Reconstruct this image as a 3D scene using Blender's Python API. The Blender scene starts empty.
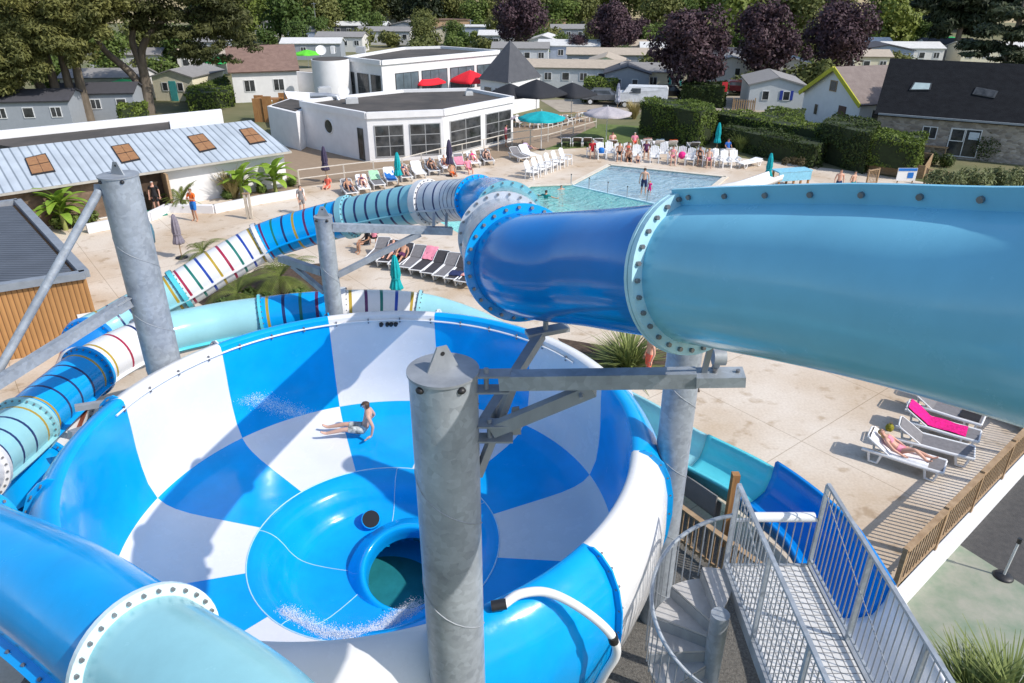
import bpy, math, random
import numpy as np
from mathutils import Vector, Matrix, geometry
R = math.radians
random.seed(7)
rng = np.random.default_rng(7)
scene = bpy.context.scene
col = scene.collection
# ---------------------------------------------------------------- camera numbers (used to survey the place from the photograph)
F, TH, CH = 731.0, R(26.6), 11.6
def ray(u, v):
    a = (u - 512) / F; b = (v - 341.5) / F
    return Vector((a, math.cos(TH) - b * math.sin(TH), -math.sin(TH) - b * math.cos(TH)))
def G(u, v, z=0.0):
    r = ray(u, v); t = (z - CH) / r.z
    return Vector((0, 0, CH)) + r * t
def D(u, v, d):
    return Vector((0, 0, CH)) + ray(u, v) * d
def V(*a): return Vector(a)
# ---------------------------------------------------------------- materials
def lin(c): return tuple(((x / 255) / 12.92 if x <= 10 else ((x / 255 + .055) / 1.055) ** 2.4) for x in c)
MATS = {}
def mat(name, c, rough=.6, metal=0., var=.12, scale=3., bump=0., bscale=20., coat=0., c2=None, trans=0., rnd=0., spec=.5, stretch=None, rvar=0., spangle=False):
    if name in MATS: return MATS[name]
    m = bpy.data.materials.new(name); m.use_nodes = True; MATS[name] = m
    nt = m.node_tree; n = nt.nodes; l = nt.links
    p = n['Principled BSDF']; out = n['Material Output']
    p.inputs['Roughness'].default_value = rough; p.inputs['Metallic'].default_value = metal
    p.inputs['Coat Weight'].default_value = coat; p.inputs['Coat Roughness'].default_value = .04
    p.inputs['Specular IOR Level'].default_value = spec
    tc = n.new('ShaderNodeTexCoord'); src = tc.outputs['Object']
    if stretch:
        mp = n.new('ShaderNodeMapping'); mp.inputs['Scale'].default_value = stretch; l.new(src, mp.inputs[0]); src = mp.outputs[0]
    nz = n.new('ShaderNodeTexNoise'); nz.inputs['Scale'].default_value = scale; nz.inputs['Detail'].default_value = 6
    nz.inputs['Roughness'].default_value = .62
    l.new(src, nz.inputs['Vector'])
    rp = n.new('ShaderNodeValToRGB'); l.new(nz.outputs['Fac'], rp.inputs[0])
    if c2 is None:
        a = [max(0, x * (1 - var)) for x in c]; b = [min(1, x * (1 + var)) for x in c]
    else: a, b = c2, c
    rp.color_ramp.elements[0].position = .32; rp.color_ramp.elements[1].position = .68
    rp.color_ramp.elements[0].color = (*a, 1); rp.color_ramp.elements[1].color = (*b, 1)
    colr = rp.outputs[0]
    if rnd:
        oi = n.new('ShaderNodeObjectInfo'); hs = n.new('ShaderNodeHueSaturation')
        mr = n.new('ShaderNodeMapRange'); l.new(oi.outputs['Random'], mr.inputs[0]); mr.inputs[3].default_value = 1 - rnd; mr.inputs[4].default_value = 1 + rnd
        l.new(mr.outputs[0], hs.inputs['Value'])
        mr2 = n.new('ShaderNodeMapRange'); l.new(oi.outputs['Random'], mr2.inputs[0]); mr2.inputs[3].default_value = .5 + rnd * .06; mr2.inputs[4].default_value = .5 - rnd * .06
        l.new(mr2.outputs[0], hs.inputs['Hue']); l.new(colr, hs.inputs['Color']); colr = hs.outputs[0]
    l.new(colr, p.inputs['Base Color'])
    if bump:
        b2 = n.new('ShaderNodeTexNoise'); b2.inputs['Scale'].default_value = bscale; b2.inputs['Detail'].default_value = 4
        l.new(src, b2.inputs['Vector'])
        bp = n.new('ShaderNodeBump'); bp.inputs['Strength'].default_value = bump; bp.inputs['Distance'].default_value = .05
        l.new(b2.outputs['Fac'], bp.inputs['Height']); l.new(bp.outputs[0], p.inputs['Normal'])
    if rvar:
        z = n.new('ShaderNodeTexNoise'); z.inputs['Scale'].default_value = 2.3; z.inputs['Detail'].default_value = 8; z.inputs['Roughness'].default_value = .7; l.new(src, z.inputs['Vector'])
        mrr = n.new('ShaderNodeMapRange'); l.new(z.outputs['Fac'], mrr.inputs[0]); mrr.inputs[1].default_value = .35; mrr.inputs[2].default_value = .7; mrr.inputs[3].default_value = rough * .6; mrr.inputs[4].default_value = rough + rvar; l.new(mrr.outputs[0], p.inputs['Roughness'])
    if spangle:
        vo = n.new('ShaderNodeTexVoronoi'); vo.inputs['Scale'].default_value = 14; l.new(src, vo.inputs['Vector'])
        bw = n.new('ShaderNodeRGBToBW'); l.new(vo.outputs['Color'], bw.inputs[0])
        ms = n.new('ShaderNodeMapRange'); l.new(bw.outputs[0], ms.inputs[0]); ms.inputs[3].default_value = .82; ms.inputs[4].default_value = 1.12
        vm = n.new('ShaderNodeVectorMath'); vm.operation = 'SCALE'; l.new(colr, vm.inputs[0]); l.new(ms.outputs[0], vm.inputs['Scale']); l.new(vm.outputs[0], p.inputs['Base Color'])
    if trans:
        tr = n.new('ShaderNodeBsdfTranslucent'); l.new(colr, tr.inputs[0])
        mx = n.new('ShaderNodeMixShader'); mx.inputs[0].default_value = trans
        l.new(p.outputs[0], mx.inputs[1]); l.new(tr.outputs[0], mx.inputs[2]); l.new(mx.outputs[0], out.inputs[0])
    return m
def grp_fiber(name, c, rough=.12, var=.07, trans=0., spec=.32):      # glossy gel-coated fibreglass
    return mat(name, c, rough=rough, var=var, scale=1.3, coat=.08, bump=.035, bscale=5., trans=trans, rvar=.18, spec=spec)
BLUE = grp_fiber('blue_fibreglass', (.003, .345, .79), var=.08)
DBLUE = grp_fiber('deep_and_shaded_blue_fibreglass', (.002, .20, .60), rough=.08)  # deeper copy of the blue: the tube section's shade is put into its colour
CYAN = grp_fiber('sky_blue_fibreglass', (.205, .56, .745), rough=.16)
WHITE = grp_fiber('white_fibreglass', (.72, .72, .725), rough=.2, var=.03)
TEAL = grp_fiber('pale_teal_fibreglass', (.36, .70, .76), rough=.15, trans=.15)
TRANSW = grp_fiber('milky_white_fibreglass', (.66, .71, .78), rough=.15, trans=.2)
TRANST = grp_fiber('milky_teal_fibreglass', (.28, .62, .72), rough=.15, trans=.2)
AQUA = grp_fiber('aqua_fibreglass', (.10, .55, .64), rough=.15)
S_NAVY = mat('navy_stripe', (.012, .03, .13), .3); S_RED = mat('red_stripe', (.34, .02, .06), .3)
S_GREEN = mat('green_stripe', (.01, .16, .13), .3); S_GOLD = mat('gold_stripe', (.42, .29, .03), .3)
S_PLUM = mat('plum_stripe', (.10, .02, .10), .3); S_ROYAL = mat('royal_stripe', (.01, .05, .33), .3)
GALV = mat('galvanised_steel', (.42, .46, .50), .42, .2, c2=(.29, .32, .355), scale=2.2, bump=.06, bscale=30, spangle=True)
GALVD = mat('dull_galvanised_steel', (.38, .405, .435), .5, .2, c2=(.25, .27, .295), scale=3., bump=.05, bscale=25, stretch=(1, 1, .35))
BOLT = mat('bolt_steel', (.22, .22, .23), .4, .5)
BLACK = mat('black_plastic', (.02, .02, .022), .45)
WPLAS = mat('white_plastic', (.78, .78, .78), .4, var=.03)
SEAM = mat('pale_seam_sealant', (.45, .70, .85), .4)
GLASS = mat('dark_window_glass', (.085, .09, .095), .06, c2=(.015, .018, .02), scale=1.4)
GLASSB = mat('bluish_window_glass', (.13, .17, .20), .1, var=.4, scale=.6)
RENDER = mat('white_render', (.76, .76, .77), .85, var=.05, scale=1.5)
WOOD = mat('warm_wood', (.42, .22, .08), .65, c2=(.27, .12, .04), scale=4, stretch=(6, 6, .5))
WOODL = mat('weathered_wood', (.42, .29, .17), .75, c2=(.27, .17, .09), scale=5, stretch=(1, 1, 3))
TRUNK = mat('bark', (.20, .165, .13), .95, c2=(.10, .08, .06), scale=3, bump=.6, bscale=8, stretch=(1, 1, .25))
# ---------------------------------------------------------------- mesh builder
OFF = {}
class MB:
    def __init__(s): s.v = []; s.f = []; s.m = []; s.s = []; s.mi = 0; s.sm = False
    def add(s, vs, fs):
        o = len(s.v); s.v.extend([tuple(p) for p in vs])
        for f in fs: s.f.append(tuple(i + o for i in f)); s.m.append(s.mi); s.s.append(s.sm)
    def box(s, c, d, rz=0., tilt=None):
        hx, hy, hz = d[0] / 2, d[1] / 2, d[2] / 2
        M = Matrix.Rotation(rz, 3, 'Z')
        if tilt: M = M @ tilt
        c = Vector(c)
        vs = [c + M @ Vector((x * hx, y * hy, z * hz)) for z in (-1, 1) for x, y in ((-1, -1), (1, -1), (1, 1), (-1, 1))]
        s.add(vs, [(0, 3, 2, 1), (4, 5, 6, 7), (0, 1, 5, 4), (1, 2, 6, 5), (2, 3, 7, 6), (3, 0, 4, 7)])
    def beam(s, p, q, w, h, up=(0, 0, 1)):
        p = Vector(p); q = Vector(q); t = (q - p).normalized(); a = t.cross(Vector(up))
        if a.length < 1e-4: a = t.cross(Vector((1, 0, 0)))
        a.normalize(); b = a.cross(t)
        vs = [e + a * (x * w / 2) + b * (y * h / 2) for e in (p, q) for x, y in ((-1, -1), (1, -1), (1, 1), (-1, 1))]
        s.add(vs, [(0, 1, 2, 3), (7, 6, 5, 4), (0, 4, 5, 1), (1, 5, 6, 2), (2, 6, 7, 3), (3, 7, 4, 0)])
    def tube(s, pts, r, n=8, caps=True):
        pts = [Vector(p) for p in pts]; rs = r if isinstance(r, (list, tuple)) else [r] * len(pts)
        vs = []; fs = []; prev = None; old = s.sm
        for i, p in enumerate(pts):
            t = (pts[min(i + 1, len(pts) - 1)] - pts[max(i - 1, 0)]).normalized()
            if prev is None:
                a = t.cross(Vector((0, 0, 1)))
                if a.length < .05: a = t.cross(Vector((1, 0, 0)))
            else: a = prev - t * prev.dot(t)
            a.normalize(); prev = a; b = t.cross(a)
            for k in range(n):
                w = 2 * math.pi * k / n
                vs.append(p + (a * math.cos(w) + b * math.sin(w)) * rs[i])
        for i in range(len(pts) - 1):
            for k in range(n): fs.append((i * n + k, i * n + (k + 1) % n, (i + 1) * n + (k + 1) % n, (i + 1) * n + k))
        s.sm = True; s.add(vs, fs); s.sm = False
        if caps: s.add(vs[:n], [tuple(range(n))[::-1]]); s.add(vs[-n:], [tuple(range(n))])
        s.sm = old
    def cyl(s, p, q, r0, r1=None, n=16): s.tube([p, q], [r0, r1 if r1 is not None else r0], n)
    def lathe(s, prof, c=(0, 0, 0), n=24, a0=0., a1=None, seg_m=None, wob=None):
        c = Vector(c); full = a1 is None; k = n if full else n + 1; tot = 2 * math.pi if full else a1 - a0
        vs = []
        for (r, z) in prof:
            for i in range(k):
                w = a0 + tot * i / n; rr = r * (1 + (wob(i, z) if wob else 0))
                vs.append(c + Vector((rr * math.cos(w), rr * math.sin(w), z)))
        fs = []
        for j in range(len(prof) - 1):
            for i in range(n):
                i2 = (i + 1) % k
                fs.append((j * k + i, j * k + i2, (j + 1) * k + i2, (j + 1) * k + i))
        s.add(vs, fs)
    def ell(s, c, r, n=10, m=7):
        c = Vector(c); prof = []; vs = []; fs = []
        for j in range(m + 1):
            a = math.pi * j / m
            for i in range(n):
                w = 2 * math.pi * i / n
                vs.append(c + Vector((r[0] * math.sin(a) * math.cos(w), r[1] * math.sin(a) * math.sin(w), -r[2] * math.cos(a))))
        for j in range(m):
            for i in range(n): fs.append((j * n + i, j * n + (i + 1) % n, (j + 1) * n + (i + 1) % n, (j + 1) * n + i))
        old = s.sm; s.sm = True; s.add(vs, fs); s.sm = old
    def prism(s, poly, z0, z1):
        n = len(poly); A = sum(poly[i][0] * poly[(i + 1) % n][1] - poly[(i + 1) % n][0] * poly[i][1] for i in range(n))
        if A < 0: poly = poly[::-1]
        s.add([(p[0], p[1], z0) for p in poly] + [(p[0], p[1], z1) for p in poly],
              [tuple(range(n))[::-1], tuple(range(n, 2 * n))] + [(i, (i + 1) % n, n + (i + 1) % n, n + i) for i in range(n)])
    def quad(s, *p): s.add(p, [tuple(range(len(p)))])
    def slab(s, a, b, c, d, t):                                  # a quad given thickness t along its normal
        a, b, c, d = map(Vector, (a, b, c, d)); n = (b - a).cross(d - a).normalized() * t
        s.add([a, b, c, d, a + n, b + n, c + n, d + n], [(3, 2, 1, 0), (4, 5, 6, 7), (0, 1, 5, 4), (1, 2, 6, 5), (2, 3, 7, 6), (3, 0, 4, 7)])
    def mesh(s, name, mats, off=None):
        me = bpy.data.meshes.new(name); vs = s.v
        if off:
            M = Matrix.Rotation(-off[1], 3, 'Z'); vs = [tuple(M @ (Vector(p) - off[0])) for p in vs]
        me.from_pydata(vs, [], s.f)
        for m in (mats if isinstance(mats, (list, tuple)) else [mats]): me.materials.append(m)
        me.polygons.foreach_set('material_index', s.m); me.polygons.foreach_set('use_smooth', s.s); me.update()
        return me
    def build(s, name, mats, parent=None, loc=None, world=False):
        """parent given: vertices are in the parent's frame of building; loc given: vertices are world, object origin put there"""
        if parent is not None:
            off = OFF.get(parent.name); o = bpy.data.objects.new(name, s.mesh(name, mats, off)); o.parent = parent; OFF[o.name] = off
        else:
            off = (Vector(loc), 0.) if loc is not None else None
            o = bpy.data.objects.new(name, s.mesh(name, mats, off))
            if loc is not None: o.location = loc; OFF[o.name] = off
        col.objects.link(o); return o
def tag(o, label=None, cat=None, group=None, kind=None):
    if label: o['label'] = label
    if cat: o['category'] = cat
    if group: o['group'] = group
    if kind: o['kind'] = kind
    return o
def thing(name, label, cat, loc=(0, 0, 0), rz=0., group=None, world=False):
    o = bpy.data.objects.new(name, None); col.objects.link(o); o.location = loc; o.rotation_euler = (0, 0, rz); o.empty_display_size = .2
    if world: OFF[o.name] = (Vector(loc), rz)
    return tag(o, label, cat, group)
KIDS = {}
def dup(o, parent=None):
    c = o.copy(); col.objects.link(c)
    if parent is not None:
        mi = o.matrix_parent_inverse.copy(); c.parent = parent; c.matrix_parent_inverse = mi
    for ch in list(o.children): dup(ch, c)
    return c
USED = set()
def place(proto, loc, rz=0., label=None, group=None, sc=None):
    """first use moves the prototype itself, later uses copy it"""
    if proto.name in USED: o = dup(proto)
    else: USED.add(proto.name); o = proto
    o.location = loc; o.rotation_euler = (0, 0, rz)
    if sc is not None: o.scale = (sc, sc, sc) if isinstance(sc, (int, float)) else sc
    if label: o['label'] = label
    if group: o['group'] = group
    return o
def struct(mb, name, m, loc=(0, 0, 0)):
    return tag(mb.build(name, m, None, loc), kind='structure')
# ---------------------------------------------------------------- foliage made of many leaf-sized faces
def leaf_mesh(name, clumps, n, size, m, asp=.55, up=.3, shell=.55, droop=0., seed=1):
    r = np.random.default_rng(seed)
    C = np.array([c[0] for c in clumps], float); Rd = np.array([c[1] if not isinstance(c[1], (int, float)) else (c[1],) * 3 for c in clumps], float)
    w = (Rd[:, 0] * Rd[:, 1] * Rd[:, 2]) ** (2 / 3); w /= w.sum()
    k = r.choice(len(clumps), n, p=w)
    d = r.normal(size=(n, 3)); d /= np.linalg.norm(d, axis=1)[:, None]
    rad = shell + (1 - shell) * r.random(n) ** .6; rad *= 1 + .12 * r.normal(size=n)
    P = C[k] + d * Rd[k] * rad[:, None]
    N = d + .9 * r.normal(size=(n, 3)) * .6; N[:, 2] += up; N /= np.linalg.norm(N, axis=1)[:, None]
    T = r.normal(size=(n, 3)); T[:, 2] -= droop; T -= N * (T * N).sum(1)[:, None]; T /= np.linalg.norm(T, axis=1)[:, None]
    B = np.cross(N, T); sz = size * (.6 + .8 * r.random(n))[:, None]
    verts = np.stack([P - T * sz, P + B * sz * asp, P + T * sz, P - B * sz * asp], 1).reshape(-1, 3)
    return quads_mesh(name, verts, m)
def quads_mesh(name, verts, m):
    n = len(verts) // 4
    me = bpy.data.meshes.new(name); me.vertices.add(n * 4); me.vertices.foreach_set('co', np.asarray(verts, np.float32).ravel())
    me.loops.add(n * 4); me.loops.foreach_set('vertex_index', np.arange(n * 4, dtype=np.int32))
    me.polygons.add(n); me.polygons.foreach_set('loop_start', np.arange(0, n * 4, 4, dtype=np.int32))
    me.materials.append(m); me.update(calc_edges=True); return me
def obj(name, me, parent=None, loc=None):
    o = bpy.data.objects.new(name, me); col.objects.link(o)
    if parent is not None: o.parent = parent
    if loc is not None: o.location = loc
    return o
def leafmat(name, c, c2, rnd=.2, scale=1.2, trans=.22):
    return mat(name, c, .6, c2=c2, scale=scale, trans=trans, rnd=rnd, spec=.25)
L_OLIVE = leafmat('olive_foliage', (.20, .215, .065), (.085, .10, .03))
L_GREEN = leafmat('green_foliage', (.15, .215, .05), (.06, .095, .024))
L_LIME = leafmat('bright_green_foliage', (.21, .26, .05), (.10, .135, .03))
L_DARK = leafmat('dark_conifer_foliage', (.046, .062, .026), (.017, .025, .013), trans=.1)
L_PLUM = leafmat('purple_foliage', (.115, .066, .078), (.035, .022, .028), trans=.12, rnd=.1)
L_PINE = leafmat('cypress_foliage', (.225, .225, .07), (.08, .092, .03), scale=.45, rnd=.1)
L_PINEB = leafmat('brownish_cypress_foliage', (.15, .105, .05), (.06, .05, .022), scale=.6)
L_HEDGE = leafmat('hedge_foliage', (.19, .25, .045), (.08, .12, .024), rnd=.12, scale=2.)
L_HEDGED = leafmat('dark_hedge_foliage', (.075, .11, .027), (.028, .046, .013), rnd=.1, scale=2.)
L_PALM = leafmat('palm_frond', (.20, .24, .055), (.09, .12, .03), rnd=.1, scale=4)
L_BANANA = leafmat('banana_leaf', (.30, .44, .06), (.17, .29, .035), rnd=.1, scale=3)
L_DRY = leafmat('dry_grass_plume', (.50, .42, .20), (.32, .25, .10), rnd=.05, scale=4)
L_YUCCA = leafmat('yucca_leaf', (.28, .33, .11), (.14, .18, .055), rnd=.05, scale=4)
# ================================================================ world, camera, sun
w = bpy.data.worlds.new('World'); scene.world = w; w.use_nodes = True
nt = w.node_tree; bg = nt.nodes['Background']; sky = nt.nodes.new('ShaderNodeTexSky')
SUN_EL, SUN_AZ = R(43), R(115)
sky.sky_type = 'NISHITA'; sky.sun_disc = False; sky.sun_elevation = SUN_EL; sky.sun_rotation = SUN_AZ; sky.air_density = 1.; sky.dust_density = 1.0
nt.links.new(sky.outputs[0], bg.inputs[0]); bg.inputs[1].default_value = .15
sl = bpy.data.lights.new('sun', 'SUN'); sl.energy = 3.3; sl.angle = R(.5); sl.color = (1., .94, .86)
so = bpy.data.objects.new('sun', sl); col.objects.link(so)
sv = V(math.sin(SUN_AZ) * math.cos(SUN_EL), math.cos(SUN_AZ) * math.cos(SUN_EL), math.sin(SUN_EL))
so.rotation_euler = sv.to_track_quat('Z', 'Y').to_euler(); so.location = sv * 60
cd = bpy.data.cameras.new('camera'); cam = bpy.data.objects.new('camera', cd); col.objects.link(cam)
cam.location = (0, 0, CH); cam.rotation_euler = (math.pi / 2 - TH, 0, 0); cd.lens = F / 1024 * 36; cd.sensor_width = 36; cd.clip_end = 3000; cd.clip_start = .05
scene.camera = cam
vs_ = scene.view_settings; vs_.view_transform = 'Standard'; vs_.look = 'None'; vs_.exposure = 0.34; vs_.gamma = 1; vs_.use_curve_mapping = False
scene.render.engine = 'CYCLES'
try:
    scene.cycles.max_bounces = 7; scene.cycles.transparent_max_bounces = 8; scene.cycles.caustics_reflective = False; scene.cycles.caustics_refractive = False
except Exception: pass

# ================================================================ ground, deck, pools
def xy(p): return (p.x, p.y)
POOL = [xy(G(*p)) for p in ((438, 221), (468, 214), (529, 186.5), (571, 185.2), (667, 208), (780, 236), (760, 290), (560, 268), (470, 240))]
WADE = [xy(G(*p)) for p in ((571, 184.8), (609, 165), (726, 177), (700, 198), (690, 211), (668, 206.5))]
def inset_fill(outer, holes, z, name, m, loc=(0, 0, 0), kind='structure'):
    polys = [[Vector((x, y, 0)) for x, y in outer]] + [[Vector((x, y, 0)) for x, y in h] for h in holes]
    flat = [p for q in polys for p in q]; tri = geometry.tessellate_polygon(polys)
    b = MB()
    fs = []
    for t in tri:
        a, c, d = (flat[i] for i in t)
        fs.append(t if (c - a).cross(d - a).z > 0 else t[::-1])
    b.add([(p.x, p.y, z) for p in flat], fs)
    return tag(b.build(name, m, None, loc), kind=kind)
# union hole for both pools (they meet along the low divider)
HOLE = [POOL[0], POOL[1], POOL[2], WADE[0], WADE[1], WADE[2], WADE[3], WADE[4], WADE[5], POOL[4], POOL[5], POOL[6], POOL[7], POOL[8]]
def ground_mat():
    m = mat('dry_grass_ground', (.23, .20, .11), .95, c2=(.095, .115, .04), scale=.12, bump=.3, bscale=3)
    return m
GM = ground_mat()
b = MB()
# inner ring of the sheet (flat, with the pool hole), then a far sheet rising into low hills
def far_ground():
    xs = np.linspace(-700, 700, 71); ys = np.linspace(-30, 900, 94)
    return xs, ys
def hz(x, y):
    t = max(0., y - 205.)
    h = .085 * t * min(1., t / 80.) + 2.0 * math.sin(x * .012 + 1) * min(1, t / 120)
    return h
flatg = inset_fill([(-160, -30), (160, -30), (160, 120), (-160, 120)], [HOLE], 0., 'ground', GM)
bb = MB(); bb.sm = True
xs = [-900, -600, -400, -300, -220, -160] + list(range(-140, 141, 20)) + [160, 220, 300, 400, 600, 900]
ys = [120, 140, 160, 180, 200, 215, 230, 250, 275, 300, 340, 380, 430, 500, 600, 750, 1000]
g_v = [(x, y, hz(x, y)) for y in ys for x in xs]; nx = len(xs)
bb.add(g_v, [(j * nx + i, j * nx + i + 1, (j + 1) * nx + i + 1, (j + 1) * nx + i) for j in range(len(ys) - 1) for i in range(nx - 1)])
ys2 = [-30, 120]
for side in (-1, 1):
    x0, x1 = (160, 900) if side > 0 else (-900, -160)
    bb.add([(x0, -30, 0), (x1, -30, 0), (x1, 120, 0), (x0, 120, 0)], [(0, 1, 2, 3)])
FIELD = mat('dry_field', (.46, .36, .21), .95, c2=(.30, .26, .12), scale=.02)
# join the far sheet into the ground object so the ground stays one sheet
me = flatg.data; bm_v = [tuple(v.co) for v in me.vertices]; bm_f = [tuple(p.vertices) for p in me.polygons]
gb = MB(); gb.add(bm_v, bm_f); gb.mi = 0; gb.sm = True
gb.add(bb.v, []); o_ = len(bm_v)
for f in bb.f:
    cx = sum(bb.v[i][0] for i in f) / len(f); cy = sum(bb.v[i][1] for i in f) / len(f)
    gb.f.append(tuple(i + o_ for i in f)); gb.m.append(1 if cy > 215 else 0); gb.s.append(True)
bpy.data.objects.remove(flatg)
ground = struct(gb, 'ground', [GM, FIELD])

def deck_mat():
    m = bpy.data.materials.new('pale_concrete_deck'); m.use_nodes = True; n = m.node_tree.nodes; l = m.node_tree.links
    p = n['Principled BSDF']; p.inputs['Roughness'].default_value = .8
    tc = n.new('ShaderNodeTexCoord')
    def noise(sc, det, ramp):
        z = n.new('ShaderNodeTexNoise'); z.inputs['Scale'].default_value = sc; z.inputs['Detail'].default_value = det; l.new(tc.outputs['Object'], z.inputs['Vector'])
        r = n.new('ShaderNodeValToRGB'); l.new(z.outputs['Fac'], r.inputs[0])
        for e, (pos, c) in zip(r.color_ramp.elements, ramp): e.position = pos; e.color = (*c, 1)
        return r.outputs[0]
    base = noise(.28, 8, ((.36, (.55, .435, .315)), (.60, (.69, .61, .515))))
    spots = noise(1.7, 4, ((.30, (.74, .68, .60)), (.42, (1, 1, 1))))
    fine = noise(14, 5, ((.25, (.86, .84, .82)), (.65, (1, 1, 1))))
    def mul(a, b_):
        x = n.new('ShaderNodeMix'); x.data_type = 'RGBA'; x.blend_type = 'MULTIPLY'; x.inputs[0].default_value = 1
        l.new(a, x.inputs[6]); l.new(b_, x.inputs[7]); return x.outputs[2]
    br = n.new('ShaderNodeTexBrick'); br.inputs['Scale'].default_value = 1; br.inputs['Brick Width'].default_value = 4.2; br.inputs['Row Height'].default_value = 4.2; br.offset = 0
    br.inputs['Mortar Size'].default_value = .012; br.inputs['Color1'].default_value = br.inputs['Color2'].default_value = (1, 1, 1, 1); br.inputs['Mortar'].default_value = (.62, .58, .52, 1)
    mp = n.new('ShaderNodeMapping'); mp.inputs['Rotation'].default_value = (0, 0, R(-38)); l.new(tc.outputs['Object'], mp.inputs[0]); l.new(mp.outputs[0], br.inputs['Vector'])
    c = mul(mul(mul(base, spots), fine), br.outputs['Color'])
    l.new(c, p.inputs['Base Color'])
    bp = n.new('ShaderNodeBump'); bp.inputs['Strength'].default_value = .15; bp.inputs['Distance'].default_value = .02; l.new(fine, bp.inputs['Height']); l.new(bp.outputs[0], p.inputs['Normal'])
    return m
DECK = deck_mat()
deck_out = [xy(G(*p)) for p in ((-250, 420), (-60, 235), (60, 215), (140, 196), (300, 178), (420, 172), (500, 158), (535, 150), (612, 146), (740, 158), (860, 172), (960, 188), (1060, 230), (1060, 400), (985, 510), (880, 600))]
deck_out += [(5.5, 9.), (3., 6.5), (-14, 6.5)]
inset_fill(deck_out, [HOLE], .004, 'pool_deck', DECK)
TERR = mat('terrace_boards', (.36, .27, .19), .8, c2=(.25, .185, .125), scale=2, stretch=(1, 8, 1))
b = MB(); b.add([tuple(p) for p in (G(236, 205, .008), G(300, 187, .008), G(420, 172.5, .008), G(535, 151, .008), G(600, 132, .008), G(590, 116, .008), G(500, 128, .008), G(300, 140, .008), G(215, 178, .008))], [tuple(range(9))[::-1]])
struct(b, 'terrace_paving', TERR)
b = MB(); b.add([tuple(p) for p in (G(545, 150, .012), G(612, 146, .012), G(645, 139, .012), G(640, 126, .012), G(600, 124, .012))], [(0, 1, 2, 3, 4)])
LAWN = mat('mown_lawn', (.15, .20, .05), .95, c2=(.09, .13, .03), scale=1.5, bump=.5, bscale=25)
struct(b, 'lawn', LAWN)
# road and paths through the mobile homes
ASPH = mat('asphalt', (.085, .082, .08), .9, c2=(.055, .055, .055), scale=8, bump=.3, bscale=60)
GRAV = mat('grey_gravel', (.24, .225, .20), .95, c2=(.10, .095, .085), scale=22, bump=.8, bscale=60)
PATH = mat('pale_gravel_road', (.42, .37, .30), .95, c2=(.30, .26, .21), scale=1.2)
def sheet(name, px, z, m):
    b = MB(); P = [G(u, v, z) for u, v in px]
    A = sum(P[i].x * P[(i + 1) % len(P)].y - P[(i + 1) % len(P)].x * P[i].y for i in range(len(P)))
    b.add(P if A > 0 else P[::-1], [tuple(range(len(P)))]); return struct(b, name, m)
sheet('road', ((560, 112), (760, 112), (900, 100), (890, 93), (640, 98), (540, 100)), .02, PATH)
sheet('gravel_road', ((250, 78), (560, 68), (760, 64), (760, 60), (540, 62), (250, 70)), .02, PATH)
b = MB(); b.add([(-9, 4, .008), (4.9, 4, .008), (4.9, 9.9, .008), (5, 13, .008), (2, 17.2, .008), (-5, 18, .008), (-9, 15, .008)], [tuple(range(7))])
struct(b, 'gravel_bed', GRAV)
GPAINT = mat('worn_green_paint', (.20, .265, .185), .85, c2=(.36, .35, .29), scale=1.6, bump=.1, bscale=40)
sheet('green_court', ((905, 588), (960, 545), (1060, 608), (1150, 700), (1000, 780), (880, 760), (870, 640)), .012, GPAINT)
sheet('asphalt_path', ((960, 545), (1036, 455), (1200, 450), (1200, 640), (1060, 608)), .012, ASPH)
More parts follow.
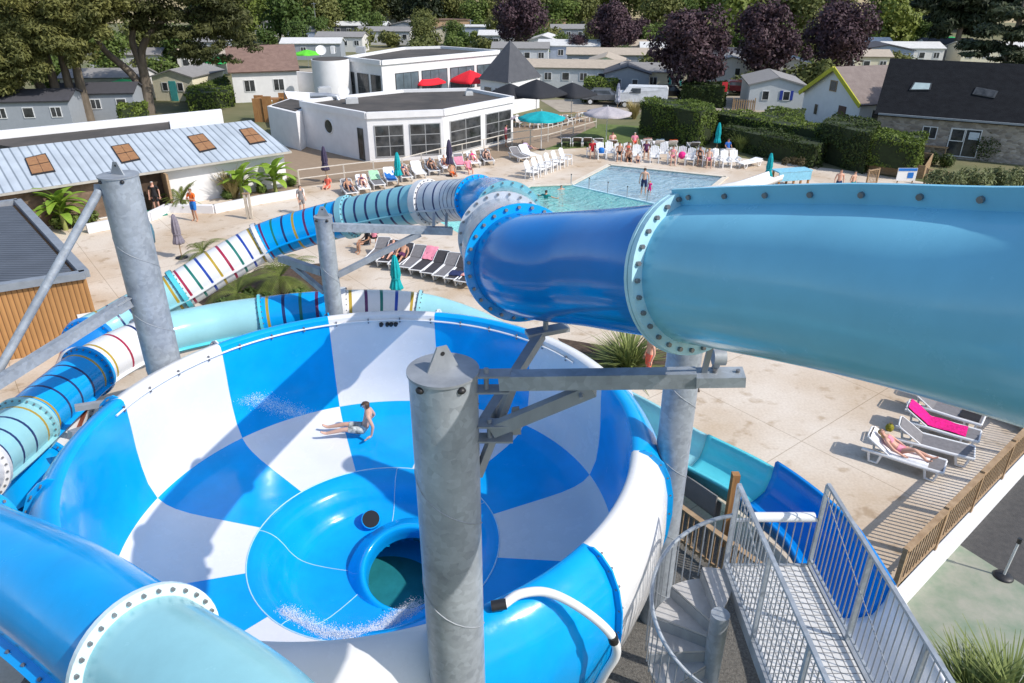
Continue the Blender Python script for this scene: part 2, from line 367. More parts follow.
# pools
TILE = mat('pool_floor', (.52, .84, .86), .6, c2=(.42, .79, .82), scale=1.2)
TILEP = mat('wading_pool_floor', (.55, .76, .83), .6, c2=(.46, .70, .79), scale=1.2)
def pool(name, poly, depth, m, wname, dens, c):
    b = MB(); n = len(poly)
    b.add([(x, y, -depth) for x, y in poly], [tuple(range(n))])
    b.add([(x, y, 0.0) for x, y in poly] + [(x, y, -depth) for x, y in poly], [(i, n + i, n + (i + 1) % n, (i + 1) % n) for i in range(n)])
    struct(b, name, m)
    w_ = bpy.data.materials.new(wname); w_.use_nodes = True; nn = w_.node_tree.nodes; l = w_.node_tree.links
    for x in list(nn):
        if x.type == 'BSDF_PRINCIPLED': nn.remove(x)
    out = [x for x in nn if x.type == 'OUTPUT_MATERIAL'][0]
    tr = nn.new('ShaderNodeBsdfTransparent'); tr.inputs[0].default_value = (*c, 1)
    gl = nn.new('ShaderNodeBsdfGlossy'); gl.inputs['Roughness'].default_value = .06
    fr = nn.new('ShaderNodeFresnel'); fr.inputs[0].default_value = 1.33
    df = nn.new('ShaderNodeBsdfDiffuse'); df.inputs[0].default_value = (*[min(1, k * .9) for k in c], 1)
    tc = nn.new('ShaderNodeTexCoord'); nz = nn.new('ShaderNodeTexNoise'); nz.inputs['Scale'].default_value = 1.5; nz.inputs['Detail'].default_value = 5; nz.inputs['Distortion'].default_value = 1.2
    l.new(tc.outputs['Object'], nz.inputs['Vector'])
    bp = nn.new('ShaderNodeBump'); bp.inputs['Strength'].default_value = 1.; bp.inputs['Distance'].default_value = .42
    l.new(nz.outputs['Fac'], bp.inputs['Height']); l.new(bp.outputs[0], gl.inputs['Normal']); l.new(bp.outputs[0], fr.inputs['Normal']); l.new(bp.outputs[0], df.inputs['Normal'])
    m0 = nn.new('ShaderNodeMixShader'); m0.inputs[0].default_value = dens; l.new(tr.outputs[0], m0.inputs[1]); l.new(df.outputs[0], m0.inputs[2])
    mx = nn.new('ShaderNodeMixShader'); fm = nn.new('ShaderNodeMath'); fm.operation = 'MULTIPLY'; fm.inputs[1].default_value = .45; l.new(fr.outputs[0], fm.inputs[0]); l.new(fm.outputs[0], mx.inputs[0]); l.new(m0.outputs[0], mx.inputs[1]); l.new(gl.outputs[0], mx.inputs[2]); l.new(mx.outputs[0], out.inputs[0])
    b = MB(); b.add([(x, y, -.03) for x, y in poly], [tuple(range(n))])
    return struct(b, wname, w_)
pool('pool_basin', POOL, 1.1, TILE, 'pool_water', .5, (.52, .96, .91))
pool('wading_pool_basin', WADE, .3, TILEP, 'wading_pool_water', .4, (.80, .93, .97))
# coping round the wading pool and the low divider with posts
COPE = mat('pale_coping_stone', (.66, .60, .50), .8, var=.1)
b = MB()
for i in (0, 1, 2): b.beam((*WADE[i], .03), (*WADE[i + 1], .03), .32, .05)
b.beam((*POOL[1], .03), (*POOL[2], .03), .32, .05); b.beam((*POOL[2], .032), (*WADE[0], .032), .32, .05)
struct(b, 'pool_coping', COPE)
b = MB(); b.beam((*WADE[0], -.02), (*WADE[5], -.02), .14, .07); struct(b, 'pool_divider', TILEP)
# ================================================================ the big bowl
BC = V(-2.70, 11.18, 0); RB, ZB = 4.82, 4.3
bowl = thing('bowl_slide', 'huge round water slide bowl with blue and white checkered inside, in the middle', 'slide bowl', BC, 0, None, True)
A0 = R(-40)                                                   # checker meridians every 30 degrees
def polar(r, a, z): return BC + V(r * math.cos(a), r * math.sin(a), z)
MOUTH = BC + V(.60, -.16, 1.07); MN = V(.0, -.40, .92).normalized(); MR = .86
HOLE2 = None
prof_wall = [(4.82, 4.30), (4.80, 4.15), (4.81, 3.7), (4.83, 3.2), (4.82, 2.75), (4.78, 2.35), (4.65, 2.0)]
prof_low = [(4.65, 2.0), (4.50, 1.86), (4.3, 1.77), (4.0, 1.70), (3.6, 1.655), (3.0, 1.60), (2.45, 1.55)]
prof_dr = [(2.45, 1.55), (2.36, 1.545), (2.22, 1.50), (2.08, 1.40), (1.96, 1.24), (1.86, 1.06), (1.74, .92), (1.6, .83), (1.4, .77), (1.1, .73), (.8, .71), (.4, .70), (.02, .70)]
b = MB(); b.sm = True
def revolve(b, prof, na, pick, skip=None):
    k = len(b.v)
    for r, z in prof:
        for i in range(na): b.v.append(tuple(polar(r, A0 + 2 * math.pi * i / na, z)))
    for j in range(len(prof) - 1):
        for i in range(na):
            f = (k + j * na + i, k + (j + 1) * na + i, k + (j + 1) * na + (i + 1) % na, k + j * na + (i + 1) % na)
            if skip:
                c = sum((Vector(b.v[q]) for q in f), Vector()) / 4
                if skip(c): continue
            b.f.append(f); b.m.append(pick(i, na)); b.s.append(True)
sec = lambda i, na: int(i * 12 / na)
revolve(b, prof_wall, 180, lambda i, n: 1 if sec(i, n) % 2 or sec(i, n) == 8 else 0)          # sector 0 (-40..-10) white is index 0
revolve(b, prof_low, 180, lambda i, n: 0 if sec(i, n) % 2 else 1)
b.build('basin', [WHITE, BLUE], bowl)
def in_mouth(c):
    d = c - MOUTH; ax = d.dot(MN); return (d - MN * ax).length < MR + .07 and ax < .9
def fine(prof, k):
    o = []
    for (a, b_) in zip(prof[:-1], prof[1:]):
        for t in range(k): o.append((a[0] + (b_[0] - a[0]) * t / k, a[1] + (b_[1] - a[1]) * t / k))
    return o + [prof[-1]]
b = MB(); b.sm = True
revolve(b, fine(prof_dr, 3), 180, lambda i, n: 0, in_mouth)
drain = b.build('drain_funnel', [BLUE], bowl)
def seam_ring(b, r, z, rr=.014):
    b.tube([polar(r, 2 * math.pi * i / 96, z) for i in range(97)], rr, 5, False)
b = MB(); seam_ring(b, 2.45, 1.553)
def zdr(r):
    for (a, c) in zip(prof_dr[:-1], prof_dr[1:]):
        if c[0] <= r <= a[0]: return a[1] + (c[1] - a[1]) * (a[0] - r) / (a[0] - c[0])
    return .7
for ang in (R(172), R(88), R(238), R(30)):
    pts = [polar(r, ang, zdr(r) + .004) for r in np.linspace(2.44, .08, 30)]
    pts = [p for p in pts if not in_mouth(p)]
    b.tube(pts, .008, 5, False)
b.build('seam', SEAM, drain)
# outlet mouth: rounded collar and the tunnel behind it
ma = MN.cross(V(1, 0, 0)).normalized(); mb_ = MN.cross(ma)
def mring(rad, h, n=56): return [MOUTH + MN * h + (ma * math.cos(2 * math.pi * i / n) + mb_ * math.sin(2 * math.pi * i / n)) * rad for i in range(n)]
def loft(b, rings, close=False):
    n = len(rings[0]); k = len(b.v)
    for r_ in rings: b.v.extend(tuple(p) for p in r_)
    for j in range(len(rings) - 1):
        for i in range(n):
            b.f.append((k + j * n + i, k + (j + 1) * n + i, k + (j + 1) * n + (i + 1) % n, k + j * n + (i + 1) % n)); b.m.append(b.mi); b.s.append(b.sm)
b = MB(); b.sm = True
loft(b, [mring(MR + .42, -.45), mring(MR + .2, -.16), mring(MR + .09, -.04), mring(MR + .045, -.005), mring(MR + .0, -.01), mring(MR - .03, -.05), mring(MR - .04, -.25), mring(MR - .04, -.46)])
b.mi = 1
TD = V(-.30, .62, -.55)
def tring(k, rad): return [V(p.x, p.y, max(p.z, .07)) for p in (q_ + TD * k for q_ in mring(rad, -.45))]
loft(b, [tring(0, MR - .04), tring(.5, MR - .06), tring(1.2, MR - .06), tring(2.0, MR - .06), tring(2.01, .02)])
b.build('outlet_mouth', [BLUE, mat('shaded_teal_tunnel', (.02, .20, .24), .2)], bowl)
# small overflow port
pp = G(371, 519, 1.02); b = MB(); pn = V(.05, -.72, .7).normalized()
b.mi = 0; b.cyl(pp - pn * .12, pp + pn * .012, .225, .205, 24); b.mi = 1; b.cyl(pp - pn * .03, pp + pn * .018, .185, .185, 20)
b.build('overflow_port', [BLUE, BLACK], bowl)
# outer rolled rim: twelve panels with bolted joints
prof_sk = [(4.82, 4.30), (4.86, 4.345), (4.95, 4.35), (5.10, 4.29), (5.28, 4.12), (5.42, 3.86), (5.50, 3.5), (5.52, 3.1), (5.48, 2.6), (5.36, 2.1), (5.15, 1.6), (4.9, 1.25)]
for k in range(12):
    b = MB(); b.sm = True; n = 15; q = len(b.v)
    for r, z in prof_sk:
        for i in range(n + 1): b.v.append(tuple(polar(r, A0 + R(30) * (k + i / n), z)))
    for j in range(len(prof_sk) - 1):
        for i in range(n):
            b.f.append((j * (n + 1) + i, j * (n + 1) + i + 1, (j + 1) * (n + 1) + i + 1, (j + 1) * (n + 1) + i)[::-1]); b.m.append(0); b.s.append(True)
    pan = b.build('rim_panel', [BLUE if k % 2 or k == 8 else WHITE], bowl)
    b = MB(); a = A0 + R(30) * k; t = V(-math.sin(a), math.cos(a), 0)
    for (r0, z0), (r1, z1) in zip(prof_sk[2:-1], prof_sk[3:]):
        for s_ in (-1,):
            P = [polar(r0 - .01, a, z0), polar(r0 + .10, a, z0 + (.04 if r0 < 5.3 else 0)), polar(r1 + .10, a, z1 + (.04 if r1 < 5.3 else 0)), polar(r1 - .01, a, z1)]
            b.mi = 0; b.slab(*[p - t * .015 for p in P], -.03)
    for (r0, z0) in prof_sk[3:-1]:
        c = polar(r0 + .05, a, z0 + .01); b.mi = 1; b.cyl(c - t * .05, c + t * .05, .018, None, 6)
    b.build('joint_flange', [BLUE if (k % 2 or k in (0, 8)) else WHITE, BOLT], pan)
# bottom shell and legs of the bowl
b = MB(); b.sm = True
revolve(b, [(4.9, 1.25), (4.3, 1.0), (3.2, .75), (2.3, .45), (1.5, .1), (.5, .0)], 60, lambda i, n: 0)
b.build('bottom_shell', [BLUE], bowl)
b = MB(); za = 4.16
arc = [polar(4.77, R(33 + i * 3), za + .03) for i in range(0, 48)]
b.tube(arc, .022, 6); b.build('spray_pipe', WPLAS, bowl)
for i in range(1, 47, 3):
    b = MB(); p = arc[i]; rad = (p - BC).normalized(); rad.z = 0
    b.box(p + V(0, 0, .0), (.03, .03, .12), math.atan2(rad.y, rad.x)); b.build('pipe_clip', BOLT, bowl)
b = MB()
for du in (-11, -3, 2, 8):
    p = polar(4.79, R(93 + du * -.22), 4.08); b.cyl(p, p - V(math.cos(R(93)), math.sin(R(93)), .0) * .09, .055, .04, 8)
b.build('nozzle_cluster', BLACK, bowl)
# hose curling over the blue rim panel
def skz(r):
    for (a, c) in zip(prof_sk[:-1], prof_sk[1:]):
        if a[0] <= r <= c[0]: return a[1] + (c[1] - a[1]) * (r - a[0]) / (c[0] - a[0])
    return 3
hp = [G(504, 604, 4.42), G(520, 594, 4.46), G(545, 592, 4.42), G(572, 603, 4.3), G(600, 623, 4.05), G(614, 640, 3.75), G(616, 655, 3.4), G(606, 672, 3.0), G(596, 690, 2.5)]
def spline(pts, n):
    pts = [Vector(p) for p in pts]; P = [pts[0] * 2 - pts[1]] + pts + [pts[-1] * 2 - pts[-2]]; o = []
    for i in range(1, len(P) - 2):
        for k in range(n):
            t = k / n; a, b_, c, d = P[i - 1], P[i], P[i + 1], P[i + 2]
            o.append(.5 * ((2 * b_) + (c - a) * t + (2 * a - 5 * b_ + 4 * c - d) * t * t + (3 * b_ - a - 3 * c + d) * t ** 3))
    return o + [pts[-1]]
b = MB(); b.tube(spline(hp, 6), .062, 10)
hose = b.build('water_hose', WPLAS, bowl)
b = MB(); b.tube([hp[0] + V(-.16, -.02, -.02), hp[0] + V(.03, 0, .005)], .072, 10); b.build('hose_coupling', BLACK, hose)
b = MB(); b.tube([hp[5] + V(-.03, -.02, .1), hp[5] + V(0, 0, -.03)], .07, 10); b.build('hose_coupling', BLACK, hose)
# splashing water running round the drain
WATERW = mat('white_splash_water', (.86, .88, .9), .25, var=.02)
def splash(name, label, pts, n, spread, size, loc):
    vs = []
    for i in range(n):
        t = random.random() * (len(pts) - 1); k = int(t); f = t - k
        p = pts[k].lerp(pts[min(k + 1, len(pts) - 1)], f) + V(random.gauss(0, spread), random.gauss(0, spread), abs(random.gauss(0, .02)) + .015)
        s = size * random.uniform(.4, 1.4); a = random.random() * 6.28
        e1 = V(math.cos(a), math.sin(a), random.uniform(-.06, .06)) * s * 1.6; e2 = V(-math.sin(a), math.cos(a), random.uniform(-.06, .06)) * s * .7
        vs += [p - e1, p + e2, p + e1 + V(0, 0, .01), p - e2]
    o = obj(name, quads_mesh(name, [tuple(v - loc) for v in vs], WATERW), None, loc)
    tag(o, label, 'splash', None, 'stuff'); return o
def dz(u, v): 
    p = G(u, v, 1.2)
    for _ in range(8):
        r = (V(p.x, p.y, 0) - BC).length; p = G(u, v, zdr(min(r, 2.44)) if r < 2.45 else 1.6)
    return p
splash('splashing_water', 'white water foaming round the bottom edge of the blue bowl drain', [dz(*p) for p in ((283, 612), (300, 622), (325, 634), (355, 637), (378, 630), (398, 617), (420, 605))], 15000, .085, .0048, BC + V(0, -1.6, 1))
splash('water_spray', 'white water spray on the blue upper panel of the bowl wall', [polar(4.80 - .15 * i, R(136 - i * 5), 2.9 - i * .28) for i in range(0, 4)], 4200, .15, .0055, BC + V(-3, 3, 2.5))
# white entry trough above the near rim (lower edge of the view)
# ================================================================ tube slides
def resample(pts, n=24):
    return spline(pts, n)
class Path:
    def __init__(s, ctrl, n=30):
        s.p = spline(ctrl, n); s.n = n
        s.d = [0.]
        for a, b_ in zip(s.p[:-1], s.p[1:]): s.d.append(s.d[-1] + (b_ - a).length)
        s.L = s.d[-1]
    def at_ctrl(s, i): return s.d[min(int(round(i * s.n)), len(s.d) - 1)]
    def pos(s, t):
        t = max(0, min(s.L, t)); lo = np.searchsorted(s.d, t) ; lo = max(1, min(lo, len(s.d) - 1))
        f = (t - s.d[lo - 1]) / max(1e-9, s.d[lo] - s.d[lo - 1]); return s.p[lo - 1].lerp(s.p[lo], f)
    def frame(s, t):
        a = s.pos(t - .06); b_ = s.pos(t + .06); T = (b_ - a).normalized(); S = T.cross(V(0, 0, 1))
        if S.length < .15: S = T.cross(V(0, 1, 0)) if False else V(1, 0, 0) - T * T.x
        S.normalize(); U = S.cross(T); return s.pos(t), T, S, U
def section(path, s0, s1, r, mats, parent, stripes=None, sw=.085, strips=(), strip_m=None, strip_bolts=False, arcr=(0, 360), na=32, r1=None, sw_ramp=None, thick=0, ds=.06):
    """one moulded tube section; stripes: list of material slots spaced evenly; strips: angles (deg) of the long joint flanges"""
    L = s1 - s0; n = max(4, int(L / ds)); edges = [s0 + L * i / n for i in range(n + 1)]; mark = {}
    if stripes:
        k = len(stripes); ed = set(edges); bands = []
        for i, m in enumerate(stripes):
            c = s0 + L * (i + .5) / k; bands.append((c - sw / 2, c + sw / 2, m))
        edges = [e for e in edges if not any(a - .01 < e < b_ + .01 for a, b_, _ in bands)]
        for a, b_, m in bands: edges += [a, b_]
        edges.sort()
    b = MB(); b.sm = True; full = arcr[1] - arcr[0] >= 360; k = na if full else na + 1
    for e in edges:
        c, T, S, U = path.frame(e)
        rr = r if r1 is None else r + (r1 - r) * (e - s0) / L
        for i in range(k):
            w_ = R(arcr[0] + (arcr[1] - arcr[0]) * i / na); b.v.append(tuple(c + (S * math.cos(w_) + U * math.sin(w_)) * rr))
    for j in range(len(edges) - 1):
        mi = 0
        if stripes:
            mid = (edges[j] + edges[j + 1]) / 2
            for a, b_, m in bands:
                if a < mid < b_: mi = m
        for i in range(na):
            b.f.append((j * k + i, j * k + (i + 1) % k, (j + 1) * k + (i + 1) % k, (j + 1) * k + i)); b.m.append(mi); b.s.append(True)
    o = b.build('tube_section', mats, parent)
    for ang in strips:
        sb = MB(); fr = [path.frame(s0 + L * i / max(2, int(L / .12))) for i in range(max(2, int(L / .12)) + 1)]
        def P(f_, rr, da):
            c, T, S, U = f_; w_ = R(ang) ; nrm = S * math.cos(w_) + U * math.sin(w_); tn = -S * math.sin(w_) + U * math.cos(w_); return c + nrm * rr + tn * da
        q = len(sb.v)
        for f_ in fr:
            rr = r
            for (x, da) in ((rr - .005, -.014), (rr + STRIPW, -.014), (rr + STRIPW, .014), (rr - .005, .014)): sb.v.append(tuple(P(f_, x, da)))
        for j in range(len(fr) - 1):
            for i in range(4):
                sb.f.append((q + j * 4 + i, q + j * 4 + (i + 1) % 4, q + (j + 1) * 4 + (i + 1) % 4, q + (j + 1) * 4 + i)); sb.m.append(0); sb.s.append(False)
        for e_ in (0, len(fr) - 1):
            sb.f.append(tuple(q + e_ * 4 + i for i in range(4))); sb.m.append(0); sb.s.append(False)
        if strip_bolts:
            nb = int(L / .34); sb.mi = 1
            for i in range(nb):
                f_ = path.frame(s0 + L * (i + .5) / nb)
                p0 = P(f_, r + STRIPW * .5, -.035); p1 = P(f_, r + STRIPW * .5, .035); sb.cyl(p0, p1, .02, None, 8)
        sb.build('long_flange', [strip_m or mats[0], BOLT], o)
    return o
STRIPW = .11
def ring(path, s, r, m, parent, w=.075, rw=.085, nb=24, name='ring_flange'):
    b = MB(); c, T, S, U = path.frame(s); n = 48
    for (dt, rr) in ((-w / 2, r - .01), (-w / 2, r + rw), (w / 2, r + rw), (w / 2, r - .01)):
        for i in range(n):
            a = 2 * math.pi * i / n; b.v.append(tuple(c + T * dt + (S * math.cos(a) + U * math.sin(a)) * rr))
    for j in range(4):
        for i in range(n):
            j2 = (j + 1) % 4; b.f.append((j * n + i, j * n + (i + 1) % n, j2 * n + (i + 1) % n, j2 * n + i)); b.m.append(0); b.s.append(False)
    b.mi = 1
    for i in range(nb):
        a = 2 * math.pi * (i + .5) / nb; p = c + (S * math.cos(a) + U * math.sin(a)) * (r + rw * .55); b.cyl(p - T * (w / 2 + .028), p + T * (w / 2 + .028), .02, None, 6)
    return b.build(name, [m, BOLT], parent)
RT = .575
K = 1.05
# --- slide A: from the right, over the pool, down to the left
ac = [(1400, 385, 2.2), (1210, 348, 2.95), (1024, 316, 3.75), (850, 288, 4.6), (690, 273, 5.72), (600, 269, 6.8), (521, 263, 7.95), (504, 238, 10.0), (508, 215, 13.6), (497, 202, 16.8), (465, 200, 18.9), (440, 201.5, 19.6), (410, 205, 20.3), (349, 217, 21.3), (300, 230, 21.6), (262, 243, 21.6), (220, 266, 21.2), (180, 290, 20.8), (140, 310, 20.4), (112, 326, 20.0), (90, 338, 19.5), (82, 366, 18.2), (64, 405, 16.6), (46, 445, 15.4), (32, 480, 14.4), (40, 520, 13.8)]
PA = Path([D(u, v, d * K) for u, v, d in ac])
tubeA = thing('tube_slide', 'long closed tube slide running from the big sky blue section at right to striped sections', 'tube slide', (PA.pos(0).x, PA.pos(0).y, 0), 0, None, True)
q = PA.at_ctrl
# big pale blue section
STRIPW = .13
section(PA, 0, q(4), RT, [CYAN], tubeA, strips=(99,), strip_bolts=True, na=64)
ring(PA, q(4) - .045, RT, mat('pale_flange', (.45, .72, .80), .3), tubeA, w=.05, rw=.10, nb=30); ring(PA, q(4) + .0, RT, mat('pale_flange', (.45, .72, .80), .3), tubeA, w=.03, rw=.105, nb=30)
section(PA, q(4), q(6), RT, [DBLUE], tubeA, na=64)
ring(PA, q(6) - .03, RT, BLUE, tubeA, w=.05, rw=.10, nb=26)
section(PA, q(6), q(7), RT, [TRANSW], tubeA, na=48)
ring(PA, q(7), RT, TRANSW, tubeA, w=.08, nb=24)
section(PA, q(7), q(8), RT, [TRANST], tubeA, na=40); ring(PA, q(8), RT, TRANST, tubeA, nb=20)
section(PA, q(8), q(9.6), RT, [BLUE], tubeA); ring(PA, q(9.6), RT, BLUE, tubeA)
STRIPW = .09
sa = -168
section(PA, q(9.6), q(11.5), RT, [TRANSW, S_NAVY], tubeA, [1] * 8, .05, (sa,)); ring(PA, q(11.5), RT, WHITE, tubeA, w=.25)
section(PA, q(11.5), q(13), RT, [TRANST, S_NAVY], tubeA, [1] * 7, .085, (sa,)); ring(PA, q(13), RT, TRANST, tubeA, w=.2)
section(PA, q(13), q(15), RT, [BLUE, S_GOLD, S_NAVY, S_GREEN, S_PLUM], tubeA, [4, 3, 2, 1, 4, 2, 3, 4][::-1], .075, (sa,)); ring(PA, q(15), RT, WHITE, tubeA, w=.12)
section(PA, q(15), q(17), RT, [WHITE, S_RED, S_GREEN, S_ROYAL, S_GOLD], tubeA, [4, 3, 2, 1, 4, 3, 2, 1], .075, (sa,)); ring(PA, q(17), RT, AQUA, tubeA, w=.14)
section(PA, q(17), q(20.1), RT, [TEAL, S_GOLD, S_NAVY, S_GREEN], tubeA, [1, 2, 3, 2, 2, 1, 2], .075, (sa,)); ring(PA, q(20.1), RT, DBLUE, tubeA, w=.2)
section(PA, q(20.1), q(21), RT, [DBLUE], tubeA)
section(PA, q(21), q(23.6), RT, [WHITE, mat('rust_streak', (.22, .06, .03), .7)], tubeA, strips=(170,), strip_m=MATS['rust_streak']); ring(PA, q(22), RT, WHITE, tubeA)
section(PA, q(23.6), q(25), RT, [BLUE], tubeA); ring(PA, q(23.6), RT + .04, BLUE, tubeA, w=.1)
# --- slide B: from the near left corner, round outside the frame and behind the bowl
bc_ = [(300, 800, 4.75), (232, 722, 5.45), (149, 659, 6.25), (55, 592, 7.25), (-40, 543, 8.5), (-78, 518, 9.9), (-45, 484, 12.0), (10, 440, 13.9), (58, 397, 15.6), (100, 364, 17.0), (150, 340, 18.2), (212, 325, 19.1), (258, 318, 19.5), (300, 313, 19.7), (343, 310, 19.9), (395, 310, 20.2), (432, 315, 20.3), (470, 328, 20.0), (505, 345, 19.5)]
PB = Path([D(u, v, d * K) for u, v, d in bc_])
tubeB = thing('tube_slide', 'closed tube slide from the pale teal near corner, curving close behind the bowl rim', 'tube slide', (PB.pos(0).x, PB.pos(0).y, 0), 0, None, True)
q = PB.at_ctrl; STRIPW = .12
section(PB, 0, q(2), RT, [TEAL], tubeB, strips=(-165,), strip_bolts=True, na=64)
ring(PB, q(2), RT, mat('pale_ring_flange', (.66, .80, .83), .3), tubeB, w=.06, rw=.11, nb=30)
section(PB, q(2), q(4), RT, [BLUE], tubeB, strips=(-165,), strip_bolts=True, na=64); ring(PB, q(4), RT, BLUE, tubeB, w=.05, rw=.1)
section(PB, q(4), q(6.3), RT, [WHITE], tubeB, na=40); ring(PB, q(6.3), RT, WHITE, tubeB, w=.12, nb=28)
STRIPW = .09; sa = -25
section(PB, q(6.3), q(7.3), RT, [TEAL, S_NAVY, S_GOLD], tubeB, [1, 1, 1, 2], .07, (sa,)); ring(PB, q(7.3), RT, TEAL, tubeB, w=.1, nb=28)
section(PB, q(7.3), q(8.75), RT, [BLUE, S_GOLD, S_NAVY], tubeB, [1, 2, 2, 2, 1], .07, (sa,)); ring(PB, q(8.75), RT, BLUE, tubeB, w=.1)
section(PB, q(8.75), q(9.9), RT, [WHITE, S_GOLD, S_RED, S_NAVY], tubeB, [1, 2, 3], .07, (sa,)); ring(PB, q(9.9), RT, WHITE, tubeB)
section(PB, q(9.9), q(12.1), RT, [TEAL], tubeB, strips=(sa,), strip_m=AQUA); ring(PB, q(12.1), RT, AQUA, tubeB)
section(PB, q(12.1), q(14), RT, [BLUE, S_GOLD, S_NAVY, S_GREEN, S_PLUM], tubeB, [1, 2, 3, 4, 1], .085, (sa,)); ring(PB, q(14), RT, WHITE, tubeB, w=.2)
section(PB, q(14), q(15.6), RT, [WHITE, S_GOLD, S_PLUM, S_GREEN, S_ROYAL], tubeB, [1, 2, 3, 4, 1], .085, (sa,)); ring(PB, q(15.6), RT, TEAL, tubeB)
section(PB, q(15.6), q(18), RT, [TEAL], tubeB)
# rusty wedge plate at the near ring joint
b = MB(); c, T, S, U = PB.frame(PB.at_ctrl(2) - .1)
def onB(s, ang, rr): 
    c, T, S, U = PB.frame(s); return c + (S * math.cos(R(ang)) + U * math.sin(R(ang))) * rr
s2 = PB.at_ctrl(2)
b.slab(onB(s2 - .05, 170, RT + .01), onB(s2 - .42, 186, RT + .01), onB(s2 - .40, 192, RT + .05), onB(s2 - .05, 192, RT + .01), .02)
b.build('rusty_plate', mat('rust', (.27, .11, .04), .9, var=.4, scale=9), tubeB)

# ================================================================ steel columns with their arms
def column(name, label, x, y, z1, r, lug_rz=0., weld=.07):
    t = thing(name, label, 'column', (x, y, 0), 0, None, True)
    b = MB(); b.sm = True; b.cyl((x, y, 0), (x, y, z1), r, None, 40)
    shaft = b.build('shaft', GALV, t)
    if weld:
        b = MB(); b.tube([V(x + (r + .002) * math.cos(a * .3), y + (r + .002) * math.sin(a * .3), z1 - .35 - a * weld) for a in range(0, int((z1 - .4) / weld))], .008, 5, False); b.build('weld_seam', GALVD, shaft)
    b = MB(); b.cyl((x, y, z1 + .004), (x, y, z1 + .03), r * 1.05, None, 40)
    for a in (.8, 2.3, 3.9, 5.4): b.sm = False
    cap = b.build('cap_plate', GALVD, t)
    b = MB(); d = V(math.cos(lug_rz), math.sin(lug_rz), 0); e = V(-d.y, d.x, 0) * .012; c = V(x, y, z1 + .03)
    tp = [c - d * .16, c + d * .16, c + d * .05 + V(0, 0, .24), c - d * .05 + V(0, 0, .24)]
    k = [p - e for p in tp] + [p + e for p in tp]
    b.add(k, [(0, 1, 2, 3), (7, 6, 5, 4), (0, 4, 5, 1), (1, 5, 6, 2), (2, 6, 7, 3), (3, 7, 4, 0)])
    b.mi = 1; b.cyl(c + V(0, 0, .17) - e * 1.3, c + V(0, 0, .17) + e * 1.3, .022, None, 10)
    b.build('lifting_lug', [GALVD, BLACK], cap)
    b = MB()
    for a in (R(-125), R(-55), R(55), R(125)):
        p = V(x + r * math.cos(a), y + r * math.sin(a), z1 - .045); b.ell(p, (.045, .045, .035), 8, 6)
    b.build('vent_hole', BLACK, t)
    return t
def fork(b, p, q, w=.16):
    d = (q - p).normalized(); s = d.cross(V(0, 0, 1)).normalized()
    for sg in (-1, 1): b.slab(*[p + s * w * .5 + V(0, 0, sg * .085), p - s * w * .5 + V(0, 0, sg * .085), p - s * w * .5 + d * .34 + V(0, 0, sg * .085), p + s * w * .5 + d * .34 + V(0, 0, sg * .085)], .02)
    c = p + d * .11; b.cyl(c - V(0, 0, .13), c + V(0, 0, .13), .025, None, 10)
# centre column
cp = D(443, 372, 6.9); PX, PY, PZ = cp.x, cp.y, cp.z
cc = column('steel_column', 'thick galvanised steel column standing in front of the bowl with arms to the right', PX, PY, PZ, .328, R(28))
armz = D(482, 391, 6.75); arme = D(744, 377, 6.55)
p0 = V(PX + .30, PY - .02, armz.z); dirA = (arme - p0).normalized()
b = MB(); fork(b, p0, arme); b.build('fork_bracket', GALVD, cc)
b = MB(); b.beam(p0 + dirA * .24, p0 + dirA * ((arme - p0).length - .42), .15, .15); b.beam(p0 + dirA * ((arme - p0).length - .425), arme, .21, .10)
arm = b.build('support_arm', GALV, cc)
b = MB()
for t_ in (.06, .26): b.cyl(arme - dirA * t_ + V(0, 0, -.07), arme - dirA * t_ + V(0, 0, .075), .02, None, 8)
b.build('arm_bolt', BOLT, arm)
# clamp holding the tube's ring flange
b = MB(); c_ = arme - dirA * .3
b.beam(c_ + V(-.05, .02, .04), c_ + V(-.06, -.10, .36), .05, .03); b.beam(c_ + V(.06, .08, .04), c_ + V(.07, .02, .2), .06, .03)
b.cyl(c_ + V(.02, .05, .18), c_ + V(.13, .05, .18), .075, None, 14); b.build('tube_clamp', GALVD, arm)
# bracing under it
q0 = V(PX + .32, PY - .02, D(490, 458, 6.75).z); q1 = p0 + dirA * 1.12 + V(0, 0, -.1)
b = MB(); fork(b, q0, q0 + V(1, 0, 0)); b.build('fork_bracket', GALVD, cc)
b = MB(); b.beam(q0 + V(.14, 0, 0), q1, .11, .13); b.cyl(q1 + V(-.12, -.12, -.04), q1 + V(-.12, .12, -.04), .02, None, 8); b.build('brace', GALVD, cc)
q2 = D(541, 334, 8.15); b = MB(); b.beam(q0 + V(.06, .10, .02), q2, .10, .12); b.beam(q2 + V(-.16, -.05, .02), q2 + V(.30, .08, .05), .16, .05)
b.cyl(q2 + V(.05, 0, .02), q2 + V(.05, 0, .26), .03, None, 8); b.build('strut', GALVD, cc)
b = MB(); b.beam(V(PX + .30, PY + .06, D(490, 520, 6.9).z), q0 + V(.34, .25, .36), .07, .08); b.build('strut', GALVD, cc)
b = MB(); b.slab(q0 + V(.30, .1, -.12), q0 + V(.42, .12, -.12), q0 + V(.40, .12, .2), q0 + V(.33, .1, .2), .02); b.build('gusset', GALVD, cc)
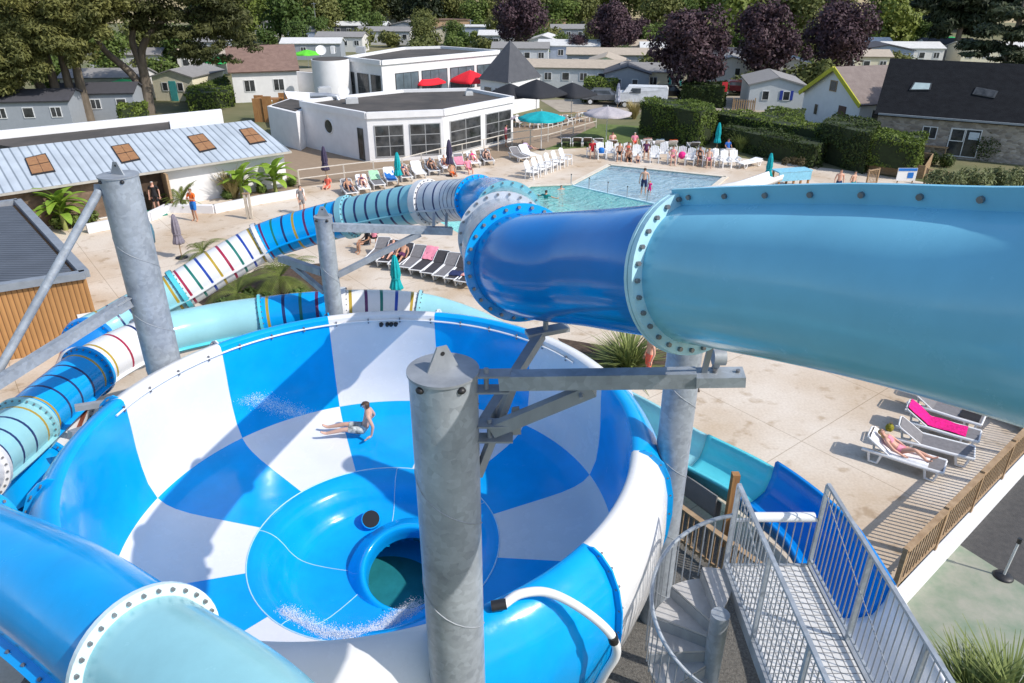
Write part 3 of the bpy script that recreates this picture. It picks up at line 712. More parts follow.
# left column
lp = D(165, 365, 15.8); lt = None
lx, ly = lp.x, lp.y; r_ = ray(117, 176); d_ = ly / r_.y; lz = CH + r_.z * d_
lx = (lp.x + r_.x * d_) / 2
lc = column('steel_column', 'tall galvanised steel column at the left between the bowl and the wooden cabin', lx, ly, lz, .355, R(160))
def atplane(u, v, y): rr = ray(u, v); return V(0, 0, CH) + rr * (y / rr.y)
e0 = V(lx - .3, ly - .22, atplane(101, 190, ly - .2).z); e1 = atplane(-18, 400, 11.4)
b = MB(); b.tube([e0, e1], .078, 10); b.build('tie_rod', GALV, lc)
b = MB(); b.slab(e0 + V(-.1, 0, -.02), e0 + V(.25, .05, -.02), e0 + V(.25, .1, .1), e0 + V(-.1, .05, .1), .03); b.build('lug_plate', GALVD, lc)
f0 = V(lx - .25, ly - .28, atplane(136, 301, ly - .3).z); f1 = atplane(-30, 400, 11.0)
b = MB(); b.beam(f0, f1, .17, .20); b.build('support_arm', GALV, lc)
b = MB(); fork(b, V(lx - .3, ly - .3, f0.z) + V(.1, .05, 0), f1); b.build('fork_bracket', GALVD, lc)
b = MB(); h0 = V(lx - .2, ly - .3, atplane(150, 400, ly).z); b.beam(h0, D(70, 435, 14.2), .15, .15); b.beam(h0 + V(0, -.1, .35), D(75, 408, 15.0), .12, .12); b.build('lower_arm', GALVD, lc)
# right column
rb = G(652, 628, 0); rc = column('steel_column', 'galvanised steel column on the gravel between the bowl rim and the spiral stair', 2.86, 10.75, 8.2, .29)
# slim column far behind the bowl carrying the striped tube
sp_ = D(333, 290, 19.4); sr = ray(322, 217); sz_ = CH + sr.z * sp_.y / sr.y; sx = (sp_.x + sr.x * sp_.y / sr.y) / 2
sc_ = column('steel_column', 'slim galvanised column with side arms under the striped blue tube, behind the bowl', sx, sp_.y, sz_, .225)
ay = sp_.y
a0 = V(sx + .2, ay, atplane(332, 227, ay).z); a1 = atplane(452, 231, ay + 1.0)
b = MB(); b.beam(a0, a1, .16, .2); b.build('support_arm', GALV, sc_)
b = MB(); b.beam(V(sx + .2, ay, atplane(337, 275, ay).z), a0.lerp(a1, .72) + V(0, 0, -.1), .14, .14); b.build('brace', GALVD, sc_)
b = MB()
for t_ in (.84, .95): p = a0.lerp(a1, t_); b.beam(p + V(0, 0, .1), p + V(0, .3, .38), .07, .07)
b.build('saddle_bracket', GALVD, sc_)
b = MB(); p = V(sx - .2, ay, atplane(325, 272, ay).z); q_ = atplane(280, 258, ay + .9); b.beam(p, q_, .16, .18); b.beam(V(sx - .2, ay, atplane(330, 292, ay).z), p.lerp(q_, .7) + V(0, 0, -.1), .12, .12); b.build('support_arm', GALVD, sc_)
# lower arms left of the bowl: ties between the left column and the tube
# ================================================================ open landing flume on the right
fl = thing('open_flume', 'open water chute running down beside the spiral stair, teal then deep blue then white', 'water chute', xy(G(760, 480)) + (0,), 0, None, True)
fc = [(540, 372), (600, 398), (640, 419), (678, 444), (750, 482), (806, 527), (832, 562), (872, 640), (903, 712), (945, 800)]
PF = Path([G(u, v, 1.15) for u, v in fc], 20)
def trough(s0, s1, m, hr, hl, name, w=.66):
    b = MB(); b.sm = True; n = max(3, int((s1 - s0) / .15)); cs = []
    for i in range(n + 1):
        c, T, S, U = PF.frame(s0 + (s1 - s0) * i / n); S = V(S.x, S.y, 0).normalized()
        pr = [(-w - .09, hl - .02), (-w - .09, hl), (-w, hl), (-w + .04, hl * .5 - .25), (-w * .72, -.42), (-w * .3, -.52), (w * .3, -.52), (w * .72, -.42), (w - .04, hr * .5 - .25), (w, hr), (w + .09, hr), (w + .09, hr - .02)]
        pr = [(-x, z) for x, z in pr]
        pr2 = pr[::-1]
        back = [(x * 1.04, z - .05) for x, z in pr2[1:-1]]
        cs.append([c + S * x + V(0, 0, z) for x, z in pr + back])
    loft(b, cs); b.f.append(tuple(range(len(cs[0])))); b.m.append(0); b.s.append(False); k = len(b.v) - len(cs[0]); b.f.append(tuple(range(k, len(b.v)))); b.m.append(0); b.s.append(False)
    return b.build(name, m, fl)
q = PF.at_ctrl
trough(0, q(3.2), TEAL, .12, .1, 'chute_section'); trough(q(3.2) + .01, q(4.05), AQUA, .15, .1, 'chute_section')
trough(q(4.05) + .01, q(6.5), DBLUE, .36, .1, 'chute_section'); trough(q(6.5) + .01, q(9), WHITE, .34, .12, 'chute_section')
b = MB(); b.beam(G(664, 470, .8), G(716, 506, .8), .04, .55); b.beam(G(668, 474, .35), G(720, 512, .35), .04, .5)
b.build('side_panel', mat('grey_panel', (.20, .20, .20), .7), fl)
for u, v in ((700, 470), (762, 520), (830, 580), (880, 660)):
    b = MB(); p = G(u, v, .6); b.beam((p.x, p.y, 0), (p.x, p.y, .6), .12, .12, (0, 1, 0)); b.build('leg', GALVD, fl)
# ================================================================ spiral stair and gangway
SX, SY, SZ = 3.04, 7.75, 3.3
st = thing('spiral_stair', 'grey steel spiral stair with curved handrail winding down to the gravel', 'stairs', (SX, SY, 0), 0, None, True)
b = MB(); b.sm = True; b.cyl((SX, SY, 0), (SX, SY, SZ - .02), .135, None, 24); b.build('newel_post', GALV, st)
STEPM = mat('stair_tread', (.46, .45, .44), .7, var=.12, scale=5, bump=.1, bscale=60)
SR = .98
for i in range(13):
    a0_ = R(58 + 30 * i); a1_ = a0_ + R(34); z = SZ - .06 - .24 * i
    if z < .12: break
    b = MB(); pl = [(SX + .1 * math.cos(a0_), SY + .1 * math.sin(a0_))] + [(SX + SR * math.cos(a0_ + (a1_ - a0_) * t / 5), SY + SR * math.sin(a0_ + (a1_ - a0_) * t / 5)) for t in range(6)] + [(SX + .1 * math.cos(a1_), SY + .1 * math.sin(a1_))]
    b.prism(pl, z - .035, z); s_ = b.build('step', STEPM, st)
    b = MB(); d0 = V(math.cos(a1_), math.sin(a1_), 0); d0_ = V(math.cos(a1_ - R(31)), math.sin(a1_ - R(31)), 0)
    e = V(math.cos(a0_ + R(2)), math.sin(a0_ + R(2)), 0)
    for d1 in (d0, ): b.beam(V(SX, SY, z - .14) + d1 * .12, V(SX, SY, z - .14) + d1 * (SR + .005), .02, .205)
    b.build('riser', GALVD, s_)
hpts = [V(SX + (SR + .03) * math.cos(R(74 + 4 * i)), SY + (SR + .03) * math.sin(R(74 + 4 * i)), SZ + .98 - .24 * (4 * i) / 30) for i in range(0, 76)]
b = MB(); b.tube([V(SX + .35, SY + .98, SZ + 1.02)] + hpts, .032, 10); b.build('handrail', GALV, st)
for i in range(1, 75, 2):
    p = hpts[i]; b = MB(); b.tube([p, V(p.x, p.y, max(.02, p.z - 1.08))], .010, 6); b.build('baluster', GALVD, st)
gw = thing('steel_gangway', 'steel gangway with tall barred railings at the head of the spiral stair', 'gangway', (4.05, 6.5, 0), 0, None, True)
GX0, GX1, GY0, GY1, GZ, RZ = 3.36, 4.68, 3.2, 8.72, 3.3, 4.87
gm = bpy.data.materials.new('steel_grating'); gm.use_nodes = True
n_ = gm.node_tree.nodes; p_ = n_['Principled BSDF']; p_.inputs['Roughness'].default_value = .6; p_.inputs['Metallic'].default_value = .15
br = n_.new('ShaderNodeTexBrick'); br.offset = 0; br.inputs['Scale'].default_value = 1; br.inputs['Brick Width'].default_value = .11; br.inputs['Row Height'].default_value = .11; br.inputs['Mortar Size'].default_value = .008
br.inputs['Color1'].default_value = (.72, .71, .69, 1); br.inputs['Color2'].default_value = (.66, .65, .63, 1); br.inputs['Mortar'].default_value = (.22, .22, .22, 1)
tc_ = n_.new('ShaderNodeTexCoord'); gm.node_tree.links.new(tc_.outputs['Object'], br.inputs['Vector']); gm.node_tree.links.new(br.outputs['Color'], p_.inputs['Base Color'])
b = MB(); b.box(((GX0 + GX1) / 2 , (GY0 + GY1) / 2, GZ - .02), (GX1 - GX0 - .06, GY1 - GY0 - .06, .03)); b.build('floor_grating', gm, gw)
b = MB()
for x in (GX0, GX1): b.box((x, (GY0 + GY1) / 2, GZ - .09), (.05, GY1 - GY0, .2))
b.box(((GX0 + GX1) / 2, GY1, GZ - .09), (GX1 - GX0 - .06, .05, .2)); b.build('edge_beam', GALVD, gw)
for (x, y) in ((GX0, GY1 - .1), (GX1, GY1 - .1), (GX1, 5.2), (GX0, 5.0)):
    b = MB(); b.beam((x, y, 0), (x, y, GZ - .2), .12, .12, (0, 1, 0)); b.build('support_post', GALVD, gw)
for x in (GX0, GX1):
    b = MB(); b.beam((x, GY1, RZ), (x, GY0, RZ), .055, .045); b.beam((x, GY1 - .02, GZ + .12), (x, GY0, GZ + .12), .04, .03)
    rl = b.build('railing', GALV, gw)
    for y in (GY1, GY1 - 1.45, GY1 - 2.9, GY1 - 4.35):
        b = MB(); b.beam((x, y, GZ - .15), (x, y, RZ - .02), .055, .05, (0, 1, 0)); b.build('post', GALV, rl)
    y = GY1 - .12
    while y > GY0 + .1:
        if min(abs(y - (GY1 - 1.45 * k)) for k in range(4)) > .05:
            b = MB(); b.cyl((x, y, GZ + .12), (x, y, RZ - .01), .009, None, 6); b.build('bar', GALVD, rl)
        y -= .118
    b = MB(); b.tube([V(x + (.03 if x < 4 else -.03), GY1 - .02, RZ - .12)] + [V(x + (.03 if x < 4 else -.03), GY1 - t * .4, RZ - .12 - 1.2 * min(1, t * .115)) for t in range(1, 10)], .008, 6); b.build('cable', GALVD, rl)
b = MB(); b.beam((GX0 + .03, GY1, 4.20), (GX1 - .03, GY1, 4.20), .04, .04); gt = b.build('end_rail', GALV, gw)
b = MB(); b.sm = True; b.cyl((GX0 + .28, GY1 - .005, 4.26), (GX1 - .1, GY1 - .005, 4.26), .075, None, 16); b.build('white_roller', WPLAS, gt)
for i in range(1, 11):
    x = GX0 + (GX1 - GX0) * i / 11; b = MB(); b.cyl((x, GY1, GZ), (x, GY1, 4.19), .009, None, 6); b.build('bar', GALVD, gt)
# ================================================================ wooden fences
def picket_fence(name, label, P0, P1, h, z0, post=2.0, gap=.15, mt=WOODL, wall=None):
    P0 = Vector(P0); P1 = Vector(P1); L = (P1 - P0).length; d = (P1 - P0) / L; rz = math.atan2(d.y, d.x)
    t = thing(name, label, 'fence', (P0.x, P0.y, 0), 0, None, True)
    n = int(round(L / post))
    for i in range(n + 1):
        p = P0 + d * (L * i / n); b = MB(); b.box((p.x, p.y, z0 + h / 2 + .03), (.09, .09, h + .06), rz); b.build('post', mt, t)
    b = MB(); m = (P0 + P1) / 2
    b.box((m.x, m.y, z0 + h - .01), (L, .13, .04), rz); b.box((m.x, m.y, z0 + .16), (L, .04, .07), rz); b.build('rail', mt, t)
    b = MB(); k = int(L / gap)
    for i in range(k):
        p = P0 + d * (gap * (i + .5)); b.box((p.x, p.y, z0 + h / 2 + .02), (.042, .022, h - .12), rz)
    b.build('pickets', mt, t); return t
f0_ = G(893, 592, .28); f1_ = G(1075, 400, .28)
picket_fence('picket_fence', 'brown wooden picket fence on a low white wall along the sunny deck at right', f0_, f1_, 1.12, .28)
b = MB(); dw = (f1_ - f0_).normalized(); m_ = (f0_ + f1_) / 2; b.box((m_.x + .08, m_.y - .1, .14), ((f1_ - f0_).length + .3, .24, .272), math.atan2(dw.y, dw.x))
tag(b.build('low_wall', RENDER, None, (m_.x, m_.y, 0)), 'low white rendered wall carrying the brown picket fence at right', 'wall')
picket_fence('picket_fence', 'brown wooden fence half hidden under the gangway beside the spiral stair', G(672, 540, 0), G(800, 640, 0), 1.05, 0.02)
b = MB(); p = G(724, 545, 0); b.box((p.x, p.y, 1.0), (.16, .16, 2.0)); tag(b.build('wooden_post', WOOD, None, (p.x, p.y, 0)), 'stout orange brown wooden post under the gangway by the teal chute', 'post')
# stanchion on the green court
p = G(1003, 577, 0); sn = thing('barrier_post', 'short white barrier post on a round black foot on the green court', 'barrier post', p, R(20))
b = MB(); b.sm = True; b.lathe([(.02, .0), (.20, .0), (.20, .03), (.17, .06), (.06, .08), (.02, .08)], n=20); b.build('foot', BLACK, sn)
b = MB(); b.cyl((0, 0, .06), (.06, .0, .95), .026, None, 10); b.build('pole', mat('pale_post', (.6, .62, .62), .5), sn)
b = MB(); b.cyl((.06, 0, .93), (.065, 0, 1.05), .045, None, 10); b.build('belt_head', BLACK, sn)
# ================================================================ vegetation
def tree_proto(name, mats, h, rad, n, leaf, kind='round', seed=1, trunk_r=.2, clear=.3):
    """one tree in its own frame: tapered trunk with limbs, crown of leaf faces"""
    r = random.Random(seed); t = thing(name, None, 'tree'); b = MB(); b.sm = True
    lean = V(r.uniform(-.3, .3), r.uniform(-.3, .3), 0)
    b.tube([V(0, 0, 0), V(lean.x * .3, lean.y * .3, h * clear), V(lean.x, lean.y, h * .72)], [trunk_r * 1.25, trunk_r, trunk_r * .35], 8)
    cl = []
    if kind == 'round':
        for i in range(18 if leaf < .25 else 13):
            a = r.random() * 6.28; k = math.sqrt(r.random()); z = h * (clear + (1 - clear) * (.18 + .72 * r.random()))
            f = math.sin(math.pi * min(1, max(.08, (z / h - clear) / (1 - clear) * .92 + .06))) ** .7
            c = V(rad * .72 * k * f * math.cos(a), rad * .72 * k * f * math.sin(a), z); cl.append((c, rad * (r.uniform(.22, .44) if leaf < .25 else r.uniform(.3, .5))))
            if i < 5: b.tube([V(lean.x * .3, lean.y * .3, h * clear), c.lerp(V(0, 0, h * clear), .3)], [trunk_r * .5, .03], 5)
        if leaf < .25:
            for i in range(9):
                a = i * 2.4 + r.random(); z = r.uniform(.42, .98); c = V(math.cos(a) * rad * r.uniform(.7, 1.0) * math.sin(math.pi * z) ** .6, math.sin(a) * rad * r.uniform(.7, 1.0) * math.sin(math.pi * z) ** .6, h * z)
                cl.append((c, rad * r.uniform(.14, .24)))
        cl.append((V(0, 0, h * .72), rad * .55)); cl.append((V(0, 0, h * .45), rad * .6))
    elif kind == 'cone':
        for i in range(16):
            z = h * (.1 + .86 * i / 16); rr = rad * (1 - .86 * i / 16); a = i * 2.4
            cl.append((V(math.cos(a) * rr * .4, math.sin(a) * rr * .4, z), (rr * .75 + .2, rr * .75 + .2, h * .07)))
    elif kind == 'bush':
        for i in range(7):
            a = r.random() * 6.28; k = r.random(); cl.append((V(rad * .6 * k * math.cos(a), rad * .6 * k * math.sin(a), h * r.uniform(.35, .65)), (rad * .5, rad * .5, h * .38)))
    b.build('trunk', TRUNK, t)
    obj('crown', leaf_mesh('crown', [(tuple(c), q) for c, q in cl], n, leaf, mats, seed=seed), t)
    return t
far_olive = tree_proto('olive_tree', L_OLIVE, 9, 5.2, 3600, .34, seed=3, clear=.06)
far_green = tree_proto('leafy_tree', L_GREEN, 9, 5.0, 3600, .34, seed=5, clear=.06)
far_lime = tree_proto('bright_tree', L_LIME, 8.5, 4.6, 3400, .32, seed=8, clear=.08)
far_dark = tree_proto('dark_tree', L_DARK, 11, 5.0, 3800, .36, seed=11, clear=.05)
shrub = tree_proto('shrub', L_OLIVE, 2.4, 2.0, 1300, .2, 'bush', seed=4, trunk_r=.08, clear=.1)
shrubg = tree_proto('shrub', L_GREEN, 2.2, 1.6, 1300, .17, 'bush', seed=6, trunk_r=.08, clear=.1)
plum = tree_proto('plum_tree', L_PLUM, 8.5, 4.6, 10500, .21, seed=13, trunk_r=.22, clear=.26)
plum2 = tree_proto('plum_tree', L_PLUM, 8.3, 4.3, 10500, .21, seed=21, trunk_r=.22, clear=.26)
def put(proto, u, v, sc, label, group=None, rz=None, z=0.):
    p = G(u, v, 0); p.z = hz(p.x, p.y) if p.y > 200 else 0
    return place(proto, p, rz if rz is not None else random.random() * 6.28, label, group, sc)
KINDW = {'o': (far_olive, 'olive'), 'g': (far_green, 'mid green'), 'l': (far_lime, 'bright yellow green'), 'd': (far_dark, 'dark evergreen')}
ORD = ['first', 'second', 'third', 'fourth', 'fifth', 'sixth', 'seventh', 'eighth', 'ninth', 'tenth', 'eleventh', 'twelfth', 'thirteenth', 'fourteenth', 'fifteenth', 'sixteenth', 'seventeenth', 'eighteenth', 'nineteenth', 'twentieth']
def belt(rowname, items):
    cnt = {}
    for (k, u, v, sc) in items:
        pr, w_ = KINDW[k]; cnt[k] = cnt.get(k, 0) + 1
        put(pr, u, v, sc, f'{w_} tree, {ORD[cnt[k]-1]} such from the left in the {rowname}', 'trees of the far belt')
belt('front row of the belt', [('l', 246, 43, .95), ('g', 290, 42, 1.1), ('o', 322, 40, .95), ('g', 352, 36, 1.0), ('o', 378, 31, 1.05), ('d', 400, 30, 1.05), ('d', 428, 34, 1.25), ('o', 452, 33, .85), ('g', 475, 35, .8), ('o', 497, 34, .85), ('o', 540, 36, .9), ('g', 562, 37, .85), ('o', 585, 36, .9), ('o', 655, 38, 1.0), ('g', 672, 36, .9), ('l', 735, 48, 1.35), ('o', 790, 44, 1.1), ('l', 878, 52, 1.2), ('o', 905, 48, 1.1)])
belt('back row of the belt', [('g', 205, 34, 1.1), ('l', 262, 30, 1.2), ('o', 285, 28, 1.2), ('l', 312, 29, 1.25), ('o', 338, 27, 1.3), ('g', 363, 25, 1.3), ('o', 388, 23, 1.35), ('g', 412, 22, 1.3), ('g', 446, 26, .7), ('o', 470, 27, .65), ('g', 492, 27, .62), ('o', 518, 25, .8), ('g', 545, 24, 1.3), ('o', 570, 25, 1.5), ('l', 600, 24, 1.4), ('o', 628, 25, 1.5), ('o', 652, 24, 1.3), ('l', 690, 26, 1.4), ('g', 715, 26, 1.4), ('l', 752, 28, 1.5), ('o', 800, 26, 1.3), ('o', 835, 28, 1.0), ('g', 925, 30, 1.3), ('d', 955, 30, 1.5), ('o', 985, 32, 1.5), ('d', 1018, 32, 1.5)])
belt('topmost hill row', [('o', 215, 13, 1.6), ('g', 255, 12, 1.7), ('o', 300, 12, 1.6), ('d', 335, 10, 1.4), ('g', 375, 10, 1.6), ('o', 408, 9, 1.5), ('o', 530, 12, 1.3), ('g', 555, 11, 1.5), ('o', 590, 12, 1.6), ('g', 625, 12, 1.6), ('l', 660, 12, 1.6), ('o', 700, 12, 1.7), ('g', 740, 12, 1.7), ('o', 780, 12, 1.5), ('d', 940, 14, 1.6), ('g', 980, 13, 1.6), ('d', 1020, 14, 1.6)])
# nearer single trees among the mobile homes
put(far_olive, 421, 47, .52, 'round brownish green tree between the white mobile homes behind the clubhouse')
put(shrub, 362, 50, 1.5, 'wide olive shrub behind the clubhouse roof, largest of the pair')
put(shrub, 392, 47, 1.2, 'smaller olive shrub behind the clubhouse roof')
put(far_lime, 475, 49, .33, 'small yellow green tree beside the flat roofed tan homes')
put(far_green, 322, 44, .5, 'small green tree beside the grey home behind the brown roof')
put(far_green, 300, 50, .5, 'dark green tree behind the brown tiled roof')
put(far_green, 622, 70, .33, 'small bush like tree behind the lime green parasol')
put(shrubg, 541, 62, 1.2, 'green shrub at the gable of the white and blue home')
put(shrubg, 575, 66, 1.0, 'green shrub under the small purple tree')
put(shrub, 644, 92, .8, 'olive shrub between the grey gable home and the van')
put(far_lime, 740, 42, .9, 'bright green tree glowing between two purple plum trees')
put(plum, 518, 55, 1.05, 'purple plum tree rising behind the slate pyramid roof')
put(plum2, 612, 62, .92, 'purple plum tree behind the long beige mobile home roof')
put(plum2, 640, 58, .65, 'smaller purple plum tree between the two big purple trees')
put(plum, 577, 62, .42, 'small reddish purple tree in front of the blue grey home')
put(plum, 687, 102, .96, 'large purple plum tree with pale trunk behind the parked van')
put(plum2, 763, 88, 1.03, 'tall purple plum tree left of the yellow trimmed house')
put(plum, 833, 84, 1.0, 'purple plum tree directly behind the yellow trimmed house')
# shrubs and low hedging among the mobile homes
for u, v, k, lb in ((250, 60, 'o', 'left of the round tower'), (268, 45, 'g', 'below the far white gabled home'), (330, 46, 'o', 'behind the tower pole'), (352, 43, 'g', 'below the long dark walled home'), (418, 60, 'o', 'right behind the clubhouse parapet'), (455, 52, 'g', 'right of the cream gabled home'), (430, 50, 'o', 'left of the cream gabled home'), (466, 47, 'g', 'at the corner of the bluish flat roofed home'), (488, 56, 'o', 'under the left plum tree'),
    (550, 46, 'o', 'before the pinkish tan box home'), (590, 56, 'g', 'under the second plum tree'), (604, 60, 'o', 'beside the second plum trunk'), (648, 72, 'g', 'left of the largest plum crown'), (660, 84, 'o', 'below the largest plum crown'), (707, 76, 'g', 'right below the largest plum crown'), (742, 92, 'o', 'by the dark car'), (722, 70, 'g', 'between two plum crowns'), (806, 92, 'o', 'behind the white home with blue shutters'), (798, 76, 'g', 'under the third plum crown'), (846, 70, 'o', 'behind the yellow trimmed roof'), (900, 70, 'o', 'above the left end of the slate ridge'), (930, 56, 'g', 'far behind the slate ridge'), (968, 62, 'o', 'behind the slate ridge beside the conifer'), (166, 84, 'g', 'behind the forked cypress'), (234, 70, 'g', 'left of the brown tiled roof'), (150, 80, 'o', 'between the cypress trunks')):
    put(shrub if k == 'o' else shrubg, u, v, random.uniform(.9, 1.5), f"{'olive' if k == 'o' else 'green'} shrub {lb}", 'shrubs among the mobile homes')
for i, (pr, u, v, sc, lb) in enumerate(((far_green, 182, 72, .62, 'green tree between the cream gabled home and the far pale home'), (far_olive, 150, 70, .7, 'olive tree right behind the cypress fork'), (far_green, 112, 78, .6, 'green tree behind the long white home under the cypresses'), (far_olive, 232, 52, .75, 'olive tree left behind the brown tiled roof'), (far_green, 60, 96, .5, 'green tree between the two grey homes at far left'), (far_lime, 30, 80, .7, 'bright tree at the far left behind the cypress trunks'), (far_green, 376, 40, .55, 'green tree behind the olive shrubs beyond the clubhouse'), (far_olive, 340, 36, .7, 'olive tree beside the long dark walled home'), (far_green, 455, 45, .45, 'green tree right of the cream gabled home behind the clubhouse'), (far_olive, 500, 46, .6, 'olive tree left of the first plum crown'), (far_green, 535, 47, .55, 'green tree right below the first plum crown'), (far_olive, 592, 50, .5, 'olive tree left of the second plum trunk'), (far_green, 560, 55, .35, 'little green tree before the pinkish tan box home'), (far_green, 655, 60, .55, 'green tree right of the smaller purple tree'), (far_olive, 712, 66, .6, 'olive tree between the two largest plum crowns'), (far_green, 740, 66, .5, 'green tree left of the right plum trunk'), (far_olive, 806, 70, .6, 'olive tree between the third and the rightmost plum crown'), (far_lime, 868, 50, .75, 'bright tree right of the rightmost plum crown'), (far_green, 915, 52, .6, 'green tree above the slate roof ridge'), (far_olive, 900, 44, .7, 'olive tree left of the wide dark conifer'), (far_green, 775, 60, .6, 'green tree behind the third plum crown'), (far_olive, 425, 40, .6, 'olive tree behind the round brownish tree'))):
    put(pr, u, v, sc, lb, 'small trees among the mobile homes')
# ---------------------------------------------------------------- big cypresses on the left
def cypress(name, label, base, limbs, n, seed, mm=L_PINE, leaf=.19):
    r = random.Random(seed); t = thing(name, label, 'tree', base, 0, None, True); b = MB(); b.sm = True; cl = []
    for pts, r0, crowns in limbs:
        P = spline([Vector(base) + Vector(p) for p in pts], 5); k = len(P)
        b.tube(P, [max(.05, r0 * (1 - .72 * i / k)) for i in range(k)], 9)
        for (c, rx, rz_) in crowns: cl.append((tuple(Vector(c)), (rx, rx * .9, rz_)))
    b.build('trunk', TRUNK, t)
    sub = []
    for c, q_ in cl:
        for i in range(12):
            a = r.random() * 6.28; k = r.random() ** .5
            sub.append(((c[0] + q_[0] * k * math.cos(a) * .85, c[1] + q_[1] * k * math.sin(a) * .85, c[2] + q_[2] * r.uniform(-.6, .8)), (q_[0] * r.uniform(.30, .48), q_[1] * r.uniform(.30, .48), q_[2] * r.uniform(.22, .42))))
    obj('crown', leaf_mesh('crown', sub, n, leaf, mm, asp=.33, up=.55, shell=.3, droop=.25, seed=seed), t); return t
pb1 = G(52, 122); pb2 = G(84, 122); pb3 = G(147, 114)
cypress('cypress_tree', 'broad yellowish cypress with several leaning trunks at the far left', pb1, [
    ([(0, 0, 0), (-2.2, 0, 3.0), (-4.6, 0, 5.0)], .5, [((-5.5, 0, 6.4), 3.6, 2.0), ((-3, -2.5, 5.4), 3.2, 1.7), ((-2.5, -3, 4.6), 2.8, 1.6), ((-.5, -3, 5.8), 2.6, 1.6), ((-3, -2, 7.2), 3, 1.9), ((.8, -3, 4.6), 2.0, 1.1), ((-1.5, -3.5, 3.4), 2.2, 1.0), ((1.6, -2, 7.6), 2.6, 1.7), ((-3.6, -4, 3.2), 2.0, .9), ((-8, -1, 7.5), 3.4, 2.2), ((-6.5, -2, 4.6), 3.4, 1.8), ((-1.5, -3, 4.6), 2.4, 1.4), ((-4.2, -3, 3.4), 3.0, 1.5), ((-9, -2, 3.4), 3.4, 1.6), ((-6.5, -4, 3.0), 3.0, 1.4), ((-2.4, -4, 3.6), 2.4, 1.3), ((-12, 0, 7), 4, 3), ((-12, 0, 11), 4, 3), ((-10, 0, 5.6), 3.0, 1.8)]),
    ([(.5, .3, 0), (-.6, .3, 4), (-1.5, .5, 8)], .5, [((-1.5, 0, 8.6), 3.8, 2.2), ((-4, 1, 11), 4.0, 2.4), ((-7.5, 1, 10.6), 4.0, 2.6), ((-4.5, -1, 8.4), 3.8, 2.0), ((-10, 1, 9), 3.6, 2.4)]),
    ([(1.0, 0, 0), (1.1, 0, 4.5), (.6, .5, 11)], .5, [((.5, 0, 11.5), 3.4, 2.0), ((-2, 0, 14), 3.6, 2.2), ((1, -1.5, 8.0), 2.4, 1.4), ((-6, 0, 14), 4.2, 2.6), ((-9, 0, 13), 4, 2.6), ((-4, 0, 16.5), 5, 2.6)])], 120000, 31)
cypress('cypress_tree', 'tall straight trunked cypress, second from the left edge', pb2, [
    ([(-.4, 0, 0), (-.5, 0, 5), (-.6, .5, 12)], .45, [((-.6, 0, 12.4), 4.0, 2.6), ((1.8, -.5, 9.2), 3.2, 2.0), ((3.6, -.5, 9.6), 3.0, 1.9), ((.2, -2, 6.4), 2.0, 1.0), ((-1.5, -1.5, 7.0), 3.0, 1.7)]),
    ([(.5, 0, 0), (.6, 0, 5), (1.6, 0, 12)], .5, [((1.6, 0, 12.8), 3.2, 2.0), ((3.0, -1, 10.4), 2.8, 1.6), ((1.0, -1.5, 15), 3.4, 2.0), ((1.2, -2, 6.6), 2.6, 1.5), ((3.2, -1, 7.8), 2.4, 1.4), ((-.4, -2.5, 8.6), 2.8, 1.7), ((-2.2, -3, 5.4), 2.4, 1.4), ((2.6, -2, 5.8), 2.2, 1.2), ((4.2, 0, 13), 3.2, 2.2), ((2, 0, 17), 4, 2.2)])], 56000, 37)
cypress('cypress_tree', 'dark cypress with forked trunk behind the metal roofed building', pb3, [
    ([(0, 0, 0), (-.4, 0, 3.2), (-2.6, 0, 5.6), (-3.6, .2, 8)], .48, [((-3.4, .5, 8.8), 3.2, 1.8), ((-2, 0, 11), 3.6, 2.2), ((-4.4, 0, 7.4), 2.0, .9)]),
    ([(.3, 0, 0), (.5, 0, 4), (0, .2, 6.4), (1.2, .3, 9)], .52, [((1, 0, 9.8), 3.6, 2.0), ((-.5, 0, 13), 4.0, 2.6), ((1, 0, 15.5), 4, 2.2)]),
    ([(.6, 0, 2), (.8, 0, 5.6), (3.2, 0, 8), (6, .2, 8.8)], .42, [((6.6, 0, 9.0), 3.0, 1.5), ((4.4, 0, 7.0), 2.6, 1.0), ((7.6, 0, 7.2), 2.4, 1.1), ((4.2, 0, 11.2), 3.4, 1.7), ((8.0, .5, 11.3), 2.6, 1.5), ((5, 0, 13.4), 3.8, 2.2), ((2, 0, 7.9), 2.2, 1.2), ((5.6, 0, 5.6), 2.6, 1.0), ((8.6, 0, 9.2), 2.8, 1.8), ((7.4, 0, 14.6), 3.2, 2.2), ((9, 0, 6.4), 2.4, 1.3), ((7.4, -1, 5.2), 2.2, .9), ((-4.6, 0, 10), 2.6, 2), ((-3.5, 0, 14), 3.4, 2.4)])], 70000, 41, leafmat('shaded_cypress_foliage', (.13, .135, .045), (.042, .052, .02), rnd=.05, scale=.5))
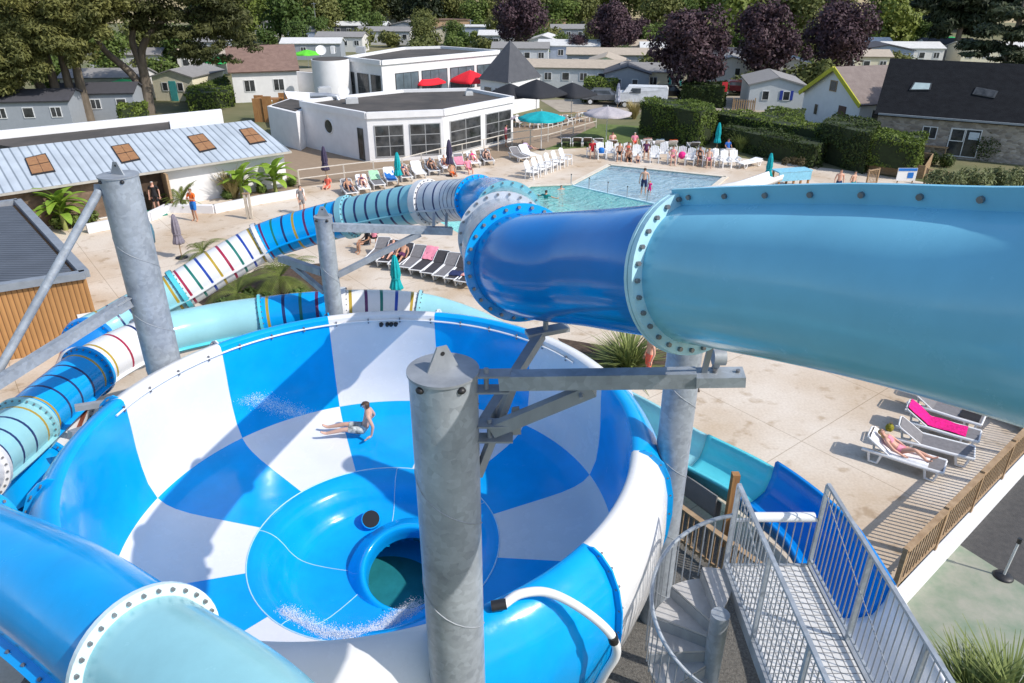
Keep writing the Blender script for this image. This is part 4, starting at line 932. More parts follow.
# dark conifers on the right
cypress('conifer_tree', 'wide dark conifer behind the slate roofed stone house', G(952, 62), [
    ([(0, 0, 0), (0, 0, 6), (0, 0, 12)], .5, [((0, 0, 5.0), 4.6, 1.8), ((-3.2, 0, 7.2), 4.0, 2.0), ((3.5, 0, 7.0), 4.6, 2.0), ((0, 0, 9.4), 5.4, 2.2), ((-2, 0, 12), 4.4, 2.2), ((4, 0, 12), 4.8, 2.2), ((7.6, 0, 9), 3.6, 2.4)])], 24000, 43, L_DARK, .46)
cb = G(1012, 130)
cypress('conifer_tree', 'dark cedar with drooping boughs in front of the stone house roof', G(985, 139), [
    ([(0, 0, 0), (-.1, 0, 4), (0, 0, 10)], .24, [((0, 0, 3.2), 1.8, .5), ((1.6, 0, 4.2), 2.2, .55), ((0, 0, 3.9), 2.2, .55), ((-1.3, 0, 4.9), 2.2, .5), ((.6, 0, 5.6), 2.4, .6), ((-1.2, 0, 6.6), 2.4, .6), ((-.6, 0, 7.8), 2.5, .7), ((1, 0, 9), 2.2, .8), ((-.8, 0, 9.4), 1.9, .7)])], 22000, 47, leafmat('cedar_foliage', (.075, .092, .042), (.025, .036, .018), rnd=.05, trans=.1), .2)
# ---------------------------------------------------------------- hedges
def hedge(name, label, poly, z1, n, leaf, m, z0=0., core=None):
    """clipped hedge: solid dark core and a skin of small leaves over top and sides"""
    c = sum((Vector((p[0], p[1], 0)) for p in poly), Vector()) / len(poly)
    t = thing(name, label, 'hedge', c, 0, None, True); t.location.z = 0; OFF[t.name] = (Vector((c.x, c.y, 0)), 0.)
    b = MB(); pin = [(c.x + (p[0] - c.x) * .97, c.y + (p[1] - c.y) * .97) for p in poly]
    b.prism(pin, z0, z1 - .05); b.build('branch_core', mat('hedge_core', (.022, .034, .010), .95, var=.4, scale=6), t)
    k = len(poly); A = []; faces = []
    for i in range(k):
        p, q_ = Vector(poly[i]), Vector(poly[(i + 1) % k]); faces.append(((p.x, p.y, z0), (q_.x - p.x, q_.y - p.y, 0), (0, 0, z1 - z0), (q_ - p).length * (z1 - z0), (q_.y - p.y, p.x - q_.x, 0)))
    tri = geometry.tessellate_polygon([[Vector((*p, 0)) for p in poly]])
    r = np.random.default_rng(len(label)); area = [f[3] for f in faces]
    tri_a = []
    for t_ in tri:
        a_, b_, c_ = (Vector((*poly[i], 0)) for i in t_); tri_a.append((b_ - a_).cross(c_ - a_).length / 2)
    tot = sum(area) + sum(tri_a); P = []; N = []
    for f, ar in zip(faces, area):
        m_ = int(n * ar / tot); u_, v_ = r.random((2, m_)); nn = np.array(f[4]); nn = nn / (np.linalg.norm(nn) + 1e-9)
        P.append(np.array(f[0]) + u_[:, None] * np.array(f[1]) + v_[:, None] * np.array(f[2])); N.append(np.repeat(nn[None], m_, 0))
    for t_, ar in zip(tri, tri_a):
        m_ = int(n * ar / tot); u_, v_ = r.random((2, m_)); fl_ = u_ + v_ > 1; u_[fl_] = 1 - u_[fl_]; v_[fl_] = 1 - v_[fl_]
        a_, b_, c_ = (np.array((*poly[i], z1)) for i in t_); P.append(a_ + u_[:, None] * (b_ - a_) + v_[:, None] * (c_ - a_)); N.append(np.repeat(np.array([[0, 0, 1.]]), m_, 0))
    P = np.concatenate(P); N = np.concatenate(N); k = len(P)
    # slow bulges so the clipped faces are not dead flat
    bul = .12 * np.sin(P[:, 0] * 1.9 + P[:, 2] * 2.3) + .10 * np.sin(P[:, 1] * 2.7 + P[:, 0] * .9 + P[:, 2])
    P = P + N * (bul[:, None] + r.normal(size=(k, 1)) * .05)
    Nn = N + .75 * r.normal(size=(k, 3)); Nn /= np.linalg.norm(Nn, axis=1)[:, None]
    T = r.normal(size=(k, 3)); T -= Nn * (T * Nn).sum(1)[:, None]; T /= np.linalg.norm(T, axis=1)[:, None]; B = np.cross(Nn, T); s = leaf * (.6 + .8 * r.random(k))[:, None]
    vv = np.stack([P - T * s, P + B * s * .55, P + T * s, P - B * s * .55], 1).reshape(-1, 3) - np.array((c.x, c.y, 0))
    obj('leaves', quads_mesh('leaves', vv, m), t); return t
def hp_(pts, z): return [xy(G(u, v, z)) for u, v in pts]
hedge('hedge', 'tall clipped hedge block behind the grey folded parasol, tallest of the hedges', hp_([(641, 101), (701, 112), (715, 109), (714, 104), (655, 97)], 2.6), 2.6, 9000, .085, L_HEDGE)
hedge('hedge', 'long low hedge running right from the tall hedge block', hp_([(716, 113), (818, 130), (830, 126), (722, 108)], 2.0), 2.0, 7000, .085, L_HEDGE)
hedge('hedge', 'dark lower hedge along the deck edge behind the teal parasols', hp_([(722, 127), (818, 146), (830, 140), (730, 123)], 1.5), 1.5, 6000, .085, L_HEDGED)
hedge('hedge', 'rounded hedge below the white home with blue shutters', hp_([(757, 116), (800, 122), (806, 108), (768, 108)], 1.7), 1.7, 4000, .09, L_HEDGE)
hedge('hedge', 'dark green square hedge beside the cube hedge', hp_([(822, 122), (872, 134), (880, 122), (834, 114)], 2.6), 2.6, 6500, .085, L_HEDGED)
hedge('hedge', 'clipped cube hedge standing in the wooden planter', hp_([(871, 138), (921, 144), (927, 133), (879, 129)], 2.3), 2.3, 6000, .085, L_HEDGE, .6)
hedge('hedge', 'dark hedge behind the plum trunk and silver van', hp_([(682, 84), (724, 87), (728, 82), (688, 80)], 2.0), 2.0, 3500, .12, L_HEDGED)
hedge('hedge', 'clipped hedge beside the parked grey car', hp_([(584, 82), (616, 81), (617, 78), (586, 78)], 2.0), 2.0, 3000, .12, L_HEDGE)
hedge('hedge', 'dark hedge under the cypresses by the cream home', hp_([(118, 108), (146, 105), (146, 102), (120, 103)], 1.7), 1.7, 2500, .13, L_HEDGE)
hedge('hedge', 'long green hedge beside the cream gabled home at left', hp_([(186, 95), (232, 90), (224, 74), (190, 78)], 1.6), 1.6, 4500, .13, L_HEDGE)
def leafy_bush(label, pts, h, n, m, leaf, name='bush', cat='bush', up=.2):
    c = sum(pts, Vector()) / len(pts); t = thing(name, label, cat, c)
    cl = [((p.x - c.x, p.y - c.y, h * .5), (h * .55, h * .55, h * .5)) for p in pts]
    for p in pts:
        b = MB(); b.sm = True; b.tube([V(p.x - c.x, p.y - c.y, 0), V(p.x - c.x + .1, p.y - c.y, h * .6)], [.05, .02], 5); b.build('stem', TRUNK, t)
    obj('leaves', leaf_mesh('leaves', cl, n, leaf, m, asp=.4, shell=.5, up=up, seed=n), t); return t
L_LAUREL = leafmat('glossy_laurel_leaf', (.24, .27, .12), (.09, .11, .045), rnd=.02)
leafy_bush('pale leaved shrub border below the stone house at right', [G(935 + 14 * i, 192 - i * .6 + (i % 2) * 3) for i in range(9)], 1.35, 5500, L_LAUREL, .12)
leafy_bush('dark climbing shrub against the stone house wall', [G(982, 160) + V(0, 0, .0), G(996, 158)], 1.9, 2200, L_HEDGED, .09)
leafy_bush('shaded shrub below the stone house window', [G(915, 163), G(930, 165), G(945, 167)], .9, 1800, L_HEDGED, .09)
def grass_tuft(label, p, h, n, m, name='ornamental_grass', cat='plant', w=.022, spread=.6):
    t = thing(name, label, cat, p); vs = []
    for i in range(n):
        a = random.random() * 6.28; r0 = random.random() * .18; tilt = random.uniform(.1, spread) ; L = h * random.uniform(.7, 1.15)
        p0 = V(r0 * math.cos(a), r0 * math.sin(a), 0); d = V(math.cos(a) * math.sin(tilt), math.sin(a) * math.sin(tilt), math.cos(tilt)); s = V(-math.sin(a), math.cos(a), 0) * w
        m1 = p0 + d * L * .55; e = m1 + (d + V(math.cos(a) * .35, math.sin(a) * .35, -.25)).normalized() * L * .5
        vs += [p0 - s, p0 + s, m1 + s, m1 - s, m1 - s, m1 + s, e + s * .15, e - s * .15]
    obj('blades', quads_mesh('blades', [tuple(v) for v in vs], m), t)
    b = MB(); b.sm = True; b.tube([V(0, 0, -.02), V(0, 0, .22)], [.12, .08], 8); b.build('root_crown', TRUNK, t); return t
grass_tuft('dry feathery grass clump between the van and the tall hedge', G(634, 119), 1.7, 260, L_DRY)
grass_tuft('grassy grey green tuft before the dark hedge near the teal parasol', G(740, 152), 1.4, 260, L_YUCCA)
grass_tuft('grassy tuft before the dark hedge right of its neighbour tuft', G(798, 160), 1.3, 260, L_YUCCA)
grass_tuft('spiky yucca in the dark bed under the deep blue tube', G(628, 368), 1.5, 300, L_YUCCA, 'yucca', 'plant', .028, 1.5)
b = MB(); b.add([tuple(p) for p in (G(558, 338, .02), G(600, 345, .02), G(690, 352, .02), G(700, 392, .02), G(640, 388, .02), G(575, 360, .02))][::-1], [(0, 1, 2, 3, 4, 5)]); struct(b, 'planting_bed_soil', mat('dark_soil', (.075, .05, .035), .95, var=.4, scale=6))
b = MB(); b.add([tuple(p) for p in (G(195, 300, .02), G(260, 268, .02), G(335, 262, .02), G(340, 310, .02), G(240, 330, .02))], [(0, 1, 2, 3, 4)][::-1]); 
b.f = [tuple(reversed(b.f[0]))]; struct(b, 'palm_bed_soil', MATS['dark_soil'])
# ---------------------------------------------------------------- palms, bananas, cycads
def palm(name, label, p, h, nf, L, m, droop=.9, wid=.10, trunk_r=.12, cat='palm', leaflets=22, elev=(0., 1.2)):
    t = thing(name, label, cat, p); b = MB(); b.sm = True
    b.tube([V(0, 0, 0), V(.02, 0, h)], [trunk_r * 1.15, trunk_r], 9); b.build('trunk', TRUNK, t); 
    for i in range(nf):
        a = i * 2.399 + random.uniform(-.2, .2); el = elev[0] + (elev[1] - elev[0]) * ((i * .618) % 1); vs = []; ln = L * random.uniform(.8, 1.1)
        pts = []; q_ = V(0, 0, h); ang = el; 
        for k in range(leaflets + 1):
            pts.append(q_.copy()); q_ += V(math.cos(a) * math.cos(ang), math.sin(a) * math.cos(ang), math.sin(ang)) * ln / leaflets; ang -= droop * 1.6 / leaflets
        sd = V(-math.sin(a), math.cos(a), 0)
        for k in range(1, leaflets):
            tt = (pts[k + 1] - pts[k - 1]).normalized(); w_ = wid * ln * 1.6 * math.sin(math.pi * (.12 + .82 * k / leaflets)) ** .8
            for sg in (-1, 1):
                e = pts[k] + sd * sg * w_ + tt * w_ * .7 + V(0, 0, -.25 * w_); hw = tt * ln / leaflets * .32
                vs += [pts[k] - hw, pts[k] + hw, e + hw * .2, e - hw * .2]
        for k in range(leaflets):
            u_ = V(0, 0, .012) + sd * .012; vs += [pts[k] - sd * .014, pts[k] + sd * .014, pts[k + 1] + sd * .012, pts[k + 1] - sd * .012]
        obj('frond', quads_mesh('frond', [tuple(v) for v in vs], m), t)
    return t
def banana(name, label, p, h, nf, L, m):
    t = thing(name, label, 'banana plant', p); b = MB(); b.sm = True; b.tube([V(0, 0, 0), V(0, 0, h)], [.13, .08], 8); b.build('stem', mat('green_stem', (.25, .28, .08), .7), t)
    for i in range(nf):
        a = i * 2.399; ang = R(84) - (i % 5) * R(16); q_ = V(0, 0, h * (.55 + .45 * (i % 3) / 2)); vs = []; pts = []; ln = L * random.uniform(.8, 1.1)
        for k in range(13):
            pts.append(q_.copy()); q_ += V(math.cos(a) * math.cos(ang), math.sin(a) * math.cos(ang), math.sin(ang)) * ln / 12; ang -= .13
        sd = V(-math.sin(a), math.cos(a), 0)
        for k in range(12):
            w0 = .13 * L * math.sin(math.pi * min(1, (k + .3) / 12.4)) ** .6; w1 = .13 * L * math.sin(math.pi * min(1, (k + 1.3) / 12.4 if k < 11 else 1)) ** .6 if k < 11 else .01
            z = V(0, 0, .08 * L)
            vs += [pts[k], pts[k + 1], pts[k + 1] + sd * w1 + z * (w1 / L), pts[k] + sd * w0 + z * (w0 / L)]; vs += [pts[k + 1], pts[k], pts[k] - sd * w0 + z * (w0 / L), pts[k + 1] - sd * w1 + z * (w1 / L)]
        obj('leaf', quads_mesh('leaf', [tuple(v) for v in vs], m), t)
    return t
banana('banana_plant', 'lush bright green banana plant beside the wooden cabin roof', G(66, 230), 1.35, 30, 1.55, L_BANANA)
banana('banana_plant', 'banana plant by the white wall near the roof corner, left of its neighbour', G(243, 199), 1.2, 20, 1.6, L_BANANA)
banana('banana_plant', 'banana plant at the right end of the white planter wall', G(276, 193), 1.2, 20, 1.7, L_BANANA)
palm('cycad', 'dark green cycad beside the doorway of the metal roofed building', G(184, 208), .45, 34, 1.35, L_PALM, .7, .06, .16, 'cycad', 14, (.2, 1.4))
grass_tuft('dry pale plume grass against the white wall right of the doorway', G(234, 198), 1.8, 260, L_DRY)
grass_tuft('dry pale plume grass left of the banana plant by the cabin', G(38, 214), 1.6, 260, L_DRY)
leafy_bush('low dark plants under the banana by the cabin', [G(46, 224), G(60, 229), G(78, 227), G(92, 222)], .7, 1500, L_GREEN, .1)
leafy_bush('low green plants along the right end of the white planter', [G(228, 199), G(262, 193), G(292, 186)], .55, 1300, L_GREEN, .1)
palm('palm', 'small feathery palm just above the white striped tube', G(205, 262), .5, 16, 1.25, L_PALM, 1.0, .11, .1)
palm('palm', 'palm seen below the blue striped tube, next to the slim column', G(283, 292), .7, 20, 1.9, L_PALM, 1.0, .11, .13)
palm('palm', 'palm below the striped tube left of its twin by the slim column', G(240, 305), .5, 18, 1.6, L_PALM, 1.0, .11, .13)
leafy_bush('low shrubs between the two palms behind the bowl', [G(225, 312), G(250, 302), G(268, 307), G(300, 303)], .6, 1800, L_GREEN, .09)
grass_tuft('spiky young palm at the lower right corner, larger one', G(1002, 712), 1.35, 240, L_YUCCA, 'fan_palm', 'palm', .022, 1.3)
grass_tuft('spiky young palm at the lower right corner, left of the larger one', G(965, 705), 1.1, 200, L_YUCCA, 'fan_palm', 'palm', .022, 1.3)
# ================================================================ buildings
def cmat(name, rgb, rough=.75, **k): return mat(name, lin(rgb), rough, **k)
SLATE = mat('slate_roof', (.014, .016, .020), .9, c2=(.007, .008, .011), scale=2.2, bump=.5, bscale=16, stretch=(1, 1, 2), spec=.2)
BITUM = mat('bitumen_roof', (.105, .092, .082), .95, c2=(.045, .042, .040), scale=.35)
ALU = mat('white_frame', (.70, .71, .72), .5, var=.03)
DFRAME = mat('dark_frame', (.05, .055, .06), .4)
def ribbed(name, c, c2, period, axis='X', rough=.5, depth=.6, metal=0.):
    m = bpy.data.materials.new(name); m.use_nodes = True; MATS[name] = m; n = m.node_tree.nodes; l = m.node_tree.links; p = n['Principled BSDF']
    p.inputs['Roughness'].default_value = rough; p.inputs['Metallic'].default_value = metal
    tc = n.new('ShaderNodeTexCoord'); wv = n.new('ShaderNodeTexWave'); wv.bands_direction = axis; wv.inputs['Scale'].default_value = .314 / period
    l.new(tc.outputs['Object'], wv.inputs['Vector']); rp = n.new('ShaderNodeValToRGB'); l.new(wv.outputs['Fac'], rp.inputs[0])
    rp.color_ramp.elements[0].color = (*c2, 1); rp.color_ramp.elements[0].position = .02; rp.color_ramp.elements[1].color = (*c, 1); rp.color_ramp.elements[1].position = .16
    nz = n.new('ShaderNodeTexNoise'); nz.inputs['Scale'].default_value = .8; nz.inputs['Detail'].default_value = 6; l.new(tc.outputs['Object'], nz.inputs['Vector'])
    mx = n.new('ShaderNodeMix'); mx.data_type = 'RGBA'; mx.blend_type = 'MULTIPLY'; mx.inputs[0].default_value = .5; l.new(rp.outputs[0], mx.inputs[6])
    r2 = n.new('ShaderNodeValToRGB'); l.new(nz.outputs['Fac'], r2.inputs[0]); r2.color_ramp.elements[0].color = (.6, .6, .6, 1); r2.color_ramp.elements[0].position = .3; r2.color_ramp.elements[1].position = .65
    l.new(r2.outputs[0], mx.inputs[7]); l.new(mx.outputs[2], p.inputs['Base Color'])
    bp = n.new('ShaderNodeBump'); bp.inputs['Strength'].default_value = depth; bp.inputs['Distance'].default_value = .03; l.new(wv.outputs['Fac'], bp.inputs['Height']); l.new(bp.outputs[0], p.inputs['Normal'])
    return m
def wwin(b, c, w, h, rz, out=.03, mull=1, trans=0):
    """framed window standing just proud of a wall; c centre, rz direction of the wall's outward normal (slots: 0 frame, 1 glass)"""
    n = V(math.cos(rz), math.sin(rz), 0); s = V(-n.y, n.x, 0); c = Vector(c) + n * out
    b.mi = 1; b.box(c, (.02, w, h), rz); b.mi = 0
    for sg in (-1, 1): b.box(c + s * sg * (w / 2), (.05, .06, h + .06), rz); b.box(c + V(0, 0, sg * h / 2), (.048, w - .06, .06), rz)
    for k in range(1, mull + 1): b.box(c + s * (-w / 2 + w * k / (mull + 1)), (.044, .05, h - .06), rz)
    for k in range(1, trans + 1): b.box(c + V(0, 0, -h / 2 + h * k / (trans + 1)), (.04, w - .06, .05), rz)
# --- long metal roofed building at left
E0 = G(-95, 209, 2.1); E1 = G(291, 152, 2.1); R0 = G(-60, 157, 3.3); R1 = G(251, 121, 3.3)
bd = thing('metal_roofed_building', 'long low white building with pale ribbed metal roof and five brown shuttered skylights', 'building', (E1 + E0) / 2 - V(0, 0, 2.1), 0, None, True)
ed = (E1 - E0).normalized(); en = V(ed.y, -ed.x, 0)           # en: outward (towards the pool)
b = MB(); P0 = E0 - en * .45; P1 = E1 - en * .45 - ed * .3
b.slab((P0.x, P0.y, 0), (P1.x, P1.y, 0), (P1.x, P1.y, 2.08), (P0.x, P0.y, 2.08), -.25)
R1i = R1 - ed * .3; b.add([(P1.x, P1.y, 0), (R1i.x, R1i.y, 0), (R1i.x, R1i.y, 3.25), (P1.x, P1.y, 2.08)], [(0, 1, 2, 3)])
R0i = R0; b.add([(R1i.x, R1i.y, 0), (R0i.x, R0i.y, 0), (R0i.x, R0i.y, 3.25), (R1i.x, R1i.y, 3.25)], [(0, 1, 2, 3)])
b.build('wall', RENDER, bd)
b = MB(); b.slab(E0, E1, R1, R0, .06)
METR = ribbed('ribbed_metal_roof', (.50, .56, .62), (.22, .26, .30), .42, 'X', .45, .5)
rz_ = math.atan2(ed.y, ed.x)
# ribs need the roof's own axis: build the roof as its own rotated part
b2 = MB(); M_ = Matrix.Rotation(-rz_, 3, 'Z'); 
rf = b.build('roof', METR, bd)
mp_ = METR.node_tree.nodes.new('ShaderNodeMapping'); mp_.inputs['Rotation'].default_value = (0, 0, -rz_)
for l_ in list(METR.node_tree.links):
    if l_.to_node.type == 'TEX_WAVE' and l_.to_socket.name == 'Vector': METR.node_tree.links.remove(l_)
tcn = [n for n in METR.node_tree.nodes if n.type == 'TEX_COORD'][0]; wvn = [n for n in METR.node_tree.nodes if n.type == 'TEX_WAVE'][0]
METR.node_tree.links.new(tcn.outputs['Object'], mp_.inputs[0]); METR.node_tree.links.new(mp_.outputs[0], wvn.inputs['Vector'])
up_ = ((R0 + R1) / 2 - (E0 + E1) / 2); 
def onroof(px): 
    # intersect a view ray with the roof plane
    n = (E1 - E0).cross(R1 - E0).normalized(); r = ray(*px); t = (E0 - V(0, 0, CH)).dot(n) / r.dot(n); return V(0, 0, CH) + r * t
BRSH = mat('brown_shutter', (.36, .19, .085), .7, c2=(.27, .13, .06), scale=5)
for q_ in (((25, 160), (46, 155), (56, 173), (32, 177)), ((111, 148), (129, 145), (141, 161), (122, 165)), ((187, 138), (203, 135), (217, 150), (200, 154)), ((239, 131), (252, 129), (267, 143), (250, 146))):
    P = [onroof(p) for p in q_]; n = (P[2] - P[0]).cross(P[1] - P[3]).normalized(); n = n if n.z > 0 else -n
    P = P[::-1] if (P[1] - P[0]).cross(P[3] - P[0]).z < 0 else P
    b = MB(); b.mi = 1; b.slab(*[p + n * .065 for p in P], .05)
    c = sum(P, Vector()) / 4
    for hlf in (0, 1):
        for k in range(2):
            A_ = P[0].lerp(P[3], .05 + .47 * hlf); B_ = P[1].lerp(P[2], .05 + .47 * hlf); C_ = P[1].lerp(P[2], .47 + .47 * hlf); D_ = P[0].lerp(P[3], .47 + .47 * hlf)
            a1, b1 = A_.lerp(B_, .04 + .48 * k), A_.lerp(B_, .5 + .45 * k); d1, c1 = D_.lerp(C_, .04 + .48 * k), D_.lerp(C_, .5 + .45 * k)
            b.mi = 0; b.slab(*[p + n * .118 for p in (a1, b1, c1, d1)], .02)
    b.build('skylight', [BRSH, BLACK], rf)
b = MB(); b.beam(E0 + V(0, 0, .01) + en * .06, E1 + V(0, 0, .01) + en * .06, .13, .11); b.build('gutter', mat('pale_gutter', (.42, .40, .36), .6), bd)
d0 = G(133, 207, 0); d1 = G(163, 203, 0)
def onwall(p, z): 
    k = (p - P0).dot(ed); q_ = P0 + ed * k + en * .01; return V(q_.x, q_.y, z)
b = MB(); a_, c_ = onwall(d0, 0), onwall(d1, 0); b.slab(a_, c_, c_ + V(0, 0, 1.95), a_ + V(0, 0, 1.95), .02); b.build('doorway', mat('dark_doorway', (.07, .045, .03), .9, var=.3), bd)
for p in (d0, d1):
    b = MB(); w_ = onwall(p, 0) + en * .5; b.beam((w_.x, w_.y, 0), (w_.x, w_.y, 2.0), .12, .9, tuple(en)); b.build('door_leaf', WOODL, bd)
b = MB(); a_, c_ = onwall(G(133, 207), .1), onwall(G(-60, 207), .1); b.slab(c_ + en * .02, a_ + en * .02 - ed * .5, a_ + en * .02 - ed * .5 + V(0, 0, 1.9), c_ + en * .02 + V(0, 0, 1.9), .03); b.build('timber_cladding', mat('dark_cladding', (.16, .11, .075), .8, var=.35, scale=3), bd)
# flat roofed block and parapet wall behind it
fb = thing('flat_roofed_block', 'flat dark roofed block with a white parapet behind the metal roofed building', 'building', G(100, 140), 0, None, True)
q4 = [G(12, 147, 2.9), G(176, 129, 2.9), G(169, 119, 2.9), G(-30, 140, 2.9)]
b = MB(); b.prism([xy(p) for p in q4], 2.6, 2.9); b.build('roof', BITUM, fb)
b = MB(); b.prism([xy(q4[0] + V(0, .2, 0)), xy(q4[1] + V(0, .2, 0)), xy(q4[2]), xy(q4[3])], 0, 2.598); b.build('wall', RENDER, fb)
pw = [G(-30, 139.5, 3.4), G(218, 110.5, 3.4), G(222, 124, 3.4), G(171, 129.5, 3.4), G(168, 116.5, 3.4), G(-30, 140, 3.4)]
b = MB(); a_, c_ = G(-30, 142, 2.9), G(222, 116, 2.9); b.beam((a_.x, a_.y, 1.68), (c_.x, c_.y, 1.68), .3, 3.36); b.build('parapet', RENDER, fb)
b = MB(); b.prism([xy(G(171, 131, 3.0)), xy(G(222, 125, 3.0)), xy(G(219, 115, 3.0)), xy(G(169, 119, 3.0))], 2.7, 3.0); b.build('terrace_roof', RENDER, fb)
# white planter wall and paving at the door
b = MB(); P = [G(88, 233), G(150, 221), G(168, 212), G(215, 213), G(262, 203), G(304, 196)]
for a_, c_ in zip(P[:-1], P[1:]): b.beam((a_.x, a_.y, .22), (c_.x, c_.y, .22), .3, .44)
tag(b.build('planter_wall', RENDER, None, (P[3].x, P[3].y, 0)), 'low curving white planter wall in front of the metal roofed building', 'wall')
b = MB(); P = [G(137, 208, .02), G(163, 204, .02), G(168, 215, .02), G(142, 219, .02)]; b.quad(*P[::-1]) if (P[1] - P[0]).cross(P[3] - P[0]).z < 0 else b.quad(*P)
b.slab(*([p - V(0, 0, .005) for p in (P if (P[1] - P[0]).cross(P[3] - P[0]).z > 0 else P[::-1])]), .02); b.v = b.v[4:]; b.f = [tuple(i - 4 for i in f) for f in b.f[1:]]; b.m = b.m[1:]; b.s = b.s[1:]
tag(b.build('door_mat', mat('green_mat', (.01, .22, .16), .9), None, P[0]), 'green mat in the dark doorway of the metal roofed building', 'mat')
# --- wooden cabin with grey corrugated roof at the left edge
ch = 2.7
C = [G(-110, 300, ch), G(84, 271, ch), G(17, 199, ch), G(-140, 220, ch)]
wc = thing('wooden_cabin', 'wood clad cabin with dark grey corrugated roof at the left edge', 'cabin', (G(40, 300).x, G(40, 300).y, 0), 0, None, True)
b = MB(); b.prism([xy(p) for p in C], .0, ch - .25)
CLAD = ribbed('vertical_wood_cladding', (.46, .235, .085), (.20, .09, .03), .14, 'X', .65, .5); b.build('wall', CLAD, wc)
b = MB(); Ci = [C[0], C[1].lerp(C[3], .05), C[2].lerp(C[0], .06), C[3]]
b.prism([xy(p) for p in Ci], ch - .24, ch - .10); b.build('roof', ribbed('grey_corrugated_roof', (.12, .135, .16), (.03, .035, .045), .22, 'Y', .5, .9), wc)
b = MB()
for a_, c_ in ((C[0], C[1]), (C[1], C[2]), (C[2], C[3])): b.beam(a_ - V(0, 0, .12), c_ - V(0, 0, .12), .3, .24)
b.build('roof_edge', mat('zinc_edge', (.24, .27, .31), .5), wc)
b = MB(); b.box(atplane(26, 292, C[1].y + .0) + V(0, -.35, 0), (.18, .12, .16)); b.build('wall_lamp', mat('lamp_grey', (.3, .3, .3), .6), wc)
b = MB(); p = C[0].lerp(C[1], .95) ; e_ = (C[1] - C[0]).normalized(); n_ = V(e_.y, -e_.x, 0); b.slab(V(p.x, p.y, 1.05) + n_ * .03 - e_ * .3, V(p.x, p.y, 1.05) + n_ * .03 + e_ * .3, V(p.x, p.y, 1.22) + n_ * .03 + e_ * .3, V(p.x, p.y, 1.22) + n_ * .03 - e_ * .3, .015); b.build('notice_plate', WPLAS, wc)
# --- white clubhouse
def blockwall(b, pts, z0, z1):
    for a_, c_ in zip(pts[:-1], pts[1:]): b.add([(a_[0], a_[1], z0), (c_[0], c_[1], z0), (c_[0], c_[1], z1), (a_[0], a_[1], z1)], [(0, 1, 2, 3)])
def winfacet(b, A, B, t0, t1, z0, z1, mull=2, trans=1):
    A = Vector(A); B = Vector(B); d = (B - A).normalized(); L = (B - A).length; c = A + d * L * (t0 + t1) / 2; rz = math.atan2(-d.x, d.y)
    n = V(d.y, -d.x, 0); rz = math.atan2(n.y, n.x); wwin(b, (c.x, c.y, (z0 + z1) / 2), L * (t1 - t0), z1 - z0, rz, .03, mull, trans)
zt = 3.35
fl_ = [G(301, 105, zt - .3), G(366, 112.5, zt), G(443, 109.5, zt), G(513, 96.5, zt), G(468, 88, zt), G(403, 89.5, zt), G(330, 97, zt)]
cl = thing('clubhouse', 'white flat roofed clubhouse pavilion with tall windows facing the pool, nearest of the white blocks', 'building', (fl_[1].x, fl_[1].y + 3, 0), 0, None, True)
fp = [xy(p) for p in fl_]
b = MB(); b.prism(fp, 0, zt - .35); b.build('wall', RENDER, cl)
b = MB(); b.prism([(x, y) for x, y in fp], zt - .349, zt - .22); rfc = b.build('roof', BITUM, cl)
b = MB()
for i in range(len(fp)): a_, c_ = fp[i], fp[(i + 1) % len(fp)]; b.beam((*a_, zt - .2), (*c_, zt - .2), .26, .42)
b.build('parapet', RENDER, cl)
for (i, t0, t1, z0, z1) in ((1, .09, .46, .35, 2.45), (1, .55, .95, .35, 2.45), (2, .08, .50, .3, 2.45), (2, .58, .96, .3, 2.45)):
    b = MB(); winfacet(b, fp[i], fp[i + 1], t0, t1, z0, z1, 1, 2); b.build('window', [mat('grey_frame', (.33, .34, .35), .5), GLASS], cl)
b = MB(); winfacet(b, fp[0], fp[1], .86, .93, .1, 2.2, 0, 0); b.build('door', [DFRAME, GLASS], cl)
A_ = Vector((*fp[0], 0)); B_ = Vector((*fp[1], 0)); d_ = (B_ - A_).normalized(); n_ = V(d_.y, -d_.x, 0); c_ = A_.lerp(B_, .42) + V(0, 0, 1.9)
b = MB(); b.mi = 1; b.cyl(c_ - n_ * .05, c_ + n_ * .02, .5, None, 24); b.mi = 0
b.tube([c_ + n_ * .02 + (d_ * math.cos(a) + V(0, 0, 1) * math.sin(a)) * .5 for a in np.linspace(0, 2 * math.pi, 25)], .05, 6); b.build('round_window', [ALU, GLASS], cl)
for (u, v, sx_, sy_, sz_) in ((325, 94, 1.0, .8, .5), (352, 103, .9, .5, .35), (469, 95, .6, .4, .25)):
    b = MB(); p = G(u, v, zt - .2); b.box((p.x, p.y, zt - .22 + sz_ / 2), (sx_, sy_, sz_), .3); b.box((p.x, p.y, zt - .22 + sz_ + .03), (sx_ * .8, sy_ * .8, .06), .3); b.build('roof_vent', mat('vent_grey', (.5, .51, .52), .5), rfc)
b = MB(); b.sm = True; p = G(326, 97, zt); b.tube([V(p.x - 1.2, p.y, zt + .1), V(p.x, p.y + .2, zt + .1), V(p.x + .8, p.y + .1, zt + .0), V(p.x + .9, p.y + .1, zt - .3)], .19, 10); b.build('duct', mat('duct_steel', (.45, .47, .5), .4, .6), rfc)
